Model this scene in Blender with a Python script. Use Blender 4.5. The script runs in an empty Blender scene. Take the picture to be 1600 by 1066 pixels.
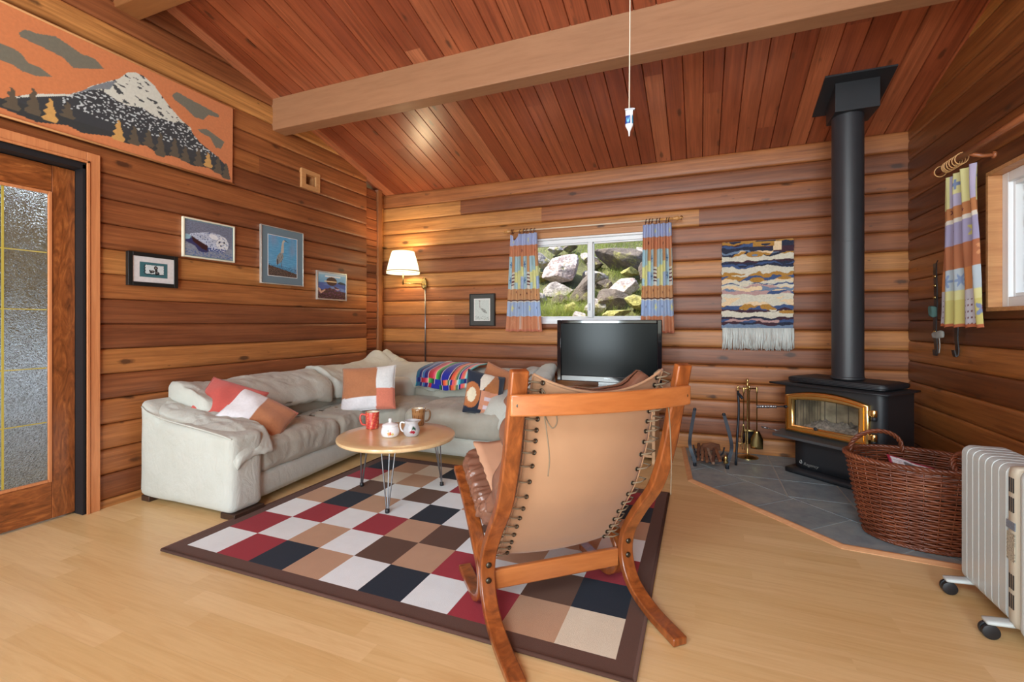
import bpy, bmesh, math, random
from mathutils import Vector, Matrix, noise
D = bpy.data
C = bpy.context.scene.collection
PI = math.pi
rnd = random.Random(7)

# ------------------------------------------------------------------ camera
cam_d = D.cameras.new('camera')
cam = D.objects.new('camera', cam_d)
C.objects.link(cam)
cam_d.sensor_width = 36.0
cam_d.lens = 16.38
cam_d.shift_y = -28.0 / 1600.0
cam_d.clip_start = 0.05
cam.location = (0, 0, 1.15)
cam.rotation_euler = (PI / 2, 0, math.radians(22.0))
bpy.context.scene.camera = cam

# ------------------------------------------------------------------ world, sun, lights, exposure
sc = bpy.context.scene
sc.view_settings.view_transform = 'Standard'
sc.view_settings.look = 'None'
sc.view_settings.exposure = 0.62
sc.view_settings.gamma = 1.0
w = D.worlds.new('sky')
sc.world = w
w.use_nodes = True
nt = w.node_tree
nt.nodes.clear()
wo = nt.nodes.new('ShaderNodeOutputWorld')
wb = nt.nodes.new('ShaderNodeBackground')
sky = nt.nodes.new('ShaderNodeTexSky')
sky.sky_type = 'NISHITA'
sky.sun_disc = False
sky.sun_elevation = math.radians(60)
sky.sun_rotation = math.radians(-20)
nt.links.new(sky.outputs[0], wb.inputs[0])
wb.inputs[1].default_value = 0.42
nt.links.new(wb.outputs[0], wo.inputs[0])

def sun(name, el, az, power, col, ang=0.6):
    l = D.lights.new(name, 'SUN'); l.energy = power; l.color = col; l.angle = math.radians(ang)
    o = D.objects.new(name, l); C.objects.link(o)
    # az: direction the light comes from, measured from +Y towards +X
    d = Vector((math.sin(az) * math.cos(el), math.cos(az) * math.cos(el), math.sin(el)))
    o.rotation_euler = d.to_track_quat('Z', 'Y').to_euler()
    return o
sun('sun', math.radians(56), math.radians(-105), 8.5, (1.0, 0.95, 0.86))

def area(name, loc, target, sx, sy, power, col):
    l = D.lights.new(name, 'AREA'); l.shape = 'RECTANGLE'; l.size = sx; l.size_y = sy
    l.energy = power; l.color = col
    o = D.objects.new(name, l); C.objects.link(o); o.location = loc
    o.rotation_euler = (Vector(loc) - Vector(target)).to_track_quat('Z', 'Y').to_euler()
    return o
# two lamps: daylight through the glazed openings of the wall behind the camera
area('patio_daylight', (-2.25, -3.15, 1.0), (-2.1, 3.0, 0.95), 0.9, 1.2, 62, (0.79, 0.92, 0.98))
area('front_window_daylight', (0.55, -3.15, 1.6), (0.2, 3.0, 1.1), 1.5, 1.3, 105, (0.79, 0.92, 0.98))
area('high_fill', (-0.9, -1.9, 3.1), (-0.9, 1.6, 0.2), 2.4, 0.9, 90, (0.80, 0.93, 0.98))  # added high fill lamp; the roof has no opening here
# added lamp at floor level behind the camera, imitates bounce onto the ceiling
area('bounce_fill', (-0.9, -1.3, 0.04), (-0.9, -1.29, 3.0), 3.6, 2.0, 100, (0.85, 0.95, 0.98))

# ------------------------------------------------------------------ colour helpers
def lin(c):
    c = c / 255.0
    return c / 12.92 if c <= 0.04045 else ((c + 0.055) / 1.055) ** 2.4
def rgb(r, g, b):
    return (lin(r), lin(g), lin(b), 1.0)
def mixc(a, b, t):
    t = max(0.0, min(1.0, t))
    return tuple(a[i] * (1 - t) + b[i] * t for i in range(3))
def nz(x, y, z=0.0):
    return noise.noise(Vector((x, y, z)))
def fbm(x, y, z=0.0, o=4):
    return noise.fractal(Vector((x, y, z)), 1.0, 2.0, o)

# ------------------------------------------------------------------ material helpers
class NT:
    def __init__(s, name):
        s.m = D.materials.new(name); s.m.use_nodes = True
        s.n = s.m.node_tree.nodes; s.l = s.m.node_tree.links
        s.n.clear()
        s.out = s.n.new('ShaderNodeOutputMaterial')
        s.b = s.n.new('ShaderNodeBsdfPrincipled')
        s.l.new(s.b.outputs[0], s.out.inputs[0])
    def new(s, t, **k):
        n = s.n.new(t)
        for a, v in k.items(): setattr(n, a, v)
        return n
    def put(s, sock, v):
        if hasattr(v, 'is_output') or isinstance(v, bpy.types.NodeSocket): s.l.new(v, sock)
        else: sock.default_value = v
    def math(s, op, a, b=0.0, c=0.0):
        n = s.n.new('ShaderNodeMath'); n.operation = op
        s.put(n.inputs[0], a); s.put(n.inputs[1], b); s.put(n.inputs[2], c)
        return n.outputs[0]
    def comb(s, x, y, z):
        n = s.n.new('ShaderNodeCombineXYZ')
        s.put(n.inputs[0], x); s.put(n.inputs[1], y); s.put(n.inputs[2], z)
        return n.outputs[0]
    def coords(s):
        tc = s.n.new('ShaderNodeTexCoord'); sp = s.n.new('ShaderNodeSeparateXYZ')
        s.l.new(tc.outputs['Object'], sp.inputs[0])
        return tc.outputs['Object'], sp.outputs[0], sp.outputs[1], sp.outputs[2]
    def noise(s, vec, scale=5.0, detail=4.0, rough=0.5, dist=0.0):
        n = s.n.new('ShaderNodeTexNoise')
        s.put(n.inputs['Vector'], vec); s.put(n.inputs['Scale'], scale)
        s.put(n.inputs['Detail'], detail); s.put(n.inputs['Roughness'], rough); s.put(n.inputs['Distortion'], dist)
        return n.outputs[0]
    def white(s, v):
        n = s.n.new('ShaderNodeTexWhiteNoise'); n.noise_dimensions = '1D'
        s.put(n.inputs['W'], v); return n.outputs[0]
    def ramp(s, f, stops, interp='LINEAR'):
        n = s.n.new('ShaderNodeValToRGB'); s.put(n.inputs[0], f)
        n.color_ramp.interpolation = interp
        e = n.color_ramp.elements
        while len(e) > 1: e.remove(e[0])
        e[0].position, e[0].color = stops[0]
        for p, c in stops[1:]:
            k = e.new(p); k.color = c
        return n.outputs[0]
    def mix(s, f, a, b, mode='MIX'):
        n = s.n.new('ShaderNodeMix'); n.data_type = 'RGBA'; n.blend_type = mode
        s.put(n.inputs[0], f); s.put(n.inputs[6], a); s.put(n.inputs[7], b)
        return n.outputs[2]
    def rng(s, v, a, b, c=0.0, d=1.0):
        n = s.n.new('ShaderNodeMapRange')
        s.put(n.inputs[0], v); n.inputs[1].default_value = a; n.inputs[2].default_value = b
        n.inputs[3].default_value = c; n.inputs[4].default_value = d
        return n.outputs[0]
    def bump(s, h, strength=0.3, dist=0.01):
        n = s.n.new('ShaderNodeBump'); s.put(n.inputs['Height'], h)
        n.inputs['Strength'].default_value = strength; n.inputs['Distance'].default_value = dist
        s.l.new(n.outputs[0], s.b.inputs['Normal'])

def g1(v): return (v, v, v, 1.0)

def plain(name, col, rough=0.5, metal=0.0, var=0.0, scale=8.0, bump=0.0, bscale=200.0, coat=0.0, sheen=0.0, spec=0.5):
    t = NT(name); t.b.inputs['Roughness'].default_value = rough; t.b.inputs['Metallic'].default_value = metal
    t.b.inputs['Specular IOR Level'].default_value = spec
    v = t.coords()[0]
    if var > 0:
        f = t.noise(v, scale, 5.0, 0.6)
        dark = tuple(c * (1 - var) for c in col[:3]) + (1,)
        lite = tuple(min(1, c * (1 + var)) for c in col[:3]) + (1,)
        t.put(t.b.inputs['Base Color'], t.ramp(f, [(0.3, dark), (0.7, lite)]))
    else:
        f = t.noise(v, scale, 2.0)
        t.put(t.b.inputs['Base Color'], t.mix(f, tuple(c * 0.97 for c in col[:3]) + (1,), col))
    if bump > 0:
        t.bump(t.noise(v, bscale, 3.0), bump, 0.003)
    t.b.inputs['Coat Weight'].default_value = coat
    t.b.inputs['Sheen Weight'].default_value = sheen
    return t.m

def painted(name, rough=0.8, sheen=0.0, bump=0.0, bscale=300.0, coat=0.0):
    t = NT(name); a = t.new('ShaderNodeAttribute', attribute_name='Col')
    v = t.coords()[0]
    f = t.noise(v, 60.0, 3.0)
    t.put(t.b.inputs['Base Color'], t.mix(t.rng(f, 0.3, 0.7, 0.0, 0.12), a.outputs[0], g1(0.1), 'MULTIPLY'))
    t.b.inputs['Roughness'].default_value = rough
    t.b.inputs['Sheen Weight'].default_value = sheen
    t.b.inputs['Coat Weight'].default_value = coat
    if bump > 0: t.bump(t.noise(v, bscale, 3.0), bump, 0.002)
    return t.m

def logs(name, axis, pitch, off, stops, cross='Z', seglen=8.0, rough=0.5, groove=True, knot=1.0, grain=0.55, coat=0.12, crough=0.35):
    """horizontal logs or boards: one colour per board, long grain, knots, weathering"""
    t = NT(name)
    _, x, y, z = t.coords()
    L = x if axis == 'X' else y
    W = {'X': x, 'Y': y, 'Z': z}[cross]
    w_ = t.math('DIVIDE', t.math('SUBTRACT', W, off), pitch)
    row = t.math('FLOOR', w_)
    r1 = t.white(row)
    seg = t.math('FLOOR', t.math('ADD', t.math('DIVIDE', L, seglen), t.math('MULTIPLY', r1, 9.0)))
    idv = t.math('ADD', t.math('MULTIPLY', row, 17.31), t.math('MULTIPLY', seg, 5.17))
    r2 = t.white(idv)
    base = t.ramp(r2, stops)
    shift = t.math('MULTIPLY', r2, 40.0)
    v1 = t.comb(t.math('ADD', t.math('MULTIPLY', L, 0.9), shift), t.math('MULTIPLY', W, 26.0), shift)
    gr = t.noise(v1, 1.6, 6.0, 0.62, 0.6)
    v2 = t.comb(t.math('MULTIPLY', L, 3.0), t.math('MULTIPLY', W, 120.0), shift)
    fine = t.noise(v2, 1.2, 4.0, 0.6)
    v3 = t.comb(t.math('ADD', t.math('MULTIPLY', L, 1.1), shift), t.math('MULTIPLY', W, 3.0), 3.0)
    blot = t.noise(v3, 1.5, 4.0, 0.6)
    col = t.mix(t.rng(gr, 0.38, 0.70, 0.0, grain * 1.15), base, (0.28, 0.19, 0.13, 1), 'MULTIPLY')
    col = t.mix(t.rng(fine, 0.35, 0.7, 0.0, 0.28), col, (0.35, 0.25, 0.18, 1), 'MULTIPLY')
    col = t.mix(t.rng(blot, 0.45, 0.75, 0.0, 0.42), col, (0.42, 0.26, 0.17, 1), 'MULTIPLY')
    # knots
    kv = t.comb(t.math('MULTIPLY', L, 2.6), t.math('MULTIPLY', w_, 1.0), t.math('MULTIPLY', row, 3.7))
    vo = t.new('ShaderNodeTexVoronoi'); t.l.new(kv, vo.inputs['Vector']); vo.inputs['Scale'].default_value = 1.0
    wob = t.noise(t.comb(t.math('MULTIPLY', L, 30.0), t.math('MULTIPLY', W, 30.0), 0.0), 1.0, 3.0)
    kd = t.math('ADD', vo.outputs['Distance'], t.math('MULTIPLY', t.math('SUBTRACT', wob, 0.5), 0.10))
    sp = t.new('ShaderNodeSeparateXYZ'); t.l.new(vo.outputs['Color'], sp.inputs[0])
    on = t.math('GREATER_THAN', sp.outputs[0], 0.22)
    k = t.math('MULTIPLY', t.rng(kd, 0.075, 0.15, 1.0, 0.0), on)
    col = t.mix(t.math('MULTIPLY', k, 0.78 * knot), col, (0.030, 0.012, 0.006, 1))
    kv2 = t.comb(t.math('MULTIPLY', L, 7.0), t.math('MULTIPLY', w_, 2.6), t.math('MULTIPLY', row, 1.7))
    vo2 = t.new('ShaderNodeTexVoronoi'); t.l.new(kv2, vo2.inputs['Vector']); vo2.inputs['Scale'].default_value = 1.0
    sp2 = t.new('ShaderNodeSeparateXYZ'); t.l.new(vo2.outputs['Color'], sp2.inputs[0])
    k2 = t.math('MULTIPLY', t.rng(vo2.outputs['Distance'], 0.05, 0.12, 1.0, 0.0), t.math('GREATER_THAN', sp2.outputs[0], 0.72))
    col = t.mix(t.math('MULTIPLY', k2, 0.6 * knot), col, (0.06, 0.025, 0.012, 1))
    t.put(t.b.inputs['Base Color'], col)
    t.b.inputs['Roughness'].default_value = rough
    t.b.inputs['Coat Weight'].default_value = coat
    t.b.inputs['Coat Roughness'].default_value = crough
    t.bump(t.math('ADD', gr, t.math('MULTIPLY', fine, 0.5)), 0.16, 0.006)
    return t.m

def wood(name, c1, c2, axis='X', scale=1.0, rough=0.4, stripe=18.0, coat=0.2, c3=None, dist=0.8):
    """lengthwise grain along one local axis"""
    t = NT(name)
    _, x, y, z = t.coords()
    s = {'X': (1.2, stripe, stripe), 'Y': (stripe, 1.2, stripe), 'Z': (stripe, stripe, 1.2)}[axis]
    v = t.comb(t.math('MULTIPLY', x, s[0] * scale), t.math('MULTIPLY', y, s[1] * scale), t.math('MULTIPLY', z, s[2] * scale))
    n1 = t.noise(v, 1.5, 6.0, 0.6, dist)
    n2 = t.noise(v, 7.0, 4.0, 0.6)
    col = t.ramp(n1, [(0.28, c1), (0.72, c2)] if c3 is None else [(0.25, c1), (0.55, c2), (0.75, c3)])
    col = t.mix(t.rng(n2, 0.4, 0.75, 0.0, 0.25), col, (0.45, 0.3, 0.2, 1), 'MULTIPLY')
    t.put(t.b.inputs['Base Color'], col)
    t.b.inputs['Roughness'].default_value = rough
    t.b.inputs['Coat Weight'].default_value = coat
    t.b.inputs['Coat Roughness'].default_value = 0.25
    t.bump(n2, 0.06, 0.002)
    return t.m

M = {}
LOGC = [(0.0, rgb(142, 84, 50)), (0.3, rgb(168, 102, 58)), (0.62, rgb(186, 119, 65)), (0.88, rgb(202, 138, 76)), (1.0, rgb(214, 152, 86))]
M['log_left'] = logs('log_left', 'Y', 0.157, 0.046, LOGC)
M['log_back'] = logs('log_back', 'X', 0.1579, 0.141, LOGC)
M['log_right'] = logs('log_right', 'Y', 0.157, 0.070, [(0.0, rgb(112, 62, 30)), (0.4, rgb(156, 92, 44)), (0.8, rgb(184, 116, 56)), (1.0, rgb(204, 136, 68))], rough=0.42, coat=0.25)
M['ceiling'] = logs('ceiling_boards', 'Y', 0.1345, 0.02,
                    [(0.0, rgb(154, 76, 46)), (0.5, rgb(172, 90, 55)), (0.8, rgb(186, 106, 68)), (1.0, rgb(198, 122, 84))], cross='X', seglen=5.0, rough=0.38, knot=0.9, coat=0.8, crough=0.3)
M['beam'] = wood('beam_paint', rgb(150, 106, 74), rgb(162, 116, 82), 'X', 0.5, 0.55, 12.0, 0.1)
M['beam2'] = wood('beam_dark', rgb(132, 84, 46), rgb(156, 102, 58), 'X', 0.5, 0.5, 12.0, 0.1)
M['casing'] = wood('door_casing', rgb(190, 118, 72), rgb(212, 142, 92), 'Z', 1.0, 0.5, 22.0, 0.1)
M['doorwood'] = wood('door_wood', rgb(84, 42, 18), rgb(146, 82, 40), 'Z', 2.2, 0.32, 5.0, 0.4, rgb(184, 112, 58), 3.2)
M['doorwood_h'] = wood('door_wood_rail', rgb(84, 42, 18), rgb(146, 82, 40), 'Y', 2.0, 0.32, 6.0, 0.4, rgb(184, 112, 58), 3.0)
M['black'] = plain('gap_shade_black', rgb(22, 22, 26), 0.6)  # near-black standing in for shade in the door gap
M['pine'] = wood('pine_trim', rgb(192, 136, 84), rgb(216, 166, 112), 'Y', 1.0, 0.5, 20.0, 0.1)
M['pinex'] = wood('pine_trim_x', rgb(176, 118, 72), rgb(204, 150, 98), 'X', 1.0, 0.5, 20.0, 0.1)
M['edging'] = wood('hearth_edging', rgb(206, 150, 104), rgb(222, 170, 124), 'X', 1.0, 0.45, 20.0, 0.1)
M['vinyl'] = plain('white_vinyl', rgb(236, 238, 240), 0.35)
M['stove'] = plain('stove_black', rgb(34, 36, 40), 0.45, var=0.08, bump=0.15, bscale=500)
M['pipe'] = plain('flue_black', rgb(46, 47, 51), 0.42, var=0.06, bump=0.1, bscale=400)
M['lip'] = plain('stove_lip', rgb(96, 100, 104), 0.35, 0.5)
M['brass'] = plain('polished_brass', rgb(255, 214, 138), 0.20, 1.0, var=0.06)
M['abrass'] = plain('aged_brass', rgb(196, 170, 112), 0.25, 1.0, var=0.1)
M['chrome'] = plain('chrome', rgb(210, 212, 216), 0.15, 1.0)
M['steel'] = plain('grey_steel', rgb(150, 152, 156), 0.3, 0.9)
M['iron'] = plain('black_iron', rgb(40, 46, 54), 0.42, 0.5, var=0.1)
M['white'] = plain('white_enamel', rgb(240, 240, 240), 0.18, coat=0.5)
M['cream'] = plain('cream_glaze', rgb(238, 226, 196), 0.25, coat=0.5)
M['rad'] = plain('radiator_white', rgb(196, 204, 202), 0.35, coat=0.2)
M['radbeige'] = plain('radiator_beige', rgb(196, 188, 168), 0.45)
M['dark'] = plain('dark_plastic', rgb(30, 31, 34), 0.4)
M['sofa'] = None

# ------------------------------------------------------------------ geometry helpers
def tag(o, label=None, cat=None, group=None, kind=None):
    if label: o['label'] = label
    if cat: o['category'] = cat
    if group: o['group'] = group
    if kind: o['kind'] = kind
    return o

def link(name, me, m=None, parent=None, smooth=True, loc=None, rot=None):
    o = D.objects.new(name, me); C.objects.link(o)
    if m is not None:
        for k in (m if isinstance(m, (list, tuple)) else [m]): me.materials.append(k)
    if smooth:
        for p in me.polygons: p.use_smooth = True
    if parent is not None: o.parent = parent
    if loc is not None: o.location = loc
    if rot is not None: o.rotation_euler = rot
    return o

def obj(name, bm, m=None, parent=None, smooth=False, loc=None, rot=None, bevel=0.0, auto=None):
    me = D.meshes.new(name); bm.normal_update(); bm.to_mesh(me); bm.free()
    o = link(name, me, m, parent, smooth or auto is not None or bevel > 0, loc, rot)
    if bevel > 0:
        b = o.modifiers.new('bevel', 'BEVEL'); b.width = bevel; b.segments = 2; b.limit_method = 'ANGLE'; b.angle_limit = math.radians(40)
    if (auto is not None) or (bevel > 0):
        a = auto if auto is not None else 40
        me.set_sharp_from_angle(angle=math.radians(a))
    return o

def empty(name, loc, rz=0.0, label=None, cat=None, group=None):
    o = D.objects.new(name, None); C.objects.link(o); o.location = loc; o.rotation_euler = (0, 0, rz)
    o.empty_display_size = 0.05
    return tag(o, label, cat, group)

def struct(name, bm, m, parent=None, **k):
    o = obj(name, bm, m, parent, **k)
    if parent is None: o['kind'] = 'structure'
    return o

def B(): return bmesh.new()

def quad(bm, pts, mi=0):
    f = bm.faces.new([bm.verts.new(p) for p in pts]); f.material_index = mi; return f

def box(bm, x0, x1, y0, y1, z0, z1, mi=0, mat=None):
    vs = [Vector((x, y, z)) for x in (x0, x1) for y in (y0, y1) for z in (z0, z1)]
    if mat is not None: vs = [mat @ v for v in vs]
    v = [bm.verts.new(p) for p in vs]
    for q in ((0, 1, 3, 2), (4, 6, 7, 5), (0, 4, 5, 1), (2, 3, 7, 6), (0, 2, 6, 4), (1, 5, 7, 3)):
        f = bm.faces.new([v[i] for i in q]); f.material_index = mi

def frames(pts, up=None):
    pts = [Vector(p) for p in pts]; n = len(pts); T = []
    for i in range(n):
        a = pts[max(0, i - 1)]; b = pts[min(n - 1, i + 1)]
        T.append((b - a).normalized())
    out = []
    if up is None:
        u = Vector((0, 0, 1)) if abs(T[0].z) < 0.9 else Vector((1, 0, 0))
        u = (u - T[0] * u.dot(T[0])).normalized()
        for i in range(n):
            u = (u - T[i] * u.dot(T[i])).normalized()
            out.append((pts[i], u, T[i].cross(u)))
    else:
        up = Vector(up)
        for i in range(n):
            s = T[i].cross(up).normalized(); out.append((pts[i], up, s))
    return out

def tube(bm, pts, r, seg=8, closed=False, mi=0, cap=True):
    fr = frames(pts if not closed else list(pts) + [pts[0]])
    if closed: fr = fr[:-1]
    n = len(fr); rings = []
    for i, (p, u, s) in enumerate(fr):
        rr = r[i] if isinstance(r, (list, tuple)) else r
        rings.append([bm.verts.new(p + (u * math.cos(2 * PI * k / seg) + s * math.sin(2 * PI * k / seg)) * rr) for k in range(seg)])
    for i in range(n if closed else n - 1):
        a, b = rings[i], rings[(i + 1) % n]
        for k in range(seg):
            f = bm.faces.new((a[k], a[(k + 1) % seg], b[(k + 1) % seg], b[k])); f.material_index = mi
    if cap and not closed:
        f = bm.faces.new(list(reversed(rings[0]))); f.material_index = mi
        f = bm.faces.new(rings[-1]); f.material_index = mi

def ribbon(bm, pts, t, w_, side=(1, 0, 0), mi=0):
    """bar of rectangular section (thickness t in the plane of bending, width w_ along side)"""
    fr = frames(pts, side); rings = []
    for p, u, s in fr:
        rings.append([bm.verts.new(p + u * a * w_ / 2 + s * b * t / 2) for a, b in ((1, 1), (-1, 1), (-1, -1), (1, -1))])
    for i in range(len(rings) - 1):
        a, b = rings[i], rings[i + 1]
        for k in range(4):
            f = bm.faces.new((a[k], a[(k + 1) % 4], b[(k + 1) % 4], b[k])); f.material_index = mi
    bm.faces.new(list(reversed(rings[0]))); bm.faces.new(rings[-1])

def lathe(bm, prof, seg=32, origin=(0, 0, 0), mi=0, cap0=True, cap1=True, axis='Z'):
    ox, oy, oz = origin; rings = []
    for r, z in prof:
        ring = []
        for k in range(seg):
            a = 2 * PI * k / seg; c, s = r * math.cos(a), r * math.sin(a)
            p = (ox + c, oy + s, oz + z) if axis == 'Z' else ((ox + z, oy + c, oz + s) if axis == 'X' else (ox + c, oy + z, oz + s))
            ring.append(bm.verts.new(p))
        rings.append(ring)
    for a, b in zip(rings, rings[1:]):
        for k in range(seg):
            f = bm.faces.new((a[k], a[(k + 1) % seg], b[(k + 1) % seg], b[k])); f.material_index = mi
    if cap0: f = bm.faces.new(list(reversed(rings[0]))); f.material_index = mi
    if cap1: f = bm.faces.new(rings[-1]); f.material_index = mi
    return rings

def crom(pts, n=8):
    pts = [Vector(p) for p in pts]; P = [pts[0] * 2 - pts[1]] + pts + [pts[-1] * 2 - pts[-2]]; out = []
    for i in range(1, len(P) - 2):
        a, b, c, d = P[i - 1:i + 3]
        for k in range(n):
            t = k / n
            out.append(0.5 * ((2 * b) + (c - a) * t + (2 * a - 5 * b + 4 * c - d) * t * t + (3 * b - 3 * c + d - a) * t ** 3))
    out.append(pts[-1]); return out

def softbox(bm, x0, x1, y0, y1, z0, z1, r=0.05, n=(14, 10, 6), fn=None, mi=0):
    """rounded box with a dense skin, optionally displaced by fn(p, unit) -> p"""
    c = Vector(((x0 + x1) / 2, (y0 + y1) / 2, (z0 + z1) / 2)); h = Vector(((x1 - x0) / 2, (y1 - y0) / 2, (z1 - z0) / 2))
    r = min(r, h.x, h.y, h.z) * 0.999
    cache = {}
    def V(i, j, k):
        key = (i, j, k)
        if key in cache: return cache[key]
        u = Vector((2 * i / n[0] - 1, 2 * j / n[1] - 1, 2 * k / n[2] - 1))
        p = Vector((u.x * h.x, u.y * h.y, u.z * h.z))
        q = Vector([max(-(h[a] - r), min(h[a] - r, p[a])) for a in range(3)])
        d = p - q
        if d.length > 1e-9:
            # map the square corner onto a round one
            m_ = max(abs(d.x), abs(d.y), abs(d.z)); d = d.normalized() * m_
        p = c + q + d
        if fn: p = fn(p, u)
        v = bm.verts.new(p); cache[key] = v; return v
    def F(a, b, cc, d):
        f = bm.faces.new((a, b, cc, d)); f.material_index = mi
    for i in range(n[0]):
        for j in range(n[1]):
            F(V(i, j, n[2]), V(i + 1, j, n[2]), V(i + 1, j + 1, n[2]), V(i, j + 1, n[2]))
            F(V(i, j, 0), V(i, j + 1, 0), V(i + 1, j + 1, 0), V(i + 1, j, 0))
    for i in range(n[0]):
        for k in range(n[2]):
            F(V(i, 0, k), V(i + 1, 0, k), V(i + 1, 0, k + 1), V(i, 0, k + 1))
            F(V(i, n[1], k), V(i, n[1], k + 1), V(i + 1, n[1], k + 1), V(i + 1, n[1], k))
    for j in range(n[1]):
        for k in range(n[2]):
            F(V(0, j, k), V(0, j, k + 1), V(0, j + 1, k + 1), V(0, j + 1, k))
            F(V(n[0], j, k), V(n[0], j + 1, k), V(n[0], j + 1, k + 1), V(n[0], j, k + 1))

def paint(me, fn):
    """colour attribute from a function of the vertex position"""
    at = me.color_attributes.new('Col', 'FLOAT_COLOR', 'POINT')
    for i, v in enumerate(me.vertices):
        c = fn(v.co); at.data[i].color = (lin(c[0]), lin(c[1]), lin(c[2]), 1.0)

def panel(name, w_, h, nx, ny, colfn, m, posfn=None, parent=None, smooth=True):
    """grid sheet; colfn(u,v)->sRGB, posfn(u,v)->local position (u right, v up, both 0..1)"""
    bm = B(); vs = []; cols = []
    for j in range(ny + 1):
        for i in range(nx + 1):
            u, v = i / nx, j / ny
            p = posfn(u, v) if posfn else Vector((u * w_, 0, v * h))
            vs.append(bm.verts.new(p)); cols.append(colfn(u, v))
    for j in range(ny):
        for i in range(nx):
            a = j * (nx + 1) + i
            bm.faces.new((vs[a], vs[a + 1], vs[a + nx + 2], vs[a + nx + 1]))
    me = D.meshes.new(name); bm.to_mesh(me); bm.free()
    at = me.color_attributes.new('Col', 'FLOAT_COLOR', 'POINT')
    for i, c in enumerate(cols): at.data[i].color = (lin(c[0]), lin(c[1]), lin(c[2]), 1.0)
    return link(name, me, m, parent, smooth)

def inpoly(x, y, P):
    c = False; n = len(P); j = n - 1
    for i in range(n):
        if (P[i][1] > y) != (P[j][1] > y) and x < (P[j][0] - P[i][0]) * (y - P[i][1]) / (P[j][1] - P[i][1]) + P[i][0]: c = not c
        j = i
    return c
def ell(u, v, cx, cy, rx, ry, a=0.0):
    dx, dy = u - cx, v - cy; ca, sa = math.cos(a), math.sin(a)
    X, Y = dx * ca + dy * sa, -dx * sa + dy * ca
    return (X / rx) ** 2 + (Y / ry) ** 2 < 1.0

def copy_tree(o, parent=None):
    c = o.copy(); C.objects.link(c); c.parent = parent
    for ch in list(o.children): copy_tree(ch, c)
    return c
# ================================================================== THE ROOM
LX, RX, BY, FY = -3.44, 1.523, 4.574, -3.3
def ceil_z(y):
    return 2.665 + 0.265 * (BY - y) if y > 0.2 else 2.665 + 0.265 * (BY - 0.2) - 0.265 * (0.2 - y)

PROF = [(0.0, -0.034), (0.02, -0.015), (0.06, -0.006), (0.14, -0.001), (0.3, 0.0), (0.5, 0.001), (0.7, 0.0), (0.86, -0.001), (0.94, -0.006), (0.98, -0.015)]
def log_wall(name, m, axis, plane, sign, a0, a1, zoff, pitch, top, holes=(), thick=0.15, relief=1.0):
    """log wall in the plane axis=plane; sign = side the room is on; holes = (a0,a1,z0,z1)"""
    zs = []
    k = -1
    while zoff + k * pitch < top:
        for t, d in PROF: zs.append((zoff + (k + t) * pitch, d))
        k += 1
    zs = [(z, d) for z, d in zs if z > 0]
    def dep(z):
        t = ((z - zoff) / pitch) % 1.0
        P = PROF + [(1.0, -0.034)]
        for (t0, d0), (t1, d1) in zip(P, P[1:]):
            if t0 <= t <= t1: return d0 + (d1 - d0) * (t - t0) / (t1 - t0)
        return 0
    for z in [0.0, top] + [h[i] for h in holes for i in (2, 3)]: zs.append((z, dep(z)))
    zs = sorted(set((round(z, 5), round(d, 5)) for z, d in zs))
    As = sorted(set([a0, a1] + [h[i] for h in holes for i in (0, 1)]))
    n = 24; full = []
    for p, q in zip(As, As[1:]):
        k = max(1, int((q - p) / 0.15)); full += [p + (q - p) * i / k for i in range(k)]
    full.append(As[-1])
    bm = B(); G = {}
    def V(i, j, back):
        if (i, j, back) not in G:
            a = full[i]; z, d = zs[j]
            row = math.floor((z - zoff) / pitch + 1e-6)
            d = d * relief + (0.002 * nz(a * 0.8, row * 5.3) if not back else 0)
            q = plane + sign * d if not back else plane - sign * thick
            G[(i, j, back)] = bm.verts.new((a, q, z) if axis == 'Y' else (q, a, z))
        return G[(i, j, back)]
    def solid(i, j):
        if i < 0 or j < 0 or i >= len(full) - 1 or j >= len(zs) - 1: return False
        ac = (full[i] + full[i + 1]) / 2; zc = (zs[j][0] + zs[j + 1][0]) / 2
        return not any(h[0] < ac < h[1] and h[2] < zc < h[3] for h in holes)
    for i in range(len(full) - 1):
        for j in range(len(zs) - 1):
            if not solid(i, j): continue
            for back in (0, 1): bm.faces.new((V(i, j, back), V(i + 1, j, back), V(i + 1, j + 1, back), V(i, j + 1, back)))
            for (di, dj, p, q) in ((-1, 0, (i, j), (i, j + 1)), (1, 0, (i + 1, j), (i + 1, j + 1)), (0, -1, (i, j), (i + 1, j)), (0, 1, (i, j + 1), (i + 1, j + 1))):
                if not solid(i + di, j + dj):
                    bm.faces.new((V(*p, 0), V(*q, 0), V(*q, 1), V(*p, 1)))
    bmesh.ops.recalc_face_normals(bm, faces=bm.faces)
    return bm

# ceiling clip: cut the gable walls along the roof slope
def clip(bm):
    for (p, n) in (((0, BY, 2.665 + 0.02), (0, 0.265, 1)), ((0, 0.2, ceil_z(0.2) + 0.02), (0, -0.265, 1))):
        g = bm.verts[:] + bm.edges[:] + bm.faces[:]
        bmesh.ops.bisect_plane(bm, geom=g, plane_co=p, plane_no=n, clear_outer=True)
    return bm

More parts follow.
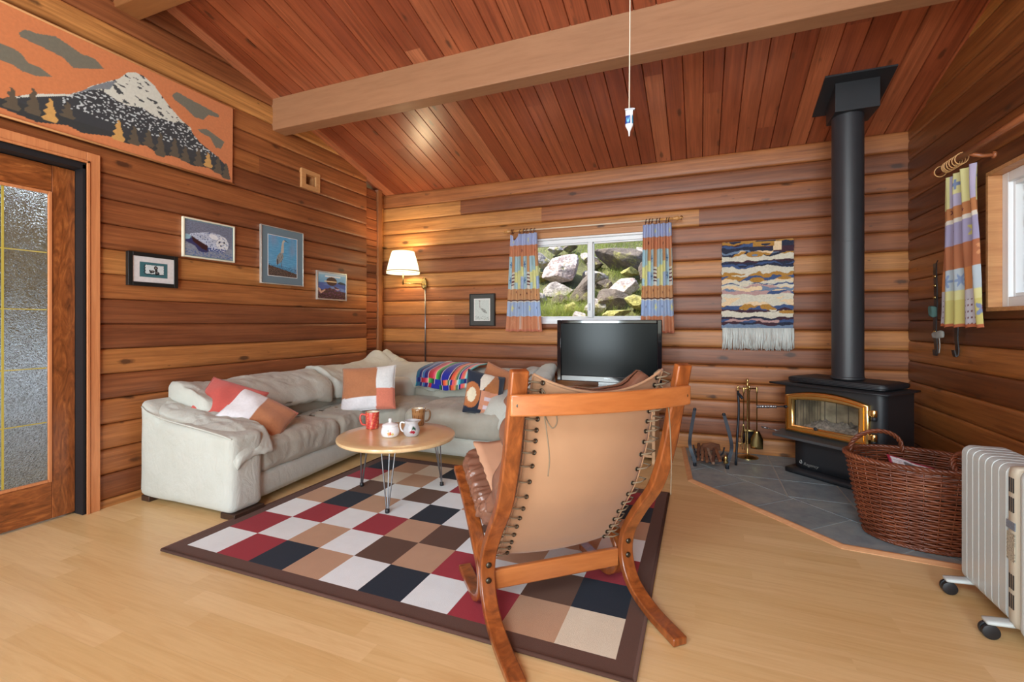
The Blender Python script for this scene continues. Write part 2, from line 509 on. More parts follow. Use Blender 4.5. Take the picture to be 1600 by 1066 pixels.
DOOR = (0.62, 1.632, 0.0, 2.11)
VENT = (3.315, 3.437, 2.452, 2.548)
bm = clip(log_wall('w', None, 'X', -3.433, 1, FY, 4.19, 0.046, 0.157, 4.0, [DOOR, VENT], relief=0.75))
struct('wall_left', bm, M['log_left'], auto=60)
WIN = (-1.66, -0.36, 1.155, 2.005)
bm = log_wall('w', None, 'Y', 4.567, -1, -3.5, 1.66, 0.141, 0.1579, 2.667, [WIN], relief=0.75)
struct('wall_back', bm, M['log_back'], auto=60)
RWIN = (2.05, 3.432, 1.215, 1.993)
bm = clip(log_wall('w', None, 'X', 1.516, -1, FY, 4.56, 0.070, 0.157, 4.0, [RWIN], relief=0.5))
struct('wall_right', bm, M['log_right'], auto=60)
# wall behind the camera, with two glazed openings
bm = clip(log_wall('w', None, 'Y', FY, 1, LX - 0.15, RX + 0.15, 0.141, 0.1579, 4.0, [(-3.1, -0.7, 0.05, 2.1), (-0.2, 1.3, 0.95, 2.2)]))
struct('wall_front', bm, M['log_back'], auto=60)

# floor: maple laminate strips running across the room
t = NT('laminate_floor')
_, x, y, z = t.coords()
w_ = t.math('DIVIDE', y, 0.0975); row = t.math('FLOOR', w_); r1 = t.white(row)
seg = t.math('FLOOR', t.math('ADD', t.math('DIVIDE', x, 0.9), t.math('MULTIPLY', r1, 9.0)))
idv = t.math('ADD', t.math('MULTIPLY', row, 13.3), t.math('MULTIPLY', seg, 7.7)); r2 = t.white(idv); sh = t.math('MULTIPLY', r2, 30.0)
g = t.noise(t.comb(t.math('ADD', t.math('MULTIPLY', x, 1.3), sh), t.math('MULTIPLY', y, 16.0), sh), 1.6, 6.0, 0.6, 1.4)
g2 = t.noise(t.comb(t.math('MULTIPLY', x, 4.0), t.math('MULTIPLY', y, 90.0), sh), 1.0, 4.0, 0.6)
col = t.ramp(r2, [(0.0, rgb(216, 180, 124)), (0.5, rgb(222, 188, 134)), (1.0, rgb(230, 198, 146))])
col = t.mix(t.rng(g, 0.45, 0.75, 0.0, 0.35), col, (0.72, 0.52, 0.34, 1), 'MULTIPLY')
col = t.mix(t.rng(g2, 0.4, 0.75, 0.0, 0.14), col, (0.6, 0.42, 0.28, 1), 'MULTIPLY')
fx = t.math('FRACT', w_)
edge = t.math('MAXIMUM', t.math('LESS_THAN', fx, 0.012), t.math('GREATER_THAN', fx, 0.988))
seam = t.math('MULTIPLY', edge, t.math('COMPARE', t.math('MODULO', t.math('ABSOLUTE', row), 2.0), 0.0, 0.1))
col = t.mix(t.math('MULTIPLY', seam, 0.22), col, (0.3, 0.18, 0.1, 1))
t.put(t.b.inputs['Base Color'], col)
t.b.inputs['Roughness'].default_value = 0.32
t.b.inputs['Specular IOR Level'].default_value = 0.45
M['floor'] = t.m
bm = B(); box(bm, LX - 0.15, RX + 0.15, FY - 0.15, BY + 0.15, -0.1, 0.0)
struct('floor', bm, M['floor'])

# ceiling: boards running up the slope, with V grooves
bm = B(); pitch = 0.1345; xs = []
k = math.floor((LX - 0.02) / pitch)
X = 0.02 + pitch * (math.floor((LX - 0.16 - 0.02) / pitch))
while X < RX + 0.2:
    xs += [(X, 0.014), (X + 0.0045, 0.0), (X + pitch - 0.0045, 0.0)]; X += pitch
for (ya, yb) in ((BY + 0.6, 0.2), (0.2, FY - 0.3)):
    rows = []
    for yy in (ya, yb):
        zz = 2.665 + 0.265 * (BY - yy) if ya > 1 else ceil_z(yy)
        rows.append([bm.verts.new((x_, yy, zz + d)) for x_, d in xs])
        rows.append([bm.verts.new((x_, yy, zz + 0.12)) for x_, d in xs])
    for i in range(len(xs) - 1):
        bm.faces.new((rows[0][i], rows[0][i + 1], rows[2][i + 1], rows[2][i]))
        bm.faces.new((rows[1][i], rows[3][i], rows[3][i + 1], rows[1][i + 1]))
bmesh.ops.recalc_face_normals(bm, faces=bm.faces)
struct('ceiling', bm, M['ceiling'])

def beam(y0, y1, z0, label, m):
    bm = B()
    for (a, b) in (((LX - 0.02), (RX + 0.02)),):
        v = [bm.verts.new(p) for p in ((a, y0, z0), (b, y0, z0), (b, y1, z0), (a, y1, z0),
             (a, y0, ceil_z(y0) + 0.01), (b, y0, ceil_z(y0) + 0.01), (b, y1, ceil_z(y1) + 0.01), (a, y1, ceil_z(y1) + 0.01))]
        for q in ((0, 3, 2, 1), (4, 5, 6, 7), (0, 1, 5, 4), (1, 2, 6, 5), (2, 3, 7, 6), (3, 0, 4, 7)): bm.faces.new([v[i] for i in q])
    o = obj('ceiling_beam', bm, m, bevel=0.006)
    return tag(o, label, 'beam')
beam(2.965, 3.10, 2.82, 'long tan ceiling beam crossing the whole room under the cedar boards', M['beam'])
beam(1.79, 1.935, 3.15, 'ceiling beam end at the top left corner above the mountain banner', M['beam2'])

# notched log ends and flat post in the back left corner
M['logend'] = logs('log_ends', 'X', 0.157, 0.09, [(0, rgb(120, 66, 38)), (1, rgb(168, 98, 56))])
bm = B(); k = 0
z = 0.0
rr = random.Random(3)
while z < 2.62:
    h = 0.118 if rr.random() < 0.7 else 0.07
    d = 0.012 * rr.random()
    box(bm, -3.56, -3.452 - d, 4.19, 4.40, z + 0.003, min(z + h - 0.003, 2.66)); z += h
box(bm, -3.57, -3.475, 4.19, 4.40, 0.0, 2.68)
struct('trim_1', bm, M['logend'], bevel=0.008)
bm = B(); box(bm, -3.56, -3.44, 4.40, 4.475, 0.0, 2.69)
struct('trim_2', bm, wood('corner_post', rgb(128, 78, 44), rgb(156, 98, 56), 'Z', 1.0, 0.5, 16.0, 0.1), bevel=0.006)
bm = B(); box(bm, -3.58, -3.50, 4.475, 4.60, 0.0, 2.69)
struct('trim_3', bm, M['log_back'])

# door in the left wall -------------------------------------------------
d1 = empty('door_1', (-3.52, 1.10, 0.0)); d1['kind'] = 'structure'
def lb(x0, x1, y0, y1, z0, z1):     # door local box from world numbers
    bm = B(); box(bm, x0 + 3.52, x1 + 3.52, y0 - 1.10, y1 - 1.10, z0, z1); return bm
obj('stile', lb(-3.545, -3.502, 1.513, 1.622, 0.012, 2.07), M['doorwood'], d1, bevel=0.003)
obj('stile', lb(-3.545, -3.502, 0.64, 0.75, 0.012, 2.07), M['doorwood'], d1, bevel=0.003)
obj('rail', lb(-3.545, -3.502, 0.75, 1.513, 1.915, 2.07), M['doorwood_h'], d1, bevel=0.003)
obj('rail', lb(-3.545, -3.502, 0.75, 1.513, 0.012, 0.225), M['doorwood_h'], d1, bevel=0.003)
bm = B()
for (a, b, c, d) in ((1.495, 1.513, 0.225, 1.915), (0.75, 0.768, 0.225, 1.915)): box(bm, -3.51 + 3.52, -3.496 + 3.52, a - 1.1, b - 1.1, c, d)
for (c, d) in ((0.225, 0.243), (1.897, 1.915)): box(bm, -3.51 + 3.52, -3.496 + 3.52, 0.768 - 1.1, 1.495 - 1.1, c, d)
obj('glazing_bead', bm, M['casing'], d1, bevel=0.003)
t = NT('patterned_glass')
v = t.coords()[0]
t.b.inputs['Base Color'].default_value = (0.93, 0.95, 0.93, 1)
t.b.inputs['Transmission Weight'].default_value = 1.0
t.b.inputs['Roughness'].default_value = 0.06
t.b.inputs['IOR'].default_value = 1.3
wv = t.new('ShaderNodeTexVoronoi'); wv.feature = 'DISTANCE_TO_EDGE'; wv.inputs['Scale'].default_value = 55.0
ds = t.noise(v, 16.0, 3.0, 0.6, 1.5)
vm = t.new('ShaderNodeVectorMath', operation='MULTIPLY_ADD'); t.l.new(v, vm.inputs[0]); vm.inputs[1].default_value = (1, 1, 1)
cc = t.new('ShaderNodeVectorMath', operation='SCALE'); t.l.new(t.comb(ds, ds, ds), cc.inputs[0]); cc.inputs[3].default_value = 0.09
t.l.new(cc.outputs[0], vm.inputs[2]); t.l.new(vm.outputs[0], wv.inputs['Vector'])
t.bump(t.math('ADD', wv.outputs[0], t.noise(v, 60.0, 3.0, 0.6, 2.0)), 0.85, 0.008)
M['pglass'] = t.m
obj('glass_pane', lb(-3.53, -3.524, 0.75, 1.513, 0.225, 1.915), M['pglass'], d1)
bm = B()
for zc in (0.574, 0.89, 1.228, 1.559): box(bm, 0.0, 0.006, 0.768 - 1.1, 1.495 - 1.1, zc - 0.003, zc + 0.003)
for yc in (1.311, 0.95): box(bm, 0.0, 0.007, yc - 1.1 - 0.004, yc - 1.1 + 0.004, 0.243, 1.897)
obj('brass_came', bm, plain('came_brass', rgb(206, 186, 84), 0.35, 0.35), d1)
# shade of the gap by the door painted as black strips; casing
bm = B()
box(bm, -3.60, -3.552, 0.5, 1.634, 0.0, 2.11); 
bm.free()
bm = B(); box(bm, -3.60, -3.425, 1.622, 1.642, 0.0, 2.10); box(bm, -3.60, -3.425, 0.6, 1.642, 2.075, 2.125)
struct('trim_4', bm, M['black'])
bm = B()
box(bm, -3.435, -3.412, 1.636, 1.705, 0.0, 2.178); box(bm, -3.437, -3.406, 1.636, 1.652, 0.0, 2.125)
box(bm, -3.435, -3.412, 0.55, 1.636, 2.11, 2.178); box(bm, -3.437, -3.406, 0.60, 1.652, 2.11, 2.125); box(bm, -3.435, -3.412, 0.55, 0.62, 0.0, 2.11); box(bm, -3.437, -3.406, 0.604, 0.62, 0.0, 2.11)
struct('trim_5', bm, M['casing'], bevel=0.003)
# hall behind the door
M['hall'] = plain('hall_panelling', rgb(100, 78, 42), 0.7, var=0.4, scale=2)
M['hallfloor'] = plain('hall_floor', rgb(150, 130, 105), 0.4)
bm = B()
box(bm, -5.6, -5.55, -0.2, 4.0, 0.0, 2.6); box(bm, -5.6, -3.6, 3.95, 4.0, 0.0, 2.6)
box(bm, -5.6, -3.6, -0.25, -0.2, 0.0, 2.6); box(bm, -5.6, -3.6, -0.2, 4.0, 2.55, 2.6)
struct('wall_hall', bm, M['hall'])
bm = B(); box(bm, -5.6, -3.6, -0.2, 4.0, -0.05, 0.0); struct('floor_hall', bm, M['hallfloor'])
bm = B(); softbox(bm, -5.35, -4.75, 0.9, 3.1, 0.0, 0.92, 0.05, (6, 8, 6))
tag(obj('pale_hall_block', bm, plain('hall_block_pale', rgb(215, 225, 235), 0.7), smooth=True), 'added pale bench blurred behind the patterned door glass', 'block')  # pale shape added for the bluish-white blur behind the glass
area('hall_fill', (-4.3, 2.2, 2.45), (-4.8, 2.0, 0.6), 1.0, 0.8, 42, (0.75, 0.88, 1.0))  # added unseen lamp; the hall has no window

# air vent in the left wall
vt = empty('wall_vent', (-3.43, 3.376, 2.50), 0, 'small square wooden vent frame high on the left log wall', 'vent')
bm = B()
for (a, b, c, d) in ((-0.113, -0.061, -0.09, 0.09), (0.061, 0.113, -0.09, 0.09), (-0.061, 0.061, 0.048, 0.09), (-0.061, 0.061, -0.09, -0.048)): box(bm, -0.01, 0.018, a, b, c, d)
obj('frame', bm, M['pine'], vt, bevel=0.002)
bm = B()
box(bm, -0.16, -0.01, -0.061, -0.055, -0.048, 0.048); box(bm, -0.16, -0.01, 0.055, 0.061, -0.048, 0.048)
box(bm, -0.16, -0.01, -0.055, 0.055, -0.048, -0.042); box(bm, -0.16, -0.01, -0.055, 0.055, 0.042, 0.048); box(bm, -0.165, -0.16, -0.061, 0.061, -0.048, 0.048)
obj('duct', bm, M['pinex'], vt)

# windows ---------------------------------------------------------------
t = NT('window_glass'); t.b.inputs['Transmission Weight'].default_value = 1.0; t.b.inputs['Roughness'].default_value = 0.0
t.b.inputs['IOR'].default_value = 1.02; t.b.inputs['Base Color'].default_value = (1, 1, 1, 1)
t.b.inputs['Specular IOR Level'].default_value = 0.3
M['glass'] = t.m
w1 = empty('window_1', (-1.01, 4.62, 1.155)); w1['kind'] = 'structure'
bm = B()
x0, x1, z1 = -0.65, 0.65, 0.85
box(bm, x0, x0 + 0.045, -0.03, 0.03, 0, z1); box(bm, x1 - 0.045, x1, -0.03, 0.03, 0, z1)
box(bm, x0 + 0.045, x1 - 0.045, -0.03, 0.03, z1 - 0.05, z1); box(bm, x0 + 0.045, x1 - 0.045, -0.03, 0.03, 0, 0.05)
obj('window_frame', bm, M['vinyl'], w1, bevel=0.004)
bm = B(); box(bm, -0.025, 0.02, -0.042, 0.022, 0.05, z1 - 0.05); 
for (a, b) in ((-0.605, -0.025), (0.02, 0.605)):
    for (c, d, e, f) in ((a, a + 0.012, 0.05, z1 - 0.05), (b - 0.012, b, 0.05, z1 - 0.05), (a, b, 0.05, 0.064), (a, b, z1 - 0.064, z1 - 0.05)): box(bm, c, d, -0.015, 0.015, e, f)
obj('sash', bm, M['vinyl'], w1, bevel=0.003)
bm = B(); box(bm, -0.6, 0.6, -0.003, 0.001, 0.052, z1 - 0.052); obj('pane', bm, M['glass'], w1)
bm = B(); box(bm, -0.016, -0.004, -0.058, -0.042, 0.12, 0.19); obj('latch', bm, M['steel'], w1, bevel=0.003)
bm = B()
box(bm, x0 - 0.002, x1 + 0.002, -0.075, -0.03, -0.012, 0.006); box(bm, x0 - 0.002, x1 + 0.002, -0.062, -0.03, z1 - 0.008, z1 + 0.012)
obj('window_sill', bm, M['vinyl'], w1, bevel=0.003)
bm = B(); box(bm, x0 - 0.06, x1 + 0.06, -0.078, -0.055, z1 + 0.012, z1 + 0.07); obj('head_trim', bm, M['pinex'], w1, bevel=0.003)

w2 = empty('window_2', (1.58, 2.741, 1.215)); w2['kind'] = 'structure'
y0, y1, z1 = -0.69, 0.69, 0.778
bm = B()   # wooden box lining
box(bm, -0.09, 0.10, y1 - 0.022, y1 + 0.001, 0.022, z1 - 0.022); box(bm, -0.09, 0.10, y0 - 0.001, y0 + 0.022, 0.022, z1 - 0.022)
box(bm, -0.09, 0.10, y0, y1, z1 - 0.022, z1 + 0.001); box(bm, -0.09, 0.10, y0, y1, -0.001, 0.022)
obj('jamb', bm, M['pinex'], w2, bevel=0.002)
bm = B(); a0, a1, c0, c1 = y0 + 0.022, y1 - 0.022, 0.022, z1 - 0.022
box(bm, -0.03, 0.06, a1 - 0.055, a1, c0, c1); box(bm, -0.03, 0.06, a0, a0 + 0.055, c0, c1)
box(bm, -0.03, 0.06, a0 + 0.055, a1 - 0.055, c1 - 0.055, c1); box(bm, -0.03, 0.06, a0 + 0.055, a1 - 0.055, c0, c0 + 0.055)
obj('window_frame', bm, M['vinyl'], w2, bevel=0.003)
bm = B(); a0 += 0.055; a1 -= 0.055; c0 += 0.055; c1 -= 0.055
box(bm, -0.01, 0.05, a1 - 0.02, a1, c0, c1); box(bm, -0.01, 0.05, a0, a0 + 0.02, c0, c1); box(bm, -0.01, 0.05, a0 + 0.02, a1 - 0.02, c1 - 0.02, c1); box(bm, -0.01, 0.05, a0 + 0.02, a1 - 0.02, c0, c0 + 0.02)
obj('sash', bm, M['vinyl'], w2, bevel=0.003)
bm = B(); box(bm, 0.02, 0.024, a0, a1, c0, c1); obj('pane', bm, M['glass'], w2)

# hearth ----------------------------------------------------------------
HP = [(-0.125, 4.56), (-0.115, 3.64 + 0.06), (-0.048, 3.636), (0.682, 2.862), (1.133, 2.828), (1.515, 2.80), (1.515, 4.56)]
HP = [(-0.126, 4.555), (-0.05, 3.64), (0.682, 2.862), (1.133, 2.828), (1.515, 2.80), (1.515, 4.555)]
def clip_poly(P, nx_, ny_, d):     # keep nx*x+ny*y <= d
    out = []
    for i in range(len(P)):
        a, b = P[i], P[(i + 1) % len(P)]
        da, db = nx_ * a[0] + ny_ * a[1] - d, nx_ * b[0] + ny_ * b[1] - d
        if da <= 0: out.append(a)
        if da * db < 0:
            s = da / (da - db); out.append((a[0] + (b[0] - a[0]) * s, a[1] + (b[1] - a[1]) * s))
    return out
def area2(P): return sum(P[i][0] * P[(i + 1) % len(P)][1] - P[(i + 1) % len(P)][0] * P[i][1] for i in range(len(P))) / 2
def inset(P, g):
    if area2(P) < 0: P = P[::-1]
    Q = P
    for i in range(len(P)):
        a, b = P[i], P[(i + 1) % len(P)]; dx, dy = b[0] - a[0], b[1] - a[1]; l = math.hypot(dx, dy)
        if l < 1e-6: continue
        nx_, ny_ = dy / l, -dx / l
        Q = clip_poly(Q, nx_, ny_, nx_ * a[0] + ny_ * a[1] - g)
        if len(Q) < 3: return []
    return Q
he = empty('hearth', (0.6, 3.7, 0.0), 0, 'grey slate tiled hearth pad under the wood stove with wooden edging', 'hearth')
bm = B()
lo = [bm.verts.new((p[0] - 0.6, p[1] - 3.7, 0.001)) for p in HP]; hi = [bm.verts.new((p[0] - 0.6, p[1] - 3.7, 0.006)) for p in HP]
bm.faces.new(hi)
for i in range(len(HP)): bm.faces.new((lo[i], lo[(i + 1) % len(HP)], hi[(i + 1) % len(HP)], hi[i]))
bmesh.ops.recalc_face_normals(bm, faces=bm.faces)
obj('grout_bed', bm, plain('grout', rgb(176, 172, 162), 0.8, var=0.06), he)
sq = math.sqrt(0.5)
dA = (-sq * 0.217 - sq * 3.85) ; dd = (0.862 - 0.217, 3.179 - 3.85)
l = math.hypot(*dd); nx_, ny_ = -abs(dd[1]) / l, -abs(dd[0]) / l   # outward towards the room
dlim = nx_ * 0.217 + ny_ * 3.85
polys = []
for i in range(6):
    for j in range(8):
        X0, Y0 = 0.181 + 0.353 * (i - 1), 3.52 + 0.353 * (j - 3)
        P = [(X0, Y0), (X0 + 0.353, Y0), (X0 + 0.353, Y0 + 0.353), (X0, Y0 + 0.353)]
        P = clip_poly(P, nx_, ny_, dlim)
        if len(P) >= 3: polys.append(P)
ux, uy = dd[0] / l, dd[1] / l
for i in range(-3, 8):
    s0 = -0.21 + 0.355 * i
    Q = []
    for s, o_ in ((s0, 0), (s0 + 0.355, 0), (s0 + 0.355, 0.6), (s0, 0.6)):
        Q.append((0.217 + ux * s + nx_ * o_, 3.85 + uy * s + ny_ * o_))
    polys.append(Q)
tiles = []
hp = HP if area2(HP) > 0 else HP[::-1]
for P in polys:
    for i in range(len(hp)):
        a, b = hp[i], hp[(i + 1) % len(hp)]; dx, dy = b[0] - a[0], b[1] - a[1]; ll = math.hypot(dx, dy)
        n_ = (dy / ll, -dx / ll); P = clip_poly(P, n_[0], n_[1], n_[0] * a[0] + n_[1] * a[1])
        if len(P) < 3: break
    if len(P) >= 3 and abs(area2(P)) > 0.003:
        P = inset(P, 0.0045)
        if len(P) >= 3: tiles.append(P)
bm = B()
for P in tiles:
    if area2(P) < 0: P = P[::-1]
    lo = [bm.verts.new((p[0] - 0.6, p[1] - 3.7, 0.004)) for p in P]; hi = [bm.verts.new((p[0] - 0.6, p[1] - 3.7, 0.0095)) for p in P]
    bm.faces.new(hi)
    for i in range(len(P)): bm.faces.new((lo[i], lo[(i + 1) % len(P)], hi[(i + 1) % len(P)], hi[i]))
t = NT('slate_tile'); v = t.coords()[0]
n1 = t.noise(v, 3.0, 6.0, 0.65, 1.0); n2 = t.noise(v, 14.0, 5.0, 0.6)
col = t.ramp(n1, [(0.3, rgb(118, 134, 140)), (0.5, rgb(138, 150, 154)), (0.7, rgb(160, 166, 162))])
col = t.mix(t.rng(n2, 0.45, 0.75, 0, 0.5), col, rgb(92, 102, 112))
t.put(t.b.inputs['Base Color'], col); t.b.inputs['Roughness'].default_value = 0.42
t.bump(n2, 0.25, 0.004); M['slate'] = t.m
obj('slate_tiles', bm, M['slate'], he)
def strip(bm, P, w_, h, cx, cy):
    fr = []
    n = len(P)
    for i in range(n):
        a = P[max(0, i - 1)]; b = P[i]; c = P[min(n - 1, i + 1)]
        d1_ = Vector((b[0] - a[0], b[1] - a[1])); d2_ = Vector((c[0] - b[0], c[1] - b[1]))
        if d1_.length < 1e-6: d1_ = d2_
        if d2_.length < 1e-6: d2_ = d1_
        n1_ = Vector((d1_.y, -d1_.x)).normalized(); n2_ = Vector((d2_.y, -d2_.x)).normalized(); m_ = (n1_ + n2_).normalized(); m_ /= m_.dot(n1_)
        fr.append((Vector((b[0] - cx, b[1] - cy)), m_))
    rings = [[bm.verts.new((p.x + m_.x * s, p.y + m_.y * s, z)) for s, z in ((0, 0), (0, h), (-w_ * 0.35, h), (-w_, 0.003), (-w_, 0))] for p, m_ in fr]
    for a, b in zip(rings, rings[1:]):
        for k in range(5): bm.faces.new((a[k], a[(k + 1) % 5], b[(k + 1) % 5], b[k]))
    bm.faces.new(rings[0]); bm.faces.new(rings[-1]); bmesh.ops.recalc_face_normals(bm, faces=bm.faces)
bm = B(); strip(bm, [(1.515, 2.80), (1.133, 2.828), (0.682, 2.862), (-0.05, 3.64), (-0.126, 4.555)], 0.035, 0.014, 0.6, 3.7)
obj('edging', bm, M['edging'], he)
# baseboard strip under the right hand wall is absent; logs meet the floor
# ================================================================== FURNITURE
def objw(name, bm, m, root, **k):
    """mesh given in world coordinates, stored in the root's local frame"""
    inv = (Matrix.Translation(root.location) @ root.rotation_euler.to_matrix().to_4x4()).inverted()
    bm.transform(inv)
    return obj(name, bm, m, root, **k)

# ---- rug
RUGC = {'W': (232, 240, 242), 'C': (222, 210, 188), 'R': (158, 40, 54), 'N': (12, 28, 46), 'T': (192, 154, 124), 'B': (96, 66, 50)}
GRID = ["WRNTWNWRTC", "RWTWBTRWBN", "WRWRTBWTWR", "TNTWNWBRTW", "WBWBWTNWRT", "RCTWRWTBWN", "NTCNCBWTWR"]
t = NT('rug_pile'); a = t.new('ShaderNodeAttribute', attribute_name='Col'); v = t.coords()[0]
n_ = t.noise(v, 9.0, 5.0, 0.65); n2 = t.noise(v, 420.0, 2.0)
t.put(t.b.inputs['Base Color'], t.mix(t.rng(n_, 0.35, 0.7, 0, 0.14), a.outputs[0], (0.62, 0.6, 0.6, 1), 'MULTIPLY'))
t.b.inputs['Roughness'].default_value = 0.95; t.b.inputs['Sheen Weight'].default_value = 0.04
t.bump(n2, 0.5, 0.004); M['rug'] = t.m
bm = B(); cl = bm.loops.layers.float_color.new('Col')
rx0, rx1, ry0, ry1 = -2.515, -0.195, 1.515, 3.285
ix0, iy0, cw, ch = -2.44, 1.592, 0.2175, 0.2315
def rugface(x0, x1, y0, y1, c, z=0.012):
    # split so that the pile edge is slightly uneven
    f = bm.faces.new([bm.verts.new(p) for p in ((x0, y0, z), (x1, y0, z), (x1, y1, z), (x0, y1, z))])
    k = (lin(c[0]), lin(c[1]), lin(c[2]), 1)
    for l_ in f.loops: l_[cl] = k
BR = (92, 62, 50)
ix1, iy1 = ix0 + 10 * cw, iy0 + 7 * ch
for j in range(7):
    for i in range(10):
        c = RUGC[GRID[j][i]]; v_ = rnd.uniform(-4, 4); c = tuple(q + v_ for q in c)
        rugface(ix0 + i * cw, ix0 + (i + 1) * cw, iy0 + j * ch, iy0 + (j + 1) * ch, c)
for (a_, b_, c_, d_) in ((rx0, rx1, ry0, iy0), (rx0, rx1, iy1, ry1), (rx0, ix0, iy0, iy1), (ix1, rx1, iy0, iy1)): rugface(a_, b_, c_, d_, BR)
P = [(rx0, ry0), (rx1, ry0), (rx1, ry1), (rx0, ry1)]
for i in range(4):
    a_, b_ = P[i], P[(i + 1) % 4]
    f = bm.faces.new([bm.verts.new(p) for p in ((a_[0], a_[1], 0.0), (b_[0], b_[1], 0.0), (b_[0], b_[1], 0.012), (a_[0], a_[1], 0.012))])
    for l_ in f.loops: l_[cl] = (lin(80), lin(54), lin(44), 1)
rug = obj('area_rug', bm, M['rug'])
tag(rug, 'checkered area rug in white, red, navy and tan squares with dark brown border', 'rug')
bm = B()
tube(bm, [(rx0, ry0, 0.009), (rx1, ry0, 0.009)], 0.008, 6); tube(bm, [(rx1, ry0, 0.009), (rx1, ry1, 0.009)], 0.008, 6)
tube(bm, [(rx1, ry1, 0.009), (rx0, ry1, 0.009)], 0.008, 6); tube(bm, [(rx0, ry1, 0.009), (rx0, ry0, 0.009)], 0.008, 6)
obj('bound_edge', bm, plain('rug_binding', rgb(84, 56, 46), 0.9), rug, smooth=True)

# ---- sofa
t = NT('sofa_fabric'); v, x, y, z = t.coords()
n1 = t.noise(v, 2.5, 4.0, 0.6); n2 = t.noise(v, 700.0, 2.0); n3 = t.noise(v, 14.0, 5.0, 0.6, 1.0)
col = t.ramp(n1, [(0.3, rgb(184, 185, 174)), (0.7, rgb(196, 198, 189))])
t.put(t.b.inputs['Base Color'], col)
t.b.inputs['Roughness'].default_value = 0.9; t.b.inputs['Sheen Weight'].default_value = 0.15
fold = t.noise(t.comb(t.math('MULTIPLY', x, 5.0), t.math('MULTIPLY', y, 5.0), t.math('MULTIPLY', z, 3.0)), 2.0, 3.0, 0.55, 2.6)
t.bump(t.math('ADD', t.math('ADD', t.math('MULTIPLY', n3, 0.7), t.math('MULTIPLY', fold, 1.0)), t.math('MULTIPLY', n2, 0.12)), 0.28, 0.022)
M['sofa'] = t.m
M['sofa_dark'] = M['sofa'].copy(); M['sofa_dark'].name = 'sofa_fabric_shaded'  # darker copy, paints shade onto seats and lower backs
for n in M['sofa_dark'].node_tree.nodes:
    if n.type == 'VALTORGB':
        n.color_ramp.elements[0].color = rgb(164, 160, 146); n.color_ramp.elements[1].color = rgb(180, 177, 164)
M['darkwood'] = plain('dark_wood_block', rgb(62, 42, 32), 0.4)
sofa = empty('corner_sofa', (-3.0, 2.9, 0.0), 0, 'large pale grey fabric corner sofa along the left and back log walls', 'sofa')
def wr(amp, f, seed, amp2=0.0, dirn=None):
    def fn(p, u):
        q = Vector((p.x * f + seed, p.y * f, p.z * f))
        n = Vector((noise.noise(q), noise.noise(q + Vector((31, 0, 0))), noise.noise(q + Vector((0, 47, 0))))) * amp
        r_ = Vector((0, 0, 0))
        if amp2:
            s = noise.noise(Vector((p.x * f * 2.2 + seed, p.y * f * 2.2, p.z * f * 0.8)) * 1.6)
            r_ = Vector((0, 0, amp2 * (1 - abs(s) * 4)))
        return p + n + r_
    return fn
def sp_fn(f0, extra):
    def fn(p, u): return extra(f0(p, u), u)
    return fn
# bases
def shx(p, u):     # the left run's front leans away along its length
    if p.x > -2.9: p.x -= (p.y - 2.1) * 0.10
    return p
bm = B(); softbox(bm, -3.37, -2.555, 2.02, 3.50, 0.045, 0.215, 0.03, (8, 10, 4), lambda p, u: shx(p, u)); objw('base', bm, M['sofa'], sofa, smooth=True)
bm = B(); softbox(bm, -3.37, -1.46, 3.385, 4.36, 0.045, 0.215, 0.03, (16, 8, 4)); objw('base', bm, M['sofa'], sofa, smooth=True)
# seat cushions
def seatfn(seed, crown=0.02):
    w0 = wr(0.008, 5.0, seed, 0.0)
    def fn(p, u):
        q = w0(p, u); q.z += crown * (1 - u.x ** 2) * (1 - u.y ** 2) * (1 if u.z > 0 else 0.2)
        a_, b_ = (4.0, 15.0) if seed < 8 and seed != 5.0 else (15.0, 4.0)
        cr_ = (1 - abs(noise.noise(Vector((p.x * a_ + 1.5 * noise.noise(p * 5), p.y * b_ + 1.5 * noise.noise(p * 4), seed)))) * 5)
        if cr_ > 0: q -= Vector((0.007 * max(0, u.x), -0.007 * max(0, -u.y) * (0 if seed < 8 and seed != 5.0 else 1), 0.007)) * cr_
        return q
    return fn
def chain(*fs):
    def fn(p, u):
        for f in fs: p = f(p, u)
        return p
    return fn
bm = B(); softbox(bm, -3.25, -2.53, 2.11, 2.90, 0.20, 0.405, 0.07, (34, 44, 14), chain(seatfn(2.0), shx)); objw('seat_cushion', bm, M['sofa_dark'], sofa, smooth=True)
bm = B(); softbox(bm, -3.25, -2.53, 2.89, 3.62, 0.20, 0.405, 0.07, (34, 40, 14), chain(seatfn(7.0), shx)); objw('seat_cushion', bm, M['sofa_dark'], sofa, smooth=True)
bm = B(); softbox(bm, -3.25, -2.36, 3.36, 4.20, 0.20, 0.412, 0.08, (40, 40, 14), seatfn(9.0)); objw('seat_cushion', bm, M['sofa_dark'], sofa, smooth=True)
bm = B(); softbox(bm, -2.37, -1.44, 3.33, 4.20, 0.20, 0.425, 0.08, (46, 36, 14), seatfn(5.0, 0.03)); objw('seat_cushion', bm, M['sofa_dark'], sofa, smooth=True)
# lower back
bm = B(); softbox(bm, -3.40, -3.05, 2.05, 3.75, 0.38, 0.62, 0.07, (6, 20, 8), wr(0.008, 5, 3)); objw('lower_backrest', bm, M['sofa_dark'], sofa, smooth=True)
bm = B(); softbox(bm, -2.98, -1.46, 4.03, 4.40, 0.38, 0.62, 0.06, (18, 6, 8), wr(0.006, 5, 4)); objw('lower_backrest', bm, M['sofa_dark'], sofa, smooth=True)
bm = B()
mt = Matrix.Translation((-3.02, 3.90, 0)) @ Matrix.Rotation(math.radians(-45), 4, 'Z')
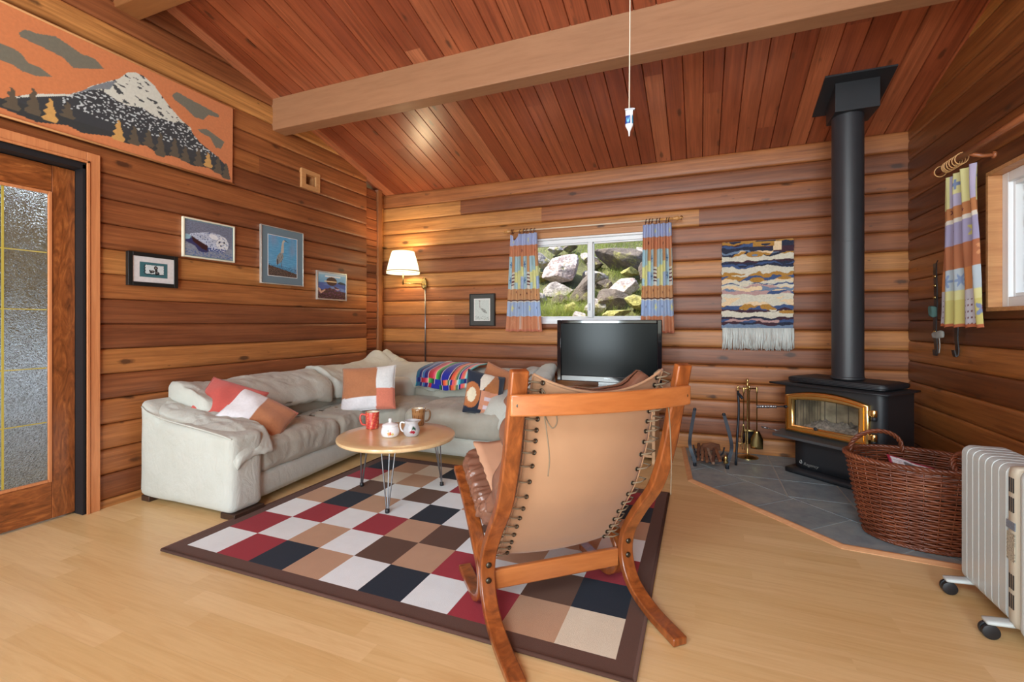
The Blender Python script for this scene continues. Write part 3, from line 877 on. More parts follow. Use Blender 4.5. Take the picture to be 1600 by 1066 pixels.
# corner wedge between the two backs
softbox(bm, -0.13, 0.13, -0.36, 0.36, 0.36, 0.60, 0.08, (8, 14, 8), wr(0.008, 5, 6)); bm.transform(Matrix.Translation((-3.00, 3.84, 0)) @ Matrix.Rotation(math.radians(-45), 4, 'Z'))
objw('corner_backrest', bm, M['sofa'], sofa, smooth=True)
# upper back cushions draped over
def pillowfn(seed, axis, amp=0.016, pull=0.05):
    def fn(p, u):
        s = u.y if axis == 'Y' else u.x
        # pinched ends, plump middle
        k = 1 - 0.25 * abs(s) ** 6
        q = p.copy()
        q.z -= pull * 0.3 * (1 - s * s) * (1 if u.z > 0 else -1) * 0.4
        f = 7.0
        q += Vector((noise.noise(p * f + Vector((seed, 0, 0))), noise.noise(p * f + Vector((0, seed, 0))), noise.noise(p * f + Vector((0, 0, seed))))) * amp
        cr_ = 1 - abs(noise.noise(Vector((p.x * (12 if axis == 'X' else 5) + seed, p.y * (5 if axis == 'X' else 12), p.z * 5)) + Vector((1, 1, 1)) * 1.2 * noise.noise(p * 6))) * 4.5
        if cr_ > 0: q.z -= 0.009 * cr_
        q.z += 0.034 * abs(s) ** 7 * (1 if u.z > 0 else -1)
        return q
    return fn
def slopeX(x0, x1, drop):      # the seat-side edge of a cushion hangs lower
    def fn(p, u):
        t_ = max(0, min(1, (p.x - x0) / (x1 - x0))); p.z -= drop * t_ ** 1.6; return p
    return fn
def slopeY(y0, y1, drop):
    def fn(p, u):
        t_ = max(0, min(1, (y0 - p.y) / (y0 - y1))); p.z -= drop * t_ ** 1.6; return p
    return fn
bm = B(); softbox(bm, -3.41, -2.97, 2.06, 3.23, 0.585, 0.74, 0.075, (28, 60, 14), chain(pillowfn(1.3, 'Y'), slopeX(-3.30, -2.97, 0.13))); objw('back_cushion', bm, M['sofa'], sofa, smooth=True)
def peak(cx, cy, h, r_):
    def fn(p, u):
        d = math.hypot(p.x - cx, p.y - cy)
        if u.z > -0.2: p.z += h * math.exp(-(d / r_) ** 2)
        return p
    return fn
bm = B(); softbox(bm, -3.41, -2.98, 3.25, 4.28, 0.58, 0.745, 0.075, (28, 54, 14), chain(pillowfn(4.7, 'Y'), slopeX(-3.30, -2.98, 0.12), peak(-3.36, 4.26, 0.11, 0.17))); objw('back_cushion', bm, M['sofa'], sofa, smooth=True)
bm = B(); softbox(bm, -3.32, -2.44, 3.98, 4.42, 0.57, 0.735, 0.075, (50, 28, 14), chain(pillowfn(8.1, 'X'), slopeY(4.32, 3.98, 0.11), peak(-3.30, 4.38, 0.11, 0.17))); objw('back_cushion', bm, M['sofa'], sofa, smooth=True)
bm = B(); softbox(bm, -2.46, -1.44, 3.97, 4.42, 0.57, 0.70, 0.07, (54, 28, 14), chain(pillowfn(11.4, 'X', 0.012), slopeY(4.32, 3.97, 0.09))); objw('back_cushion', bm, M['sofa'], sofa, smooth=True)
# left arm: body and draped pad
def armfn(p, u):
    t_ = max(0, min(1, (p.x + 3.37) / 0.82))
    top = 0.665 - 0.10 * min(1, t_ * 4) - 0.075 * t_
    z0 = 0.03
    p.z = z0 + (p.z - z0) * (top - z0) / 0.62
    p += Vector((noise.noise(p * 4), noise.noise(p * 4 + Vector((9, 0, 0))), noise.noise(p * 4 + Vector((0, 9, 0))))) * 0.006
    return p
bm = B(); softbox(bm, -3.37, -2.515, 1.885, 2.115, 0.03, 0.65, 0.05, (30, 10, 24), armfn); objw('arm', bm, M['sofa'], sofa, smooth=True)
def padfn(p, u):
    t_ = max(0, min(1, (p.x + 3.38) / 0.92))
    p.z -= 0.03 + 0.165 * t_ ** 0.8
    if u.x > 0.6: p.z -= 0.10 * ((u.x - 0.6) / 0.4) ** 2
    p.z -= 0.05 * max(0, -u.y) ** 2
    p += Vector((noise.noise(p * 8), noise.noise(p * 8 + Vector((9, 0, 0))), noise.noise(p * 8 + Vector((0, 9, 0))))) * 0.016
    cr_ = 1 - abs(noise.noise(Vector((p.x * 6, p.y * 11, p.z * 9)) + Vector((1, 1, 1)) * noise.noise(p * 7))) * 4.5
    if cr_ > 0: p.z -= 0.010 * cr_
    return p
bm = B(); softbox(bm, -3.37, -2.50, 1.905, 2.18, 0.618, 0.690, 0.035, (60, 24, 8), padfn); objw('arm_pad', bm, M['sofa'], sofa, smooth=True)
# right arm
def arm2(p, u):
    t_ = max(0, min(1, (4.4 - p.y) / 1.0)); top = 0.66 - 0.20 * t_
    p.z = 0.03 + (p.z - 0.03) * (top - 0.03) / 0.62; return p
bm = B(); softbox(bm, -1.465, -1.30, 3.36, 4.40, 0.03, 0.65, 0.05, (5, 18, 12), arm2); objw('arm', bm, M['sofa'], sofa, smooth=True)
def pad2(p, u):
    t_ = max(0, min(1, (4.42 - p.y) / 1.05)); p.z -= 0.20 * t_
    p.z += 0.06 * max(0, u.y) ** 3 * (1 if u.x > 0 else 0.3)
    if u.y < -0.75: p.z -= 0.12 * ((-u.y - 0.75) / 0.25) ** 2
    p.x -= 0.02 * math.sin(p.y * 60) * 0.3
    p += Vector((noise.noise(p * 8), noise.noise(p * 8 + Vector((9, 0, 0))), noise.noise(p * 8 + Vector((0, 9, 0))))) * 0.016
    return p
bm = B(); softbox(bm, -1.62, -1.290, 3.35, 4.40, 0.60, 0.72, 0.055, (12, 30, 6), pad2); objw('arm_pad', bm, M['sofa'], sofa, smooth=True)
# piping
bm = B()
tube(bm, crom([(-3.33, 1.886, 0.612), (-3.25, 1.880, 0.578), (-3.05, 1.879, 0.545), (-2.80, 1.880, 0.520), (-2.60, 1.882, 0.495), (-2.53, 1.905, 0.47)], 6), 0.005, 6)
objw('piping', bm, M['sofa'], sofa, smooth=True)
for (a, b, c, d) in ((-2.62, -2.50, 1.90, 2.10), (-3.36, -3.28, 1.90, 1.98), (-1.44, -1.32, 3.38, 3.46), (-3.36, -3.28, 4.25, 4.35), (-1.44, -1.32, 4.28, 4.36)):
    bm = B(); box(bm, a, b, c, d, 0.0, 0.035); objw('foot', bm, M['darkwood'], sofa, bevel=0.003)

# ---- loose cushions
M['fabric'] = painted('painted_fabric', 0.9, 0.3, 0.3, 500)
def cushion(name, w_, h, thick, center, az, tilt, roll, colfn, label, seed=1.0, pinch=0.05, group=None):
    """az: heading the front faces (deg, 0 = -Y, +ve towards +X), tilt: lean back, roll: in its own plane"""
    bm = B(); n = 56; vs = {}
    for s in (0, 1):
        for j in range(n + 1):
            for i in range(n + 1):
                u, v = 2 * i / n - 1, 2 * j / n - 1
                if s == 1 and (i in (0, n) or j in (0, n)): vs[(1, i, j)] = vs[(0, i, j)]; continue
                e = max(0.0, (1 - u * u)) ** 0.42 * max(0.0, (1 - v * v)) ** 0.42
                px = w_ / 2 * u * (1 - pinch * (1 - v * v)); pz = h / 2 * v * (1 - pinch * (1 - u * u))
                py = thick / 2 * e * (-1 if s == 0 else 1)
                k = noise.noise(Vector((px * 9 + seed, pz * 9, s * 5.0))) * 0.012 * (0.3 + e)
                vs[(s, i, j)] = bm.verts.new((px + k * 0.3, py + k, pz + k * 0.3))
    cols = []
    for j in range(n):
        for i in range(n):
            bm.faces.new((vs[(0, i, j)], vs[(0, i + 1, j)], vs[(0, i + 1, j + 1)], vs[(0, i, j + 1)]))
            bm.faces.new((vs[(1, i, j)], vs[(1, i, j + 1)], vs[(1, i + 1, j + 1)], vs[(1, i + 1, j)]))
    me = D.meshes.new(name); bm.to_mesh(me); bm.free()
    paint(me, lambda c: colfn(c.x / w_ + 0.5, c.z / h + 0.5, c.y < 0.004))
    o = link(name, me, M['fabric'])
    R_ = Matrix.Rotation(math.radians(az), 4, 'Z') @ Matrix.Rotation(math.radians(-tilt), 4, 'X') @ Matrix.Rotation(math.radians(roll), 4, 'Y')
    o.matrix_world = Matrix.Translation(center) @ R_
    bm = B()
    pts = [vs_ for vs_ in []]
    P = []
    for k in range(4 * n):
        q = k % n; s_ = k // n
        i, j = ((q, 0), (n, q), (n - q, n), (0, n - q))[s_]
        u, v = 2 * i / n - 1, 2 * j / n - 1
        P.append((w_ / 2 * u * (1 - pinch * (1 - v * v)), 0, h / 2 * v * (1 - pinch * (1 - u * u))))
    tube(bm, P, 0.004, 5, closed=True)
    me2 = D.meshes.new('seam'); bm.to_mesh(me2); bm.free()
    paint(me2, lambda c: mixc(colfn(min(0.99, max(0.01, c.x / w_ + 0.5)), min(0.99, max(0.01, c.z / h + 0.5)), True), (60, 50, 45), 0.12))
    link('seam', me2, M['fabric'], o)
    return tag(o, label, 'cushion', group)
WH, TAN, COR, SAL = (232, 230, 232), (184, 120, 80), (204, 88, 76), (222, 130, 104)
cushion('throw_pillow', 0.38, 0.34, 0.12, (-2.99, 2.225, 0.600), 50, 45, 26, lambda u, v, f: (196, 84, 74), 'plain coral red throw pillow on the left end of the sofa, behind a patchwork one', 2.0)
def cb1(u, v, f):
    if not f: return (224, 196, 180) if int(u * 14) % 2 else (236, 226, 216)
    if v > 0.92: return SAL
    if v < 0.05 and u > 0.8: return WH
    return WH if u < 0.46 else TAN
cushion('throw_pillow', 0.41, 0.31, 0.14, (-2.80, 2.31, 0.525), 72, 48, 46, cb1, 'white and tan patchwork throw pillow slumped over beside the coral one', 5.0)
def cb2(u, v, f):
    if not f: return (150, 40, 40)
    if u < 0.66: return WH if v < 0.27 else TAN
    return SAL if v < 0.45 else (232, 234, 232)
cushion('throw_pillow', 0.46, 0.40, 0.15, (-2.68, 3.30, 0.580), 26, 26, -4, cb2, 'square tan, white and salmon patchwork pillow standing in the sofa corner', 8.0)
def nav(u, v, f):
    NV = (32, 42, 60)
    if not f: return NV
    if ell(u, v, 0.13, 0.40, 0.10, 0.17, 0.0): return (238, 226, 196)
    if ell(u, v, 0.13, 0.40, 0.20, 0.30, 0.0): return (190, 116, 66)
    if 0.34 < u < 0.80 and v < 0.52:
        if (0.12 < v < 0.20 or 0.31 < v < 0.39) and 0.44 < u < 0.74: return (222, 206, 212)
        if v < 0.10 and (u < 0.42): return NV
        return (216, 150, 118)
    if 0.30 < u < 0.80 and v >= 0.52:
        return (236, 228, 210) if (v - 0.52) > (u - 0.36) * 1.25 and ell(u, v, 0.55, 0.55, 0.28, 0.46) else ((184, 116, 64) if u > 0.42 else NV)
    return NV
cushion('throw_pillow', 0.34, 0.36, 0.12, (-1.66, 3.50, 0.560), 50, 20, 16, nav, 'navy throw pillow with cream oval and striped arch pattern against the right arm', 3.0)
cushion('throw_pillow', 0.38, 0.36, 0.12, (-1.62, 3.74, 0.575), 30, 18, 24, lambda u, v, f: TAN if v > 0.2 or u > 0.4 else (222, 150, 124), 'tan throw pillow tucked behind the navy patterned pillow', 4.0)

# ---- serape over the sofa back
def serape_col(u, v):
    bands = [(0.00, (24, 96, 132)), (0.07, (26, 30, 110)), (0.115, (200, 190, 180)), (0.123, (60, 110, 170)), (0.17, (30, 24, 110)), (0.235, (214, 196, 214)), (0.245, (160, 24, 40)), (0.33, (220, 60, 90)), (0.375, (240, 190, 170)), (0.39, (90, 190, 70)), (0.44, (20, 110, 60)), (0.47, (16, 30, 50)), (0.495, (220, 200, 210)), (0.503, (20, 34, 156)), (0.64, (226, 208, 214)), (0.648, (70, 20, 36)), (0.68, (226, 70, 50)), (0.74, (248, 150, 90)), (0.78, (60, 120, 90)), (0.81, (236, 236, 230)), (0.82, (40, 40, 120)), (0.855, (230, 90, 120)), (0.90, (240, 110, 70)), (0.94, (214, 224, 220)), (0.97, (70, 190, 190))]
    if v < 0.20:
        k = int(v / 0.10); uu = (u * 1.0 + 0.14 * (1 if k else -0.10)) % 1.0
        if k == 0 and 0.30 < uu < 0.44: return (24, 34, 150)
        u = uu
    c = bands[0][1]
    for (p, q), nx_ in zip(bands, bands[1:] + [(1.01, (0, 0, 0))]):
        if p <= u < nx_[0]:
            c = q; f_ = (u - p) / (nx_[0] - p)
            if nx_[0] - p > 0.03 and nx_[0] - p < 0.1 and q[0] > 80: c = mixc(q, nx_[1], f_ * 0.6)
    return c
PY = crom([(3.945, 0, 0.515), (3.945, 0, 0.59), (3.985, 0, 0.655), (4.06, 0, 0.69), (4.17, 0, 0.712), (4.29, 0, 0.722), (4.38, 0, 0.722)], 6)
def serape_pos(u, v):
    s = v * (len(PY) - 1); i = min(len(PY) - 2, int(s)); p = PY[i].lerp(PY[i + 1], s - i)
    x = -2.60 + u * 0.58 + (1 - v) * (-0.02) + 0.02 * nz(v * 4, u * 3)
    low = 0.008 * math.sin(u * 9) * (1 - v) ** 3 - 0.03 * u * (1 - v) ** 3 + 0.05 * max(0, u - 0.78) * 4 * (1 - v) ** 2
    return Vector((x, p.x - 0.016 + 0.004 * nz(u * 7, v * 3, 2), p.z + low + 0.010 + 0.006 * nz(u * 8, v * 3)))
se = panel('serape_blanket', 1, 1, 200, 60, serape_col, M['fabric'], serape_pos)
so = se.modifiers.new('solid', 'SOLIDIFY'); so.thickness = 0.005; so.offset = 1
tag(se, 'multicoloured striped serape blanket draped over the sofa back', 'blanket')

# ---- round coffee table on hairpin legs
ct = empty('coffee_table', (-1.875, 2.595, 0.012), math.radians(0), 'round light maple coffee table with steel hairpin legs on the rug', 'table')
t = NT('table_maple'); v, x, y, z = t.coords()
n1 = t.noise(t.comb(t.math('MULTIPLY', x, 2.0), t.math('MULTIPLY', y, 14.0), z), 1.8, 5.0, 0.6, 1.0)
t.put(t.b.inputs['Base Color'], t.ramp(n1, [(0.3, rgb(224, 184, 132)), (0.7, rgb(236, 202, 154))]))
t.b.inputs['Roughness'].default_value = 0.28; t.b.inputs['Coat Weight'].default_value = 0.4; t.b.inputs['Coat Roughness'].default_value = 0.15
M['maple'] = t.m
bm = B(); lathe(bm, [(0.355, 0.370), (0.378, 0.372), (0.384, 0.378), (0.385, 0.386), (0.383, 0.394), (0.376, 0.398), (0.30, 0.398)], 72)
obj('tabletop', bm, M['maple'], ct, auto=35)
for (lx, ly) in ((-1.738, 2.307), (-2.179, 2.62), (-1.685, 2.833)):
    dx, dy = lx + 1.875, ly - 2.595; r_ = math.hypot(dx, dy); ax, ay = dx / r_, dy / r_; sx, sy = -ay, ax
    r_ = 0.315
    top = (ax * 0.285, ay * 0.285)
    bm = B()
    foot = Vector((ax * r_, ay * r_, 0.012))
    for k, (o1, o2) in enumerate(((-0.042, 0.0), (0.042, 0.0), (0.0, 0.035))):
        tx, ty = top[0] + sx * o1 - ax * o2, top[1] + sy * o1 - ay * o2
        tube(bm, [foot + Vector((sx * o1 * 0.12, sy * o1 * 0.12, 0)), (tx, ty, 0.366)], 0.0042, 8)
    tube(bm, [foot + Vector((-sx * 0.006, -sy * 0.006, 0.0)), foot + Vector((0, 0, -0.004)), foot + Vector((sx * 0.006, sy * 0.006, 0))], 0.0042, 8)
    box(bm, top[0] - 0.05, top[0] + 0.05, top[1] - 0.05, top[1] + 0.05, 0.364, 0.370)
    lg = obj('leg', bm, M['steel'], ct, auto=50)
    bm = B(); lathe(bm, [(0.012, 0.0), (0.014, 0.003), (0.013, 0.024), (0.009, 0.026)], 16, (foot.x, foot.y, 0)); obj('foot_cap', bm, M['dark'], lg, smooth=True)

# ---- things on the coffee table (top at z = 0.410)
TZ = 0.4105
def handle(bm, cx, z0, z1, out, r=0.006, sgn=1):
    tube(bm, crom([(cx, 0, z1), (cx + sgn * out * 0.75, 0, z1 + 0.004), (cx + sgn * out, 0, (z0 + z1) / 2 + 0.012), (cx + sgn * out * 0.7, 0, z0 + 0.01), (cx, 0, z0)], 7), r, 8)
def mug(name, loc, rz, r0, r1, h, colfn, label, inner):
    root = empty(name, loc, rz, label, 'mug'); root.scale = (1.2, 1.2, 1.2)
    bm = B(); lathe(bm, [(r0 * 0.8, 0.0), (r0, 0.004)] + [(r0 + (r1 - r0) * k / 12, 0.004 + (h - 0.004) * k / 12) for k in range(1, 13)] + [(r1 - 0.002, h + 0.0015), (r1 - 0.004, h)], 40, cap1=False)
    me = D.meshes.new('body'); bm.to_mesh(me); bm.free(); paint(me, colfn); link('body', me, M['glaze'], root)
    bm = B(); lathe(bm, [(r1 - 0.004, h), (r1 - 0.005, h - 0.006), (r0 - 0.006, 0.012), (0.002, 0.010)], 40, cap0=False); obj('inside', bm, inner, root, smooth=True)
    bm = B(); handle(bm, -r1 + 0.002, 0.022, h - 0.016, 0.030, 0.0055, -1)
    me = D.meshes.new('handle'); bm.to_mesh(me); bm.free(); paint(me, lambda c: colfn(Vector((9, 9, c.z)))); link('handle', me, M['glaze'], root)
    return root
M['glaze'] = painted('painted_glaze', 0.22, coat=0.6)
def redc(c):
    if c.x > 5: return (214, 84, 74)
    a = math.atan2(c.y, c.x) * 6; s = math.sin(a * 2.1 + c.z * 70) * math.sin(c.z * 120 + a)
    return (236, 170, 110) if s > 0.72 else ((150, 30, 40) if s < -0.8 else (212, 78, 68))
mug('coffee_mug', (-2.13, 2.66, TZ), math.radians(35), 0.036, 0.040, 0.098, redc, 'tall red patterned mug with cream inside near the left of the coffee table', M['cream'])
def brc(c):
    if c.x > 5: return (120, 84, 50)
    a = math.atan2(c.y, c.x) * 6; s = math.sin(a * 1.7 + c.z * 50) * math.sin(c.z * 90)
    return (150, 108, 66) if s > 0.5 else ((120, 78, 44) if s < -0.6 else (168, 122, 78))
mug('coffee_mug', (-1.895, 2.88, TZ), math.radians(205), 0.034, 0.042, 0.100, brc, 'tan brown patterned mug at the back of the coffee table', M['cream'])
bm = B(); tube(bm, crom([(0.0, 0, 0.013), (0.014, 0.004, 0.05), (0.028, 0.008, 0.10), (0.036, 0.010, 0.125)], 5), [0.0022] * 16, 6)
softbox(bm, -0.010, 0.008, -0.006, 0.006, 0.010, 0.016, 0.003, (4, 4, 2))
o = obj('teaspoon', bm, M['steel'], None, smooth=True, loc=(-1.895, 2.88, TZ)); o.scale = (1.2, 1.2, 1.2); tag(o, 'metal teaspoon standing in the tan brown mug', 'spoon')
def fruit(kind):
    def fn(c):
        W_ = (244, 244, 246)
        a = math.atan2(c.y, c.x); u_ = (a + PI / 2 + math.radians(-2)) * 0.045; z_ = c.z
        if c.y > 0 or c.z > 0.076: return W_
        if kind == 'peach':
            if ell(u_, z_, -0.005, 0.026, 0.010, 0.011): return (232, 160, 80) if u_ < -0.002 else (222, 96, 60)
            if ell(u_, z_, 0.012, 0.022, 0.006, 0.008): return (226, 206, 120)
            if ell(u_, z_, -0.008, 0.041, 0.010, 0.003, -0.8): return (60, 110, 60)
        else:
            if ell(u_, z_, -0.003, 0.030, 0.008, 0.008) or ell(u_, z_, 0.010, 0.026, 0.008, 0.008): return (206, 40, 60)
            if ell(u_, z_, 0.014, 0.047, 0.013, 0.006, -0.7): return (40, 96, 66)
            if ell(u_, z_, 0.003, 0.044, 0.002, 0.012, 0.3): return (70, 110, 60)
        return W_
    return fn
sb = empty('sugar_bowl', (-1.875, 2.520, TZ), math.radians(34), 'white lidded sugar bowl with a painted peach on the coffee table', 'bowl'); sb.scale = (1.16, 1.16, 1.16)
bm = B(); prof = [(0.034, 0.0), (0.042, 0.003)] + [(0.042 + 0.010 * math.sin(PI * (k / 14) ** 0.8) * 0.9, 0.003 + 0.058 * k / 14) for k in range(1, 15)]
lathe(bm, prof, 64); me = D.meshes.new('bowl'); bm.to_mesh(me); bm.free(); paint(me, fruit('peach')); link('bowl', me, M['glaze'], sb)
bm = B(); lathe(bm, [(0.044, 0.061), (0.046, 0.064), (0.040, 0.071), (0.022, 0.077), (0.010, 0.080), (0.007, 0.084), (0.010, 0.092), (0.009, 0.100), (0.003, 0.103)], 36)
lid = obj('lid', bm, M['white'], sb, smooth=True)
cj = empty('cream_jug', (-1.758, 2.590, TZ), math.radians(34), 'white cream jug with painted cherries beside the sugar bowl', 'jug'); cj.scale = (1.2, 1.2, 1.2)
bm = B(); prof = [(0.030, 0.0), (0.036, 0.003)]
for k in range(1, 20):
    s = k / 19; prof.append((0.036 + 0.009 * math.sin(PI * min(1, s * 1.5)) - 0.004 * max(0, s - 0.55) + 0.004 * max(0, s - 0.8) * 5, 0.003 + 0.082 * s))
rings = lathe(bm, prof, 64, cap1=False)
for k, ring in enumerate(rings[-5:]):
    for v_ in ring:
        a = math.atan2(v_.co.y, v_.co.x)
        if abs(a) < 0.6: v_.co.x += 0.016 * (k / 4) * (1 - abs(a) / 0.6)
bmesh.ops.solidify(bm, geom=bm.faces[:], thickness=0.0025)
me = D.meshes.new('body'); bm.to_mesh(me); bm.free(); paint(me, fruit('cherry')); link('body', me, M['glaze'], cj)
bm = B(); handle(bm, -0.036, 0.022, 0.072, 0.024, 0.0045, -1); obj('handle', bm, M['white'], cj, smooth=True)
# ---- bentwood sling armchair, seen from behind
CH = empty('lounge_chair', (-0.3095, 1.571, 0.0), math.radians(40.9), 'bentwood lounge chair with laced tan canvas back and leather cushions', 'chair')
M['bent'] = wood('bent_beech', rgb(84, 38, 16), rgb(150, 80, 36), 'Z', 1.0, 0.3, 7.0, 0.5, rgb(178, 102, 50), 2.2)
M['rail'] = wood('chair_rail', rgb(166, 94, 46), rgb(190, 116, 62), 'X', 1.0, 0.32, 12.0, 0.5, None, 1.0)
M['canvas'] = plain('tan_canvas', rgb(170, 128, 94), 0.85, var=0.06, scale=3, bump=0.2, bscale=900, sheen=0.15)
M['leather'] = plain('brown_leather', rgb(124, 84, 66), 0.28, var=0.2, scale=6, bump=0.35, bscale=60, coat=0.15)
M['leather_tan'] = plain('suede_top', rgb(196, 148, 116), 0.8, var=0.06, scale=5)
M['cord'] = plain('lacing_cord', rgb(124, 106, 84), 0.9)
M['bolt'] = plain('dark_bolt', rgb(84, 78, 68), 0.35, 0.9)
AP = [(-0.035, 1.005), (0.01, 0.84), (0.052, 0.69), (0.122, 0.53), (0.235, 0.39), (0.315, 0.27), (0.330, 0.165), (0.275, 0.075), (0.15, 0.030), (-0.02, 0.017)]
BP = [(0.82, 0.455), (0.70, 0.400), (0.58, 0.335), (0.47, 0.255), (0.395, 0.20), (0.368, 0.150), (0.385, 0.085), (0.45, 0.038), (0.56, 0.030), (0.71, 0.030)]
HW = 0.306
for sx in (1, -1):
    bm = B(); ribbon(bm, crom([(0, s, z) for s, z in AP], 7), 0.030, 0.058)
    o = obj('rear_frame', bm, M['bent'], CH, loc=(sx * HW, 0, 0), bevel=0.005, auto=50)
    bm = B(); ribbon(bm, crom([(0, s, z) for s, z in BP], 7), 0.028, 0.056)
    obj('front_frame', bm, M['bent'], CH, loc=(sx * HW, 0, 0), bevel=0.005, auto=50)
def railbar(z0, z1, s_end, bow, th, name, xe):
    bm = B(); n = 24; vs = []
    for i in range(n + 1):
        u = 2 * i / n - 1; x = xe * u; s = s_end - bow * (1 - u * u)
        vs.append([bm.verts.new(p) for p in ((x, s - th / 2, z0), (x, s + th / 2, z0), (x, s + th / 2, z1), (x, s - th / 2, z1))])
    for a, b in zip(vs, vs[1:]):
        for k in range(4): bm.faces.new((a[k], a[(k + 1) % 4], b[(k + 1) % 4], b[k]))
    bm.faces.new(vs[0]); bm.faces.new(vs[-1]); bmesh.ops.recalc_face_normals(bm, faces=bm.faces)
    return obj(name, bm, M['rail'], CH, bevel=0.005, auto=50)
railbar(0.862, 0.930, -0.028, 0.050, 0.022, 'top_rail', HW + 0.030)
railbar(0.115, 0.190, 0.352, 0.0, 0.024, 'cross_rail', HW - 0.027)
for sx in (1, -1):
    for (s, z) in ((-0.038, 0.896), (0.303, 0.232), (0.305, 0.172)):
        bm = B(); lathe(bm, [(0.011, 0), (0.011, -0.004), (0.006, -0.007)], 16, (sx * (HW + (0.006 if z > 0.8 else 0.0)), s + (0 if z > 0.8 else 0.008), z), axis='Y', cap1=True)
        obj('bolt', bm, M['bolt'], CH, smooth=True)
# canvas sling, hung between the frames by lacing
SP = crom([(0.020, 0, 0.985), (0.055, 0, 0.90), (0.085, 0, 0.80), (0.115, 0, 0.69), (0.185, 0, 0.53), (0.275, 0, 0.40), (0.350, 0, 0.290), (0.42, 0, 0.225), (0.52, 0, 0.280), (0.62, 0, 0.355), (0.72, 0, 0.405), (0.79, 0, 0.44)], 6)
NS = len(SP) - 1
def sling(u, v):       # v = 0 seat front .. 1 back top ; u across
    s = (1 - v) * NS; i = min(NS - 1, int(s)); p = SP[i].lerp(SP[i + 1], s - i)
    t_ = (SP[min(NS, i + 1)] - SP[i]).normalized()
    n = Vector((t_.z, 0, -t_.x))      # (s,z) plane normal, pointing back/down
    if n.x > 0: n = -n
    xx = (2 * u - 1); sag = 0.055 * (1 - xx * xx) * (0.35 + 0.65 * math.sin(PI * min(1, (1 - v) * 1.6 + 0.1)))
    hw = HW - 0.060
    q = p + n * sag
    if v > 0.9: q.z -= 0.055 * (1 - xx * xx) * (v - 0.9) / 0.1
    return Vector((xx * hw, q.x - 0.018, q.z))
def cnv(u, v): return (198, 150, 110)
bm = B(); nx_, ny_ = 24, 60; g = [[bm.verts.new(sling(i / nx_, j / ny_)) for i in range(nx_ + 1)] for j in range(ny_ + 1)]
for j in range(ny_):
    for i in range(nx_): bm.faces.new((g[j][i], g[j][i + 1], g[j + 1][i + 1], g[j + 1][i]))
o = obj('canvas_sling', bm, M['canvas'], CH, smooth=True); s_ = o.modifiers.new('s', 'SOLIDIFY'); s_.thickness = 0.004
bm = B()
tube(bm, [sling(i / 24, 1.0) + Vector((0, 0, 0.001)) for i in range(25)], 0.005, 6)
for e in (0.0, 1.0): tube(bm, [sling(e, j / 60) for j in range(61)], 0.0035, 6)
obj('sling_hem', bm, M['canvas'], CH, smooth=True)
ey = None
for sx in (1, -1):
    k = 0
    vv = 0.985
    while vv > 0.40:
        e = sling(0.94 if sx > 0 else 0.06, vv) + Vector((0, -0.005, 0))
        edge = sling(1.0 if sx > 0 else 0.0, vv)
        # find height on the frame beside it
        zf = e.z - 0.020
        sf = None
        for (a, b) in zip(AP, AP[1:]):
            if b[1] <= zf <= a[1]: sf = a[0] + (b[0] - a[0]) * (a[1] - zf) / (a[1] - b[1]); break
        if sf is None: sf = e.y
        fr_ = Vector((sx * (HW - 0.031), sf + 0.012, zf + 0.03))
        bm = B(); tube(bm, [e + Vector((0, -0.002, 0)), (e + fr_) / 2 + Vector((0, -0.012, 0.0)), fr_, Vector((edge.x, edge.y + 0.012, edge.z + 0.012)), e + Vector((0, 0.012, 0.012))], 0.0032, 6)
        obj('lacing', bm, M['cord'], CH, smooth=True)
        if ey is None:
            b2 = B(); lathe(b2, [(0.0075, 0), (0.0085, -0.002), (0.006, -0.003), (0.0035, 0.0)], 14, (0, 0, 0), axis='Y'); ey = obj('eyelet', b2, M['bolt'], CH, smooth=True, loc=e)
        else:
            c = ey.copy(); C.objects.link(c); c.parent = CH; c.location = e
        vv -= 0.034; k += 1
bm = B(); e = sling(0.06, 0.96)
tube(bm, crom([e + Vector((0.0, -0.01, 0)), e + Vector((-0.005, -0.035, -0.06)), e + Vector((0.008, -0.05, -0.20)), e + Vector((0.004, -0.05, -0.27))], 8), 0.0022, 6)
obj('cord_end', bm, M['cord'], CH, smooth=True); bm = B()
tube(bm, crom([e + Vector((0.0, -0.01, 0)), e + Vector((0.028, -0.03, -0.05)), e + Vector((0.040, -0.04, -0.10)), e + Vector((0.020, -0.045, -0.12)), e + Vector((0.002, -0.03, -0.08)), e + Vector((0.0, -0.012, -0.02))], 8), 0.0022, 6)
obj('cord_end', bm, M['cord'], CH, smooth=True); bm = B()
e = sling(0.98, 0.95)
tube(bm, crom([e + Vector((0.0, -0.01, 0)), e + Vector((0.018, -0.035, -0.05)), e + Vector((0.022, -0.05, -0.25)), e + Vector((0.020, -0.05, -0.385))], 8), 0.0022, 6)
obj('cord_end', bm, M['cord'], CH, smooth=True); bm = B()
tube(bm, crom([e + Vector((0.0, -0.01, 0)), e + Vector((-0.03, -0.03, -0.02)), e + Vector((-0.03, -0.03, -0.05)), e + Vector((0.0, -0.01, -0.02))], 8), 0.0022, 6)
obj('cord_end', bm, M['cord'], CH, smooth=True)
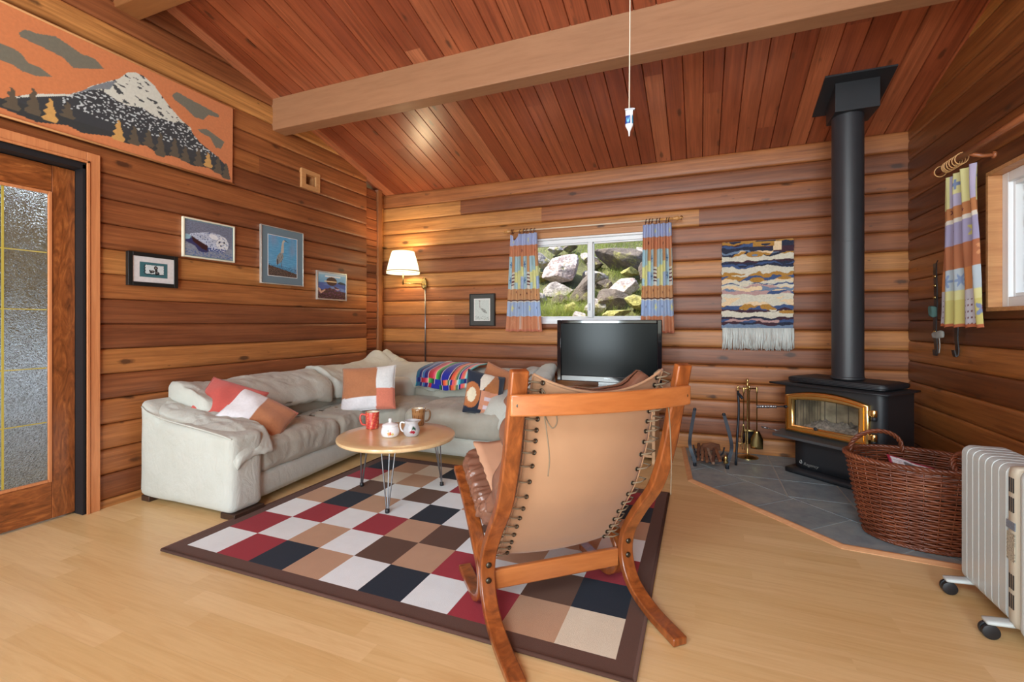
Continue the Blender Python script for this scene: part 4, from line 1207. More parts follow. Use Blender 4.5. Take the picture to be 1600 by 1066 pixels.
# leather back cushion and seat cushion
def onpath(P, t_):
    s = t_ * (len(P) - 1); i = min(len(P) - 2, int(s)); p = P[i].lerp(P[i + 1], s - i); d = (P[i + 1] - P[i]).normalized(); return p, d
CB = crom([(0.085, 0, 0.925), (0.115, 0, 0.83), (0.15, 0, 0.72), (0.22, 0, 0.57), (0.33, 0, 0.44), (0.40, 0, 0.385)], 8)
def cbfn(p, u):
    t_ = (1 - u.z) / 2; q, d = onpath(CB, t_); n = Vector((-d.z, 0, d.x))
    if n.x < 0: n = -n
    quilt = 0.62 + 0.38 * abs(math.sin(t_ * PI * 4.5)) ** 0.5
    th = (u.y * 0.055 + 0.045) * (quilt if u.y > 0 else 1)
    th *= (1 - 0.35 * abs(u.x) ** 4)
    x = u.x * 0.290 * (1 + 0.04 * math.sin(t_ * 22))
    w_ = q + n * th
    w_.z += (0.060 * math.exp(-((u.x - 0.80) / 0.18) ** 2) - 0.025) * max(0, 1 - t_ * 5)
    k = Vector((noise.noise(Vector((x * 9, t_ * 9, 1))), 0, noise.noise(Vector((x * 9, t_ * 9, 7))))) * 0.014
    return Vector((x + k.x * 0.4, w_.x + k.x, w_.z + k.z))
bm = B(); softbox(bm, -1, 1, -1, 1, -1, 1, 0.25, (26, 8, 34), lambda p, u: cbfn(p, Vector((p.x, p.y, p.z)))); obj('back_cushion', bm, M['leather'], CH, smooth=True)
CS = crom([(0.43, 0, 0.33), (0.55, 0, 0.375), (0.68, 0, 0.435), (0.82, 0, 0.495)], 8)
def csfn(p):
    t_ = (p.y + 1) / 2; q, d = onpath(CS, t_); n = Vector((-d.z, 0, d.x))
    if n.z < 0: n = -n
    th = p.z * 0.055 + 0.02
    q = q + n * th
    x = p.x * 0.275
    wr_ = 0.010 * (1 - 3 * abs(noise.noise(Vector((t_ * 13, p.z * 1.5, p.x * 2))))) * (abs(p.x) ** 3) + 0.008 * noise.noise(Vector((x * 9, t_ * 8, 3)))
    return Vector((x + math.copysign(wr_ * 1.5, p.x) + 0.02 * p.x * (1 - p.z * p.z), q.x, q.z + wr_))
bm = B(); softbox(bm, -1, 1, -1, 1, -1, 1, 0.35, (34, 80, 16), lambda p, u: csfn(p))
for f in bm.faces:
    c = f.calc_center_median()
o = obj('seat_cushion', bm, M['leather'], CH, smooth=True)
def capfn(u, v):
    p = csfn(Vector(((2 * u - 1) * 0.86, 2 * v - 1, 1.0))); p.z += 0.012; return p
bm = B(); g = [[bm.verts.new(capfn(i / 14, j / 18)) for i in range(15)] for j in range(19)]
for j in range(18):
    for i in range(14): bm.faces.new((g[j][i], g[j][i + 1], g[j + 1][i + 1], g[j + 1][i]))
o = obj('seat_cushion_top', bm, M['leather_tan'], CH, smooth=True); s_ = o.modifiers.new('s', 'SOLIDIFY'); s_.thickness = 0.006; s_.offset = -1
o['label'] = 'pale suede top panel'

# ---- television on its stand
TVX, TVY = -0.748, 4.08
st = empty('tv_stand', (-0.70, 4.15, 0.0), 0, 'light wood television stand with an open shelf, behind the armchair', 'tv stand')
M['birch'] = wood('birch_veneer', rgb(196, 160, 120), rgb(214, 180, 142), 'X', 1.0, 0.4, 14.0, 0.2)
bm = B(); box(bm, -0.42, 0.42, -0.24, 0.24, 0.532, 0.556); obj('top', bm, M['birch'], st, bevel=0.004)
bm = B(); box(bm, -0.36, -0.335, -0.21, 0.21, 0.0, 0.532); obj('side_panel', bm, M['birch'], st, bevel=0.002)
bm = B(); box(bm, 0.335, 0.36, -0.21, 0.21, 0.0, 0.532); obj('side_panel', bm, M['birch'], st, bevel=0.002)
bm = B(); box(bm, -0.335, -0.19, -0.212, -0.19, 0.06, 0.532); obj('front_panel', bm, M['birch'], st, bevel=0.002)
bm = B(); box(bm, -0.19, -0.17, -0.205, 0.21, 0.05, 0.532); obj('divider', bm, M['birch'], st)
bm = B(); box(bm, -0.17, 0.335, -0.20, 0.20, 0.30, 0.32); box(bm, -0.335, 0.335, -0.20, 0.20, 0.05, 0.07); obj('shelf', bm, M['birch'], st)
bm = B(); box(bm, -0.335, 0.335, 0.20, 0.208, 0.05, 0.532); obj('back_panel', bm, M['birch'], st)
bm = B(); box(bm, -0.12, 0.25, -0.16, 0.12, 0.32, 0.385); o = obj('disc_player', bm, plain('player_silver', rgb(150, 148, 142), 0.35, 0.4), None, bevel=0.004, loc=(-0.70, 4.15, 0.0)); tag(o, 'slim silver disc player on the shelf of the television stand', 'disc player')
tv = empty('television', (TVX, TVY, 0.556), 0, 'black flat screen television on the light wood stand below the window', 'television')
M['gloss'] = plain('gloss_black', rgb(10, 13, 20), 0.08, coat=0.6)
M['screen'] = plain('matte_screen', rgb(10, 14, 16), 0.17, spec=0.13)
zb, zt, hw = 0.078, 0.622, 0.4525
bm = B(); softbox(bm, -hw, hw, -0.005, 0.075, zb, zt, 0.018, (12, 4, 10)); obj('housing', bm, M['gloss'], tv, smooth=True)
bm = B()
for (a, b, c, d) in ((-hw, -hw + 0.038, zb, zt), (hw - 0.038, hw, zb, zt), (-hw + 0.038, hw - 0.038, zt - 0.034, zt), (-hw + 0.038, hw - 0.038, zb, zb + 0.052)): box(bm, a, b, -0.022, 0.0, c, d)
obj('bezel', bm, M['gloss'], tv, bevel=0.006)
bm = B(); box(bm, -hw + 0.038, hw - 0.038, -0.008, -0.002, zb + 0.052, zt - 0.034); obj('screen', bm, M['screen'], tv)
bm = B(); box(bm, -0.028, 0.028, -0.0235, -0.0215, zb + 0.030, zb + 0.037); obj('maker_badge', bm, M['steel'], tv)
bm = B()
for k in range(6): box(bm, 0.27 + k * 0.018, 0.279 + k * 0.018, -0.0235, -0.0215, zb + 0.020, zb + 0.029)
obj('button_mark', bm, plain('button_grey', rgb(60, 72, 88), 0.4), tv)
bm = B(); box(bm, -0.085, 0.085, 0.0, 0.05, 0.014, 0.09); obj('neck', bm, M['gloss'], tv, bevel=0.004)
bm = B(); rg = lathe(bm, [(1.0, 0.0), (1.0, 0.008), (0.9, 0.014), (0.3, 0.018)], 48)
for v_ in bm.verts: v_.co.x *= 0.21; v_.co.y *= 0.13
bmesh.ops.translate(bm, verts=bm.verts, vec=(0, 0.0, 0.001)); obj('foot', bm, M['gloss'], tv, auto=40)
bm = B(); softbox(bm, 0.13, 0.24, -0.10, 0.04, 0.556, 0.60, 0.01, (4, 4, 3)); o = obj('set_top_box', bm, M['gloss'], None, smooth=True, loc=(TVX + 0.10, TVY - 0.02, 0.001)); tag(o, 'small glossy black box under the right side of the television', 'box')

# ---- wood stove
SVX, SVY = 1.031, 4.140
sv = empty('wood_stove', (SVX, SVY, 0.0095), math.radians(-40.5), 'black cast wood stove with brass framed glass door on the slate hearth', 'stove')
bm = B(); softbox(bm, -0.31, 0.30, -0.30, 0.22, 0.0, 0.045, 0.012, (6, 6, 2)); obj('plinth', bm, M['stove'], sv, smooth=True)
bm = B(); softbox(bm, -0.265, 0.265, -0.25, 0.18, 0.040, 0.285, 0.02, (6, 6, 4)); obj('pedestal', bm, M['stove'], sv, smooth=True)
bm = B()
# firebox body: front with opening, rounded front corners
x0, x1, yf, yb, z0, z1 = -0.325, 0.340, -0.275, 0.115, 0.275, 0.665
ox0, ox1, oz0, oz1 = -0.235, 0.195, 0.355, 0.585
R_ = 0.05
outl = [(x0, yb), (x0, yf + 0.01), (x0 + 0.012, yf)] + [(x1 - R_ + R_ * math.sin(a), yf + R_ - R_ * math.cos(a)) for a in [k * PI / 12 for k in range(0, 7)]] + [(x1, yb)]
lo = [bm.verts.new((p[0], p[1], z0)) for p in outl]; hi = [bm.verts.new((p[0], p[1], z1)) for p in outl]
n = len(outl)
for i in range(n):
    if i == 2: continue      # front panel, with the opening, built apart
    bm.faces.new((lo[i], lo[(i + 1) % n], hi[(i + 1) % n], hi[i]))
bm.faces.new(lo); bm.faces.new(hi)
a, b = outl[2], outl[3]
O = [bm.verts.new((x_, yf, z_)) for x_, z_ in ((ox0, oz0), (ox1, oz0), (ox1, oz1), (ox0, oz1))]
E_ = [lo[2], lo[3], hi[3], hi[2]]
for k in range(4): bm.faces.new((E_[k], E_[(k + 1) % 4], O[(k + 1) % 4], O[k]))
bmesh.ops.recalc_face_normals(bm, faces=bm.faces)
obj('body', bm, M['stove'], sv, auto=35)
t = NT('firebrick'); v = t.coords()[0]; br = t.new('ShaderNodeTexBrick'); t.l.new(v, br.inputs[0]); br.inputs['Scale'].default_value = 6.0
br.inputs['Color1'].default_value = rgb(214, 198, 166); br.inputs['Color2'].default_value = rgb(196, 176, 144); br.inputs['Mortar'].default_value = rgb(90, 80, 70)
n1 = t.noise(v, 7.0, 5.0); t.put(t.b.inputs['Base Color'], t.mix(t.rng(n1, 0.4, 0.65, 0, 0.8), br.outputs[0], rgb(110, 98, 84))); t.b.inputs['Roughness'].default_value = 0.9
bm = B()
q = [bm.verts.new(p) for p in ((ox0, yf + 0.004, oz0 - 0.02), (ox1, yf + 0.004, oz0 - 0.02), (ox1, yf + 0.004, oz1 + 0.02), (ox0, yf + 0.004, oz1 + 0.02), (ox0, 0.10, oz0 - 0.02), (ox1, 0.10, oz0 - 0.02), (ox1, 0.10, oz1 + 0.02), (ox0, 0.10, oz1 + 0.02))]
for f in ((4, 5, 6, 7), (0, 1, 5, 4), (3, 7, 6, 2), (0, 4, 7, 3), (1, 2, 6, 5)): bm.faces.new([q[i] for i in f])
obj('firebox', bm, t.m, sv)
bm = B(); nn = 30
g = [[bm.verts.new((ox0 + (ox1 - ox0) * i / nn, yf + 0.01 + 0.36 * j / nn, oz0 - 0.018 + 0.055 * max(0, fbm(i * 0.35, j * 0.35, 2.0) + 0.55) * (0.4 + 0.6 * j / nn))) for i in range(nn + 1)] for j in range(nn + 1)]
for j in range(nn):
    for i in range(nn): bm.faces.new((g[j][i], g[j][i + 1], g[j + 1][i + 1], g[j + 1][i]))
o = obj('ash_bed', bm, plain('ash', rgb(190, 182, 170), 0.95, var=0.5, scale=40), sv, smooth=True); o['kind'] = 'stuff'
# door: brass frame with arched crown
def arch(xa, xb, za, zs, crown, n=16):
    P = [(xa, za), (xb, za)]
    for k in range(n + 1):
        u = k / n; P.append((xb + (xa - xb) * u, zs + crown * (1 - (2 * u - 1) ** 2)))
    return P
def ringmesh(Po, Pi, prof):
    bm = B(); rings = []
    for s, y_ in prof:
        rings.append([bm.verts.new((a[0] + (b[0] - a[0]) * s, y_, a[1] + (b[1] - a[1]) * s)) for a, b in zip(Po, Pi)])
    for A_, B_ in zip(rings, rings[1:]):
        for k in range(len(A_)): bm.faces.new((A_[k], A_[(k + 1) % len(A_)], B_[(k + 1) % len(A_)], B_[k]))
    bmesh.ops.recalc_face_normals(bm, faces=bm.faces); return bm
Po = arch(-0.305, 0.262, 0.318, 0.592, 0.048); Pi = arch(-0.240, 0.197, 0.372, 0.560, 0.018)
bm = ringmesh(Po, Pi, [(0.0, yf), (0.0, yf - 0.022), (0.10, yf - 0.030), (0.30, yf - 0.030), (0.36, yf - 0.022), (0.44, yf - 0.022), (0.52, yf - 0.034), (0.80, yf - 0.034), (0.86, yf - 0.026), (1.0, yf - 0.022), (1.0, yf - 0.004)])
dr = obj('door', bm, M['brass'], sv, auto=62)
bm = B(); bm.faces.new([bm.verts.new((p[0], yf - 0.008, p[1])) for p in Pi]); 
t = NT('stove_glass'); t.b.inputs['Transmission Weight'].default_value = 1.0; t.b.inputs['IOR'].default_value = 1.1; t.b.inputs['Base Color'].default_value = (0.95, 0.94, 0.92, 1); t.b.inputs['Roughness'].default_value = 0.03
obj('door_glass', bm, t.m, dr)
for zc in (0.385, 0.545):
    bm = B(); lathe(bm, [(0.016, -0.022), (0.018, -0.018), (0.018, 0.018), (0.016, 0.022)], 18, (0.290, yf - 0.024, zc)); box(bm, 0.255, 0.292, yf - 0.03, yf - 0.012, zc - 0.016, zc + 0.016)
    obj('hinge', bm, M['brass'], dr, auto=40)
for zc in (0.51, 0.355):
    bm = B(); lathe(bm, [(0.015, -0.014), (0.017, 0.0), (0.015, 0.014)], 14, (0.290, yf - 0.024, zc))
    obj('hinge_post', bm, M['stove'], dr, smooth=True)
bm = B(); tube(bm, [(-0.300, yf - 0.03, 0.500), (-0.36, yf - 0.06, 0.492)], 0.005, 8); lathe(bm, [(0.012, -0.01), (0.012, 0.01)], 12, (-0.295, yf - 0.028, 0.50), axis='Y')
h_ = obj('door_handle', bm, M['iron'], dr, smooth=True)
bm = B(); tube(bm, crom([(-0.352, yf - 0.056, 0.493), (-0.40, yf - 0.08, 0.488), (-0.45, yf - 0.105, 0.482), (-0.475, yf - 0.117, 0.478)], 10), [0.009 + 0.003 * math.sin(k * 1.9) + 0.003 for k in range(31)], 10); obj('handle_coil', bm, M['steel'], h_, smooth=True)
bm = B(); lathe(bm, [(0.012, 0), (0.014, -0.004), (0.010, -0.012)], 14, (-0.075, yf - 0.030, 0.372), axis='Y'); obj('door_stud', bm, M['iron'], dr, smooth=True)
bm = B()
v = [bm.verts.new(p) for p in ((-0.365, yf - 0.09, 0.272), (0.345, yf - 0.09, 0.272), (0.345, yf + 0.03, 0.296), (-0.365, yf + 0.03, 0.296), (-0.365, yf - 0.09, 0.292), (0.345, yf - 0.09, 0.292), (0.345, yf + 0.03, 0.316), (-0.365, yf + 0.03, 0.316))]
for q in ((0, 3, 2, 1), (4, 5, 6, 7), (0, 1, 5, 4), (1, 2, 6, 5), (2, 3, 7, 6), (3, 0, 4, 7)): bm.faces.new([v[i] for i in q])
obj('ash_lip', bm, M['lip'], sv, bevel=0.003)
bm = B(); tube(bm, [(-0.34, yf - 0.02, 0.302), (-0.42, yf - 0.06, 0.312)], 0.003, 6); tube(bm, [(-0.42, yf - 0.06, 0.312), (-0.46, yf - 0.08, 0.318)], 0.007, 8); obj('damper_rod', bm, M['steel'], sv, smooth=True)
bm = B(); softbox(bm, -0.40, 0.375, -0.325, 0.13, 0.665, 0.685, 0.009, (8, 8, 2), lambda p, u: Vector((p.x - 0.02 * max(0, -u.x) * (1 if u.y < -0.9 else 0), p.y, p.z))); obj('top_plate', bm, M['stove'], sv, smooth=True)
bm = B(); softbox(bm, -0.33, 0.33, -0.235, 0.11, 0.685, 0.735, 0.03, (12, 8, 4)); obj('warming_shelf', bm, M['stove'], sv, smooth=True)
for k in range(4):
    bm = B(); tube(bm, [(-0.31, -0.2365, 0.694 + 0.010 * k), (0.29, -0.2365, 0.694 + 0.010 * k), (0.318, -0.225, 0.694 + 0.010 * k)], 0.0022, 6)
    obj('louver', bm, M['lip'], sv, smooth=True)
fc = D.curves.new('stove_word', 'FONT'); fc.body = 'Regency'; fc.size = 0.032; fc.extrude = 0.0006; fc.shear = 0.3
fo = D.objects.new('tmp', fc); C.objects.link(fo)
bpy.context.view_layer.update()
me = D.meshes.new_from_object(fo.evaluated_get(bpy.context.evaluated_depsgraph_get())); D.objects.remove(fo)
me.transform(Matrix.Translation((-0.195, -0.2512, 0.072)) @ Matrix.Rotation(PI / 2, 4, 'X'))
M['badge'] = plain('badge_grey', rgb(150, 152, 150), 0.4, 0.5)
link('lettering', me, M['badge'], sv, False)
bm = B(); tube(bm, crom([(-0.215, -0.2512, 0.078), (-0.222, -0.2512, 0.090), (-0.212, -0.2512, 0.104), (-0.206, -0.2512, 0.086), (-0.213, -0.2512, 0.078)], 5), 0.0035, 6); obj('flame_mark', bm, M['badge'], sv, smooth=True)

FX, FYY = 0.985, 4.02
fl = empty('stovepipe', (FX, FYY, 0.7445), math.radians(-40.5), 'tall black flue pipe rising from the wood stove to the ceiling', 'flue')
zc_ = ceil_z(FYY)
bm = B(); lathe(bm, [(0.085, 0.0), (0.097, 0.004), (0.097, zc_ - 0.7445 - 0.13)], 48, cap1=False); obj('pipe', bm, M['pipe'], fl, auto=40)
bm = B(); lathe(bm, [(0.0974, 0.97), (0.0984, 0.9775), (0.0974, 0.985)], 48, cap0=False, cap1=False); obj('pipe_collar', bm, M['pipe'], fl, auto=40)
bm = B(); lathe(bm, [(0.0975, 0.005), (0.103, 0.008), (0.103, 0.02), (0.0975, 0.023)], 48, cap0=False, cap1=False); obj('pipe_collar', bm, M['pipe'], fl, auto=40)
# ceiling support box and plate of the flue (square to the room)
cb_ = empty('ceiling_support_box', (1.01, 4.02, 2.635), 0, 'square black metal box and plate where the flue meets the ceiling', 'flue box')
bm = B(); s = 0.130
Vv = []
for (a, b) in ((-s, -s), (s, -s), (s, s), (-s, s)):
    Vv.append((bm.verts.new((a, b, 0.0)), bm.verts.new((a, b, ceil_z(4.02 + b) - 2.635 - 0.004))))
for i in range(4):
    a, b = Vv[i], Vv[(i + 1) % 4]; bm.faces.new((a[0], b[0], b[1], a[1]))
bm.faces.new([q[0] for q in Vv][::-1]); bm.faces.new([q[1] for q in Vv])
obj('box', bm, M['stove'], cb_, bevel=0.002)
bm = B(); s = 0.205
sl = -0.265
lo = [bm.verts.new((a, b, ceil_z(4.02) - 2.635 + sl * b - 0.012)) for a, b in ((-s, -s), (s, -s), (s, s), (-s, s))]
hi = [bm.verts.new((v_.co.x, v_.co.y, v_.co.z + 0.0115)) for v_ in lo]
for i in range(4): bm.faces.new((lo[i], lo[(i + 1) % 4], hi[(i + 1) % 4], hi[i]))
bm.faces.new(lo[::-1]); bm.faces.new(hi); obj('plate', bm, M['stove'], cb_)

# ---- companion set
tsx, tsy = 0.372, 4.42
ts = empty('fireplace_tool_stand', (tsx, tsy, 0.0095), math.radians(10), 'polished brass fireplace tool stand beside the stove', 'tool stand')
bm = B(); lathe(bm, [(0.085, 0), (0.085, 0.006), (0.06, 0.012), (0.02, 0.018), (0.008, 0.03), (0.0065, 0.10), (0.0065, 0.60), (0.012, 0.61), (0.008, 0.62), (0.006, 0.635), (0.012, 0.65), (0.006, 0.668), (0.002, 0.672)], 28); obj('stem', bm, M['abrass'], ts, auto=50)
bm = B()
tube(bm, [(-0.075, 0, 0.585), (0.075, 0, 0.585)], 0.005, 8); tube(bm, [(0, -0.075, 0.585), (0, 0.075, 0.585)], 0.005, 8); tube(bm, [(-0.12, 0, 0.115), (0.05, 0, 0.115)], 0.004, 8)
obj('hanger', bm, M['abrass'], ts, smooth=True)
def tool(dx, dy, name, label, head):
    r_ = empty(name, (tsx + dx, tsy + dy, 0.0095), 0, label, 'fire tool')
    bm = B(); lathe(bm, [(0.004, 0.22), (0.0042, 0.55), (0.009, 0.556), (0.007, 0.57), (0.009, 0.59), (0.004, 0.605), (0.002, 0.608)], 14); obj('rod', bm, M['abrass'], r_, smooth=True)
    head(r_)
def h_brush(r_):
    bm = B(); box(bm, -0.045, 0.045, -0.012, 0.012, 0.205, 0.222); obj('brush_block', bm, M['abrass'], r_, bevel=0.003)
    bm = B()
    for k in range(140):
        x_, y_ = rnd.uniform(-0.042, 0.042), rnd.uniform(-0.01, 0.01); tube(bm, [(x_, y_, 0.206), (x_ * 1.15 + rnd.uniform(-.003, .003), y_ * 1.4, 0.10 + rnd.uniform(0, .01))], 0.0012, 4)
    o = obj('bristles', bm, M['dark'], r_, smooth=True); o['kind'] = 'stuff'
def h_shovel(r_):
    bm = B(); P = []
    for j in range(9):
        row = []
        for i in range(9):
            u = i / 8 * 2 - 1; v = j / 8; w_ = 0.016 + 0.030 * min(1, v * 2.2); row.append(bm.verts.new((u * w_, -0.012 * (1 - u * u) - 0.01 + 0.02 * v, 0.235 - 0.155 * v)))
        P.append(row)
    for j in range(8):
        for i in range(8): bm.faces.new((P[j][i], P[j][i + 1], P[j + 1][i + 1], P[j + 1][i]))
    o = obj('scoop', bm, M['abrass'], r_, smooth=True); s_ = o.modifiers.new('s', 'SOLIDIFY'); s_.thickness = 0.002
def h_poker(r_):
    bm = B(); tube(bm, crom([(0, 0, 0.24), (0, 0, 0.10), (0, 0, 0.075)], 4), 0.004, 8); tube(bm, crom([(0, 0, 0.12), (0.02, -0.004, 0.105), (0.022, -0.004, 0.085)], 4), 0.003, 8); obj('hook', bm, M['abrass'], r_, smooth=True)
def h_tongs(r_):
    bm = B(); tube(bm, crom([(0, 0, 0.30), (-0.016, 0, 0.2), (-0.008, 0, 0.08)], 5), 0.0035, 8); tube(bm, crom([(0, 0, 0.30), (0.016, 0, 0.2), (0.008, 0, 0.08)], 5), 0.0035, 8); obj('jaw', bm, M['abrass'], r_, smooth=True)
tool(0.02, 0.076, 'hearth_brush', 'brass handled hearth brush with black bristles on the tool stand', h_brush)
tool(0.070, -0.012, 'hearth_shovel', 'brass hearth shovel with a flared scoop hanging on the tool stand', h_shovel)
tool(-0.072, 0.010, 'fire_poker', 'slender brass fire poker with a small hook on the tool stand', h_poker)
tool(-0.035, -0.072, 'fire_tongs', 'brass fire tongs hanging at the left front of the tool stand', h_tongs)
# dark bellows-like rod leaning against the cradle
bm = B(); tube(bm, crom([(0.262, 4.10, 0.02), (0.275, 4.13, 0.25), (0.288, 4.17, 0.45), (0.283, 4.19, 0.60)], 6), [0.009] * 19, 8); tube(bm, crom([(0.283, 4.19, 0.58), (0.30, 4.16, 0.565), (0.315, 4.15, 0.545)], 4), 0.011, 8)
o = obj('iron_poker', bm, M['iron'], None, smooth=True); tag(o, 'dark iron poker leaning upright against the log cradle', 'poker')
# ---- log cradle
cr = empty('log_cradle', (0.075, 4.04, 0.0095), math.radians(4), 'low black iron log cradle with two upright arms on the hearth', 'log holder')
for i, (sx, hh) in enumerate(((-1, 0.43), (1, 0.40))):
    bm = B()
    for sy in (0.0,):
        pts = crom([(sx * 0.118, -0.04, 0.0), (sx * 0.122, -0.035, 0.05), (sx * 0.150, -0.02, 0.14), (sx * 0.150, 0.02, 0.22), (sx * 0.110, 0.10, hh)], 6)
        ribbon(bm, pts, 0.026, 0.009, (0, 1, 0))
    lathe(bm, [(0.011, 0), (0.015, 0.006), (0.011, 0.03)], 12, (sx * 0.118, -0.04, 0.0)); lathe(bm, [(0.011, 0), (0.015, 0.006), (0.011, 0.03)], 12, (sx * 0.118, 0.18, 0.0))
    tube(bm, [(sx * 0.118, -0.04, 0.025), (sx * 0.118, 0.18, 0.025)], 0.007, 8)
    lathe(bm, [(0.012, -0.008), (0.014, 0), (0.010, 0.010)], 12, (sx * 0.110, 0.10, hh))
    obj('upright', bm, M['iron'], cr, auto=50)
for yy in (-0.035, 0.15):
    bm = B(); tube(bm, crom([(-0.12, yy, 0.12), (-0.10, yy, 0.065), (-0.04, yy, 0.038), (0.04, yy, 0.036), (0.10, yy, 0.062), (0.12, yy, 0.12)], 6), 0.006, 8); obj('cradle_bar', bm, M['iron'], cr, smooth=True)
bm = B(); lathe(bm, [(0.012, 0), (0.020, 0.012), (0.012, 0.03), (0.018, 0.045), (0.006, 0.07)], 16, (0.105, -0.062, 0.045)); obj('finial', bm, M['abrass'], cr, smooth=True)
barks = [rgb(96, 60, 40), rgb(124, 82, 56), rgb(110, 70, 46), rgb(140, 112, 92), rgb(88, 54, 38), rgb(120, 74, 46), rgb(104, 64, 42)]
descs = ['leftmost split kindling stick lying in the log cradle', 'pale grey barked kindling stick second from the left in the cradle', 'reddish split kindling stick in the middle of the log cradle', 'weathered grey kindling stick right of the middle one in the cradle', 'dark bark strip fourth across the front of the log cradle', 'brown split stick at the right end of the log cradle', 'broad bark slab lying at the back of the log cradle']
for k in range(7):
    bm = B(); x_ = -0.085 + k * 0.029; L_ = 0.24 + rnd.uniform(-0.03, 0.03)
    z0_ = 0.055 + 0.9 * x_ * x_ * 3
    if k == 6:
        softbox(bm, -0.07, 0.07, -0.014, 0.014, -0.03, 0.03, 0.01, (12, 4, 6), wr(0.010, 18, 3.0)); bm.transform(Matrix.Translation((0.02, 0.16, 0.115)))
    else:
        softbox(bm, -0.012, 0.012, -L_ / 2, L_ / 2, -0.010, 0.012, 0.005, (4, 14, 4), wr(0.006, 22, k * 3.1)); bm.transform(Matrix.Translation((x_, 0.055, z0_ + 0.018)) @ Matrix.Rotation(rnd.uniform(-0.15, 0.15), 4, 'Z') @ Matrix.Rotation(math.radians(14), 4, 'X'))
    o = obj('kindling_stick', bm, plain('bark_%d' % k, barks[k], 0.9, var=0.3, scale=30, bump=0.6, bscale=90), None, smooth=True, loc=cr.location, rot=cr.rotation_euler)
    tag(o, descs[k], 'firewood', 'kindling in the log cradle')

# ---- wicker basket
bkx, bky = 1.075, 3.075
bk = empty('wicker_basket', (bkx, bky, 0.0095), math.radians(-8), 'large oval brown wicker basket with twisted handles in front of the stove', 'basket')
t = NT('wicker'); v = t.coords()[0]; n1 = t.noise(v, 6.0, 4.0, 0.6); n2 = t.noise(v, 60.0, 3.0)
t.put(t.b.inputs['Base Color'], t.mix(t.rng(n2, 0.3, 0.7, 0, 0.4), t.ramp(n1, [(0.3, rgb(92, 46, 28)), (0.6, rgb(124, 66, 40)), (0.8, rgb(150, 92, 58))]), (0.5, 0.4, 0.3, 1), 'MULTIPLY'))
t.b.inputs['Roughness'].default_value = 0.42; M['wicker'] = t.m
H_ = 0.42
def bas(a, z):     # outline radius (x,y) at height
    k = z / H_; rx = 0.235 + 0.085 * k ** 0.8; ry = 0.165 + 0.060 * k ** 0.8
    return rx * math.cos(a), ry * math.sin(a), rx, ry
bm = B(); NSTK = 30; rows = 33
for r_ in range(rows):
    z = 0.010 + (H_ - 0.02) * r_ / (rows - 1); pts = []; n_ = NSTK * 4
    for k in range(n_):
        a = 2 * PI * k / n_; x, y, rx, ry = bas(a, z); o_ = 0.006 * math.cos(a * NSTK / 2 + PI * r_)
        pts.append((x * (1 + o_ / rx), y * (1 + o_ / ry), z + 0.0015 * nz(a * 3, r_ * 7.0)))
    tube(bm, pts, 0.0058, 6, closed=True)
for k in range(NSTK):
    a = 2 * PI * k / NSTK; tube(bm, [(bas(a, z)[0], bas(a, z)[1], z) for z in (0.003, 0.1, 0.2, 0.3, H_)], 0.0035, 5)
obj('woven_side', bm, M['wicker'], bk, smooth=True)
bm = B()
ring = [bas(2 * PI * k / 40, 0.02)[:2] for k in range(40)]
bm.faces.new([bm.verts.new((p[0] * 0.98, p[1] * 0.98, 0.008)) for p in ring]); bm.faces.new([bm.verts.new((p[0] * 0.98, p[1] * 0.98, 0.002)) for p in ring][::-1])
obj('bottom', bm, M['wicker'], bk)
def rope(bm, pts, r, R_, turns, ns=3):
    fr = frames(pts)
    for s in range(ns):
        P = []
        for i, (p, u, q) in enumerate(fr):
            a = 2 * PI * (turns * i / (len(fr) - 1) + s / ns); P.append(p + (u * math.cos(a) + q * math.sin(a)) * R_)
        tube(bm, P, r, 6)
bm = B(); rope(bm, [Vector((bas(2 * PI * k / 160, H_)[0] * 1.02, bas(2 * PI * k / 160, H_)[1] * 1.02, H_ + 0.004)) for k in range(161)], 0.0075, 0.0075, 26)
obj('braided_rim', bm, M['wicker'], bk, smooth=True)
bm = B(); rope(bm, [Vector((bas(2 * PI * k / 120, 0)[0] * 1.02, bas(2 * PI * k / 120, 0)[1] * 1.02, 0.012)) for k in range(121)], 0.006, 0.005, 24)
obj('braided_foot', bm, M['wicker'], bk, smooth=True)
def bhandle(a0, a1, lift, lean):
    x0, y0 = bas(a0, H_)[:2]; x1, y1 = bas(a1, H_)[:2]; P = []
    m_ = Vector(((x0 + x1) / 2, (y0 + y1) / 2, 0)); out = m_.normalized()
    for k in range(41):
        s = k / 40; th = PI * s; b = math.sin(th)
        P.append(Vector((x0 + (x1 - x0) * (0.5 - 0.5 * math.cos(th)), y0 + (y1 - y0) * (0.5 - 0.5 * math.cos(th)), H_ - 0.02)) + Vector((0, 0, lift * b ** 0.8)) + out * lean * b)
    bm = B(); rope(bm, P, 0.0065, 0.0075, 5); return bm
obj('handle', bhandle(math.radians(97), math.radians(158), 0.125, -0.01), M['wicker'], bk, smooth=True)
obj('handle', bhandle(math.radians(-72), math.radians(-18), 0.10, -0.07), M['wicker'], bk, smooth=True)
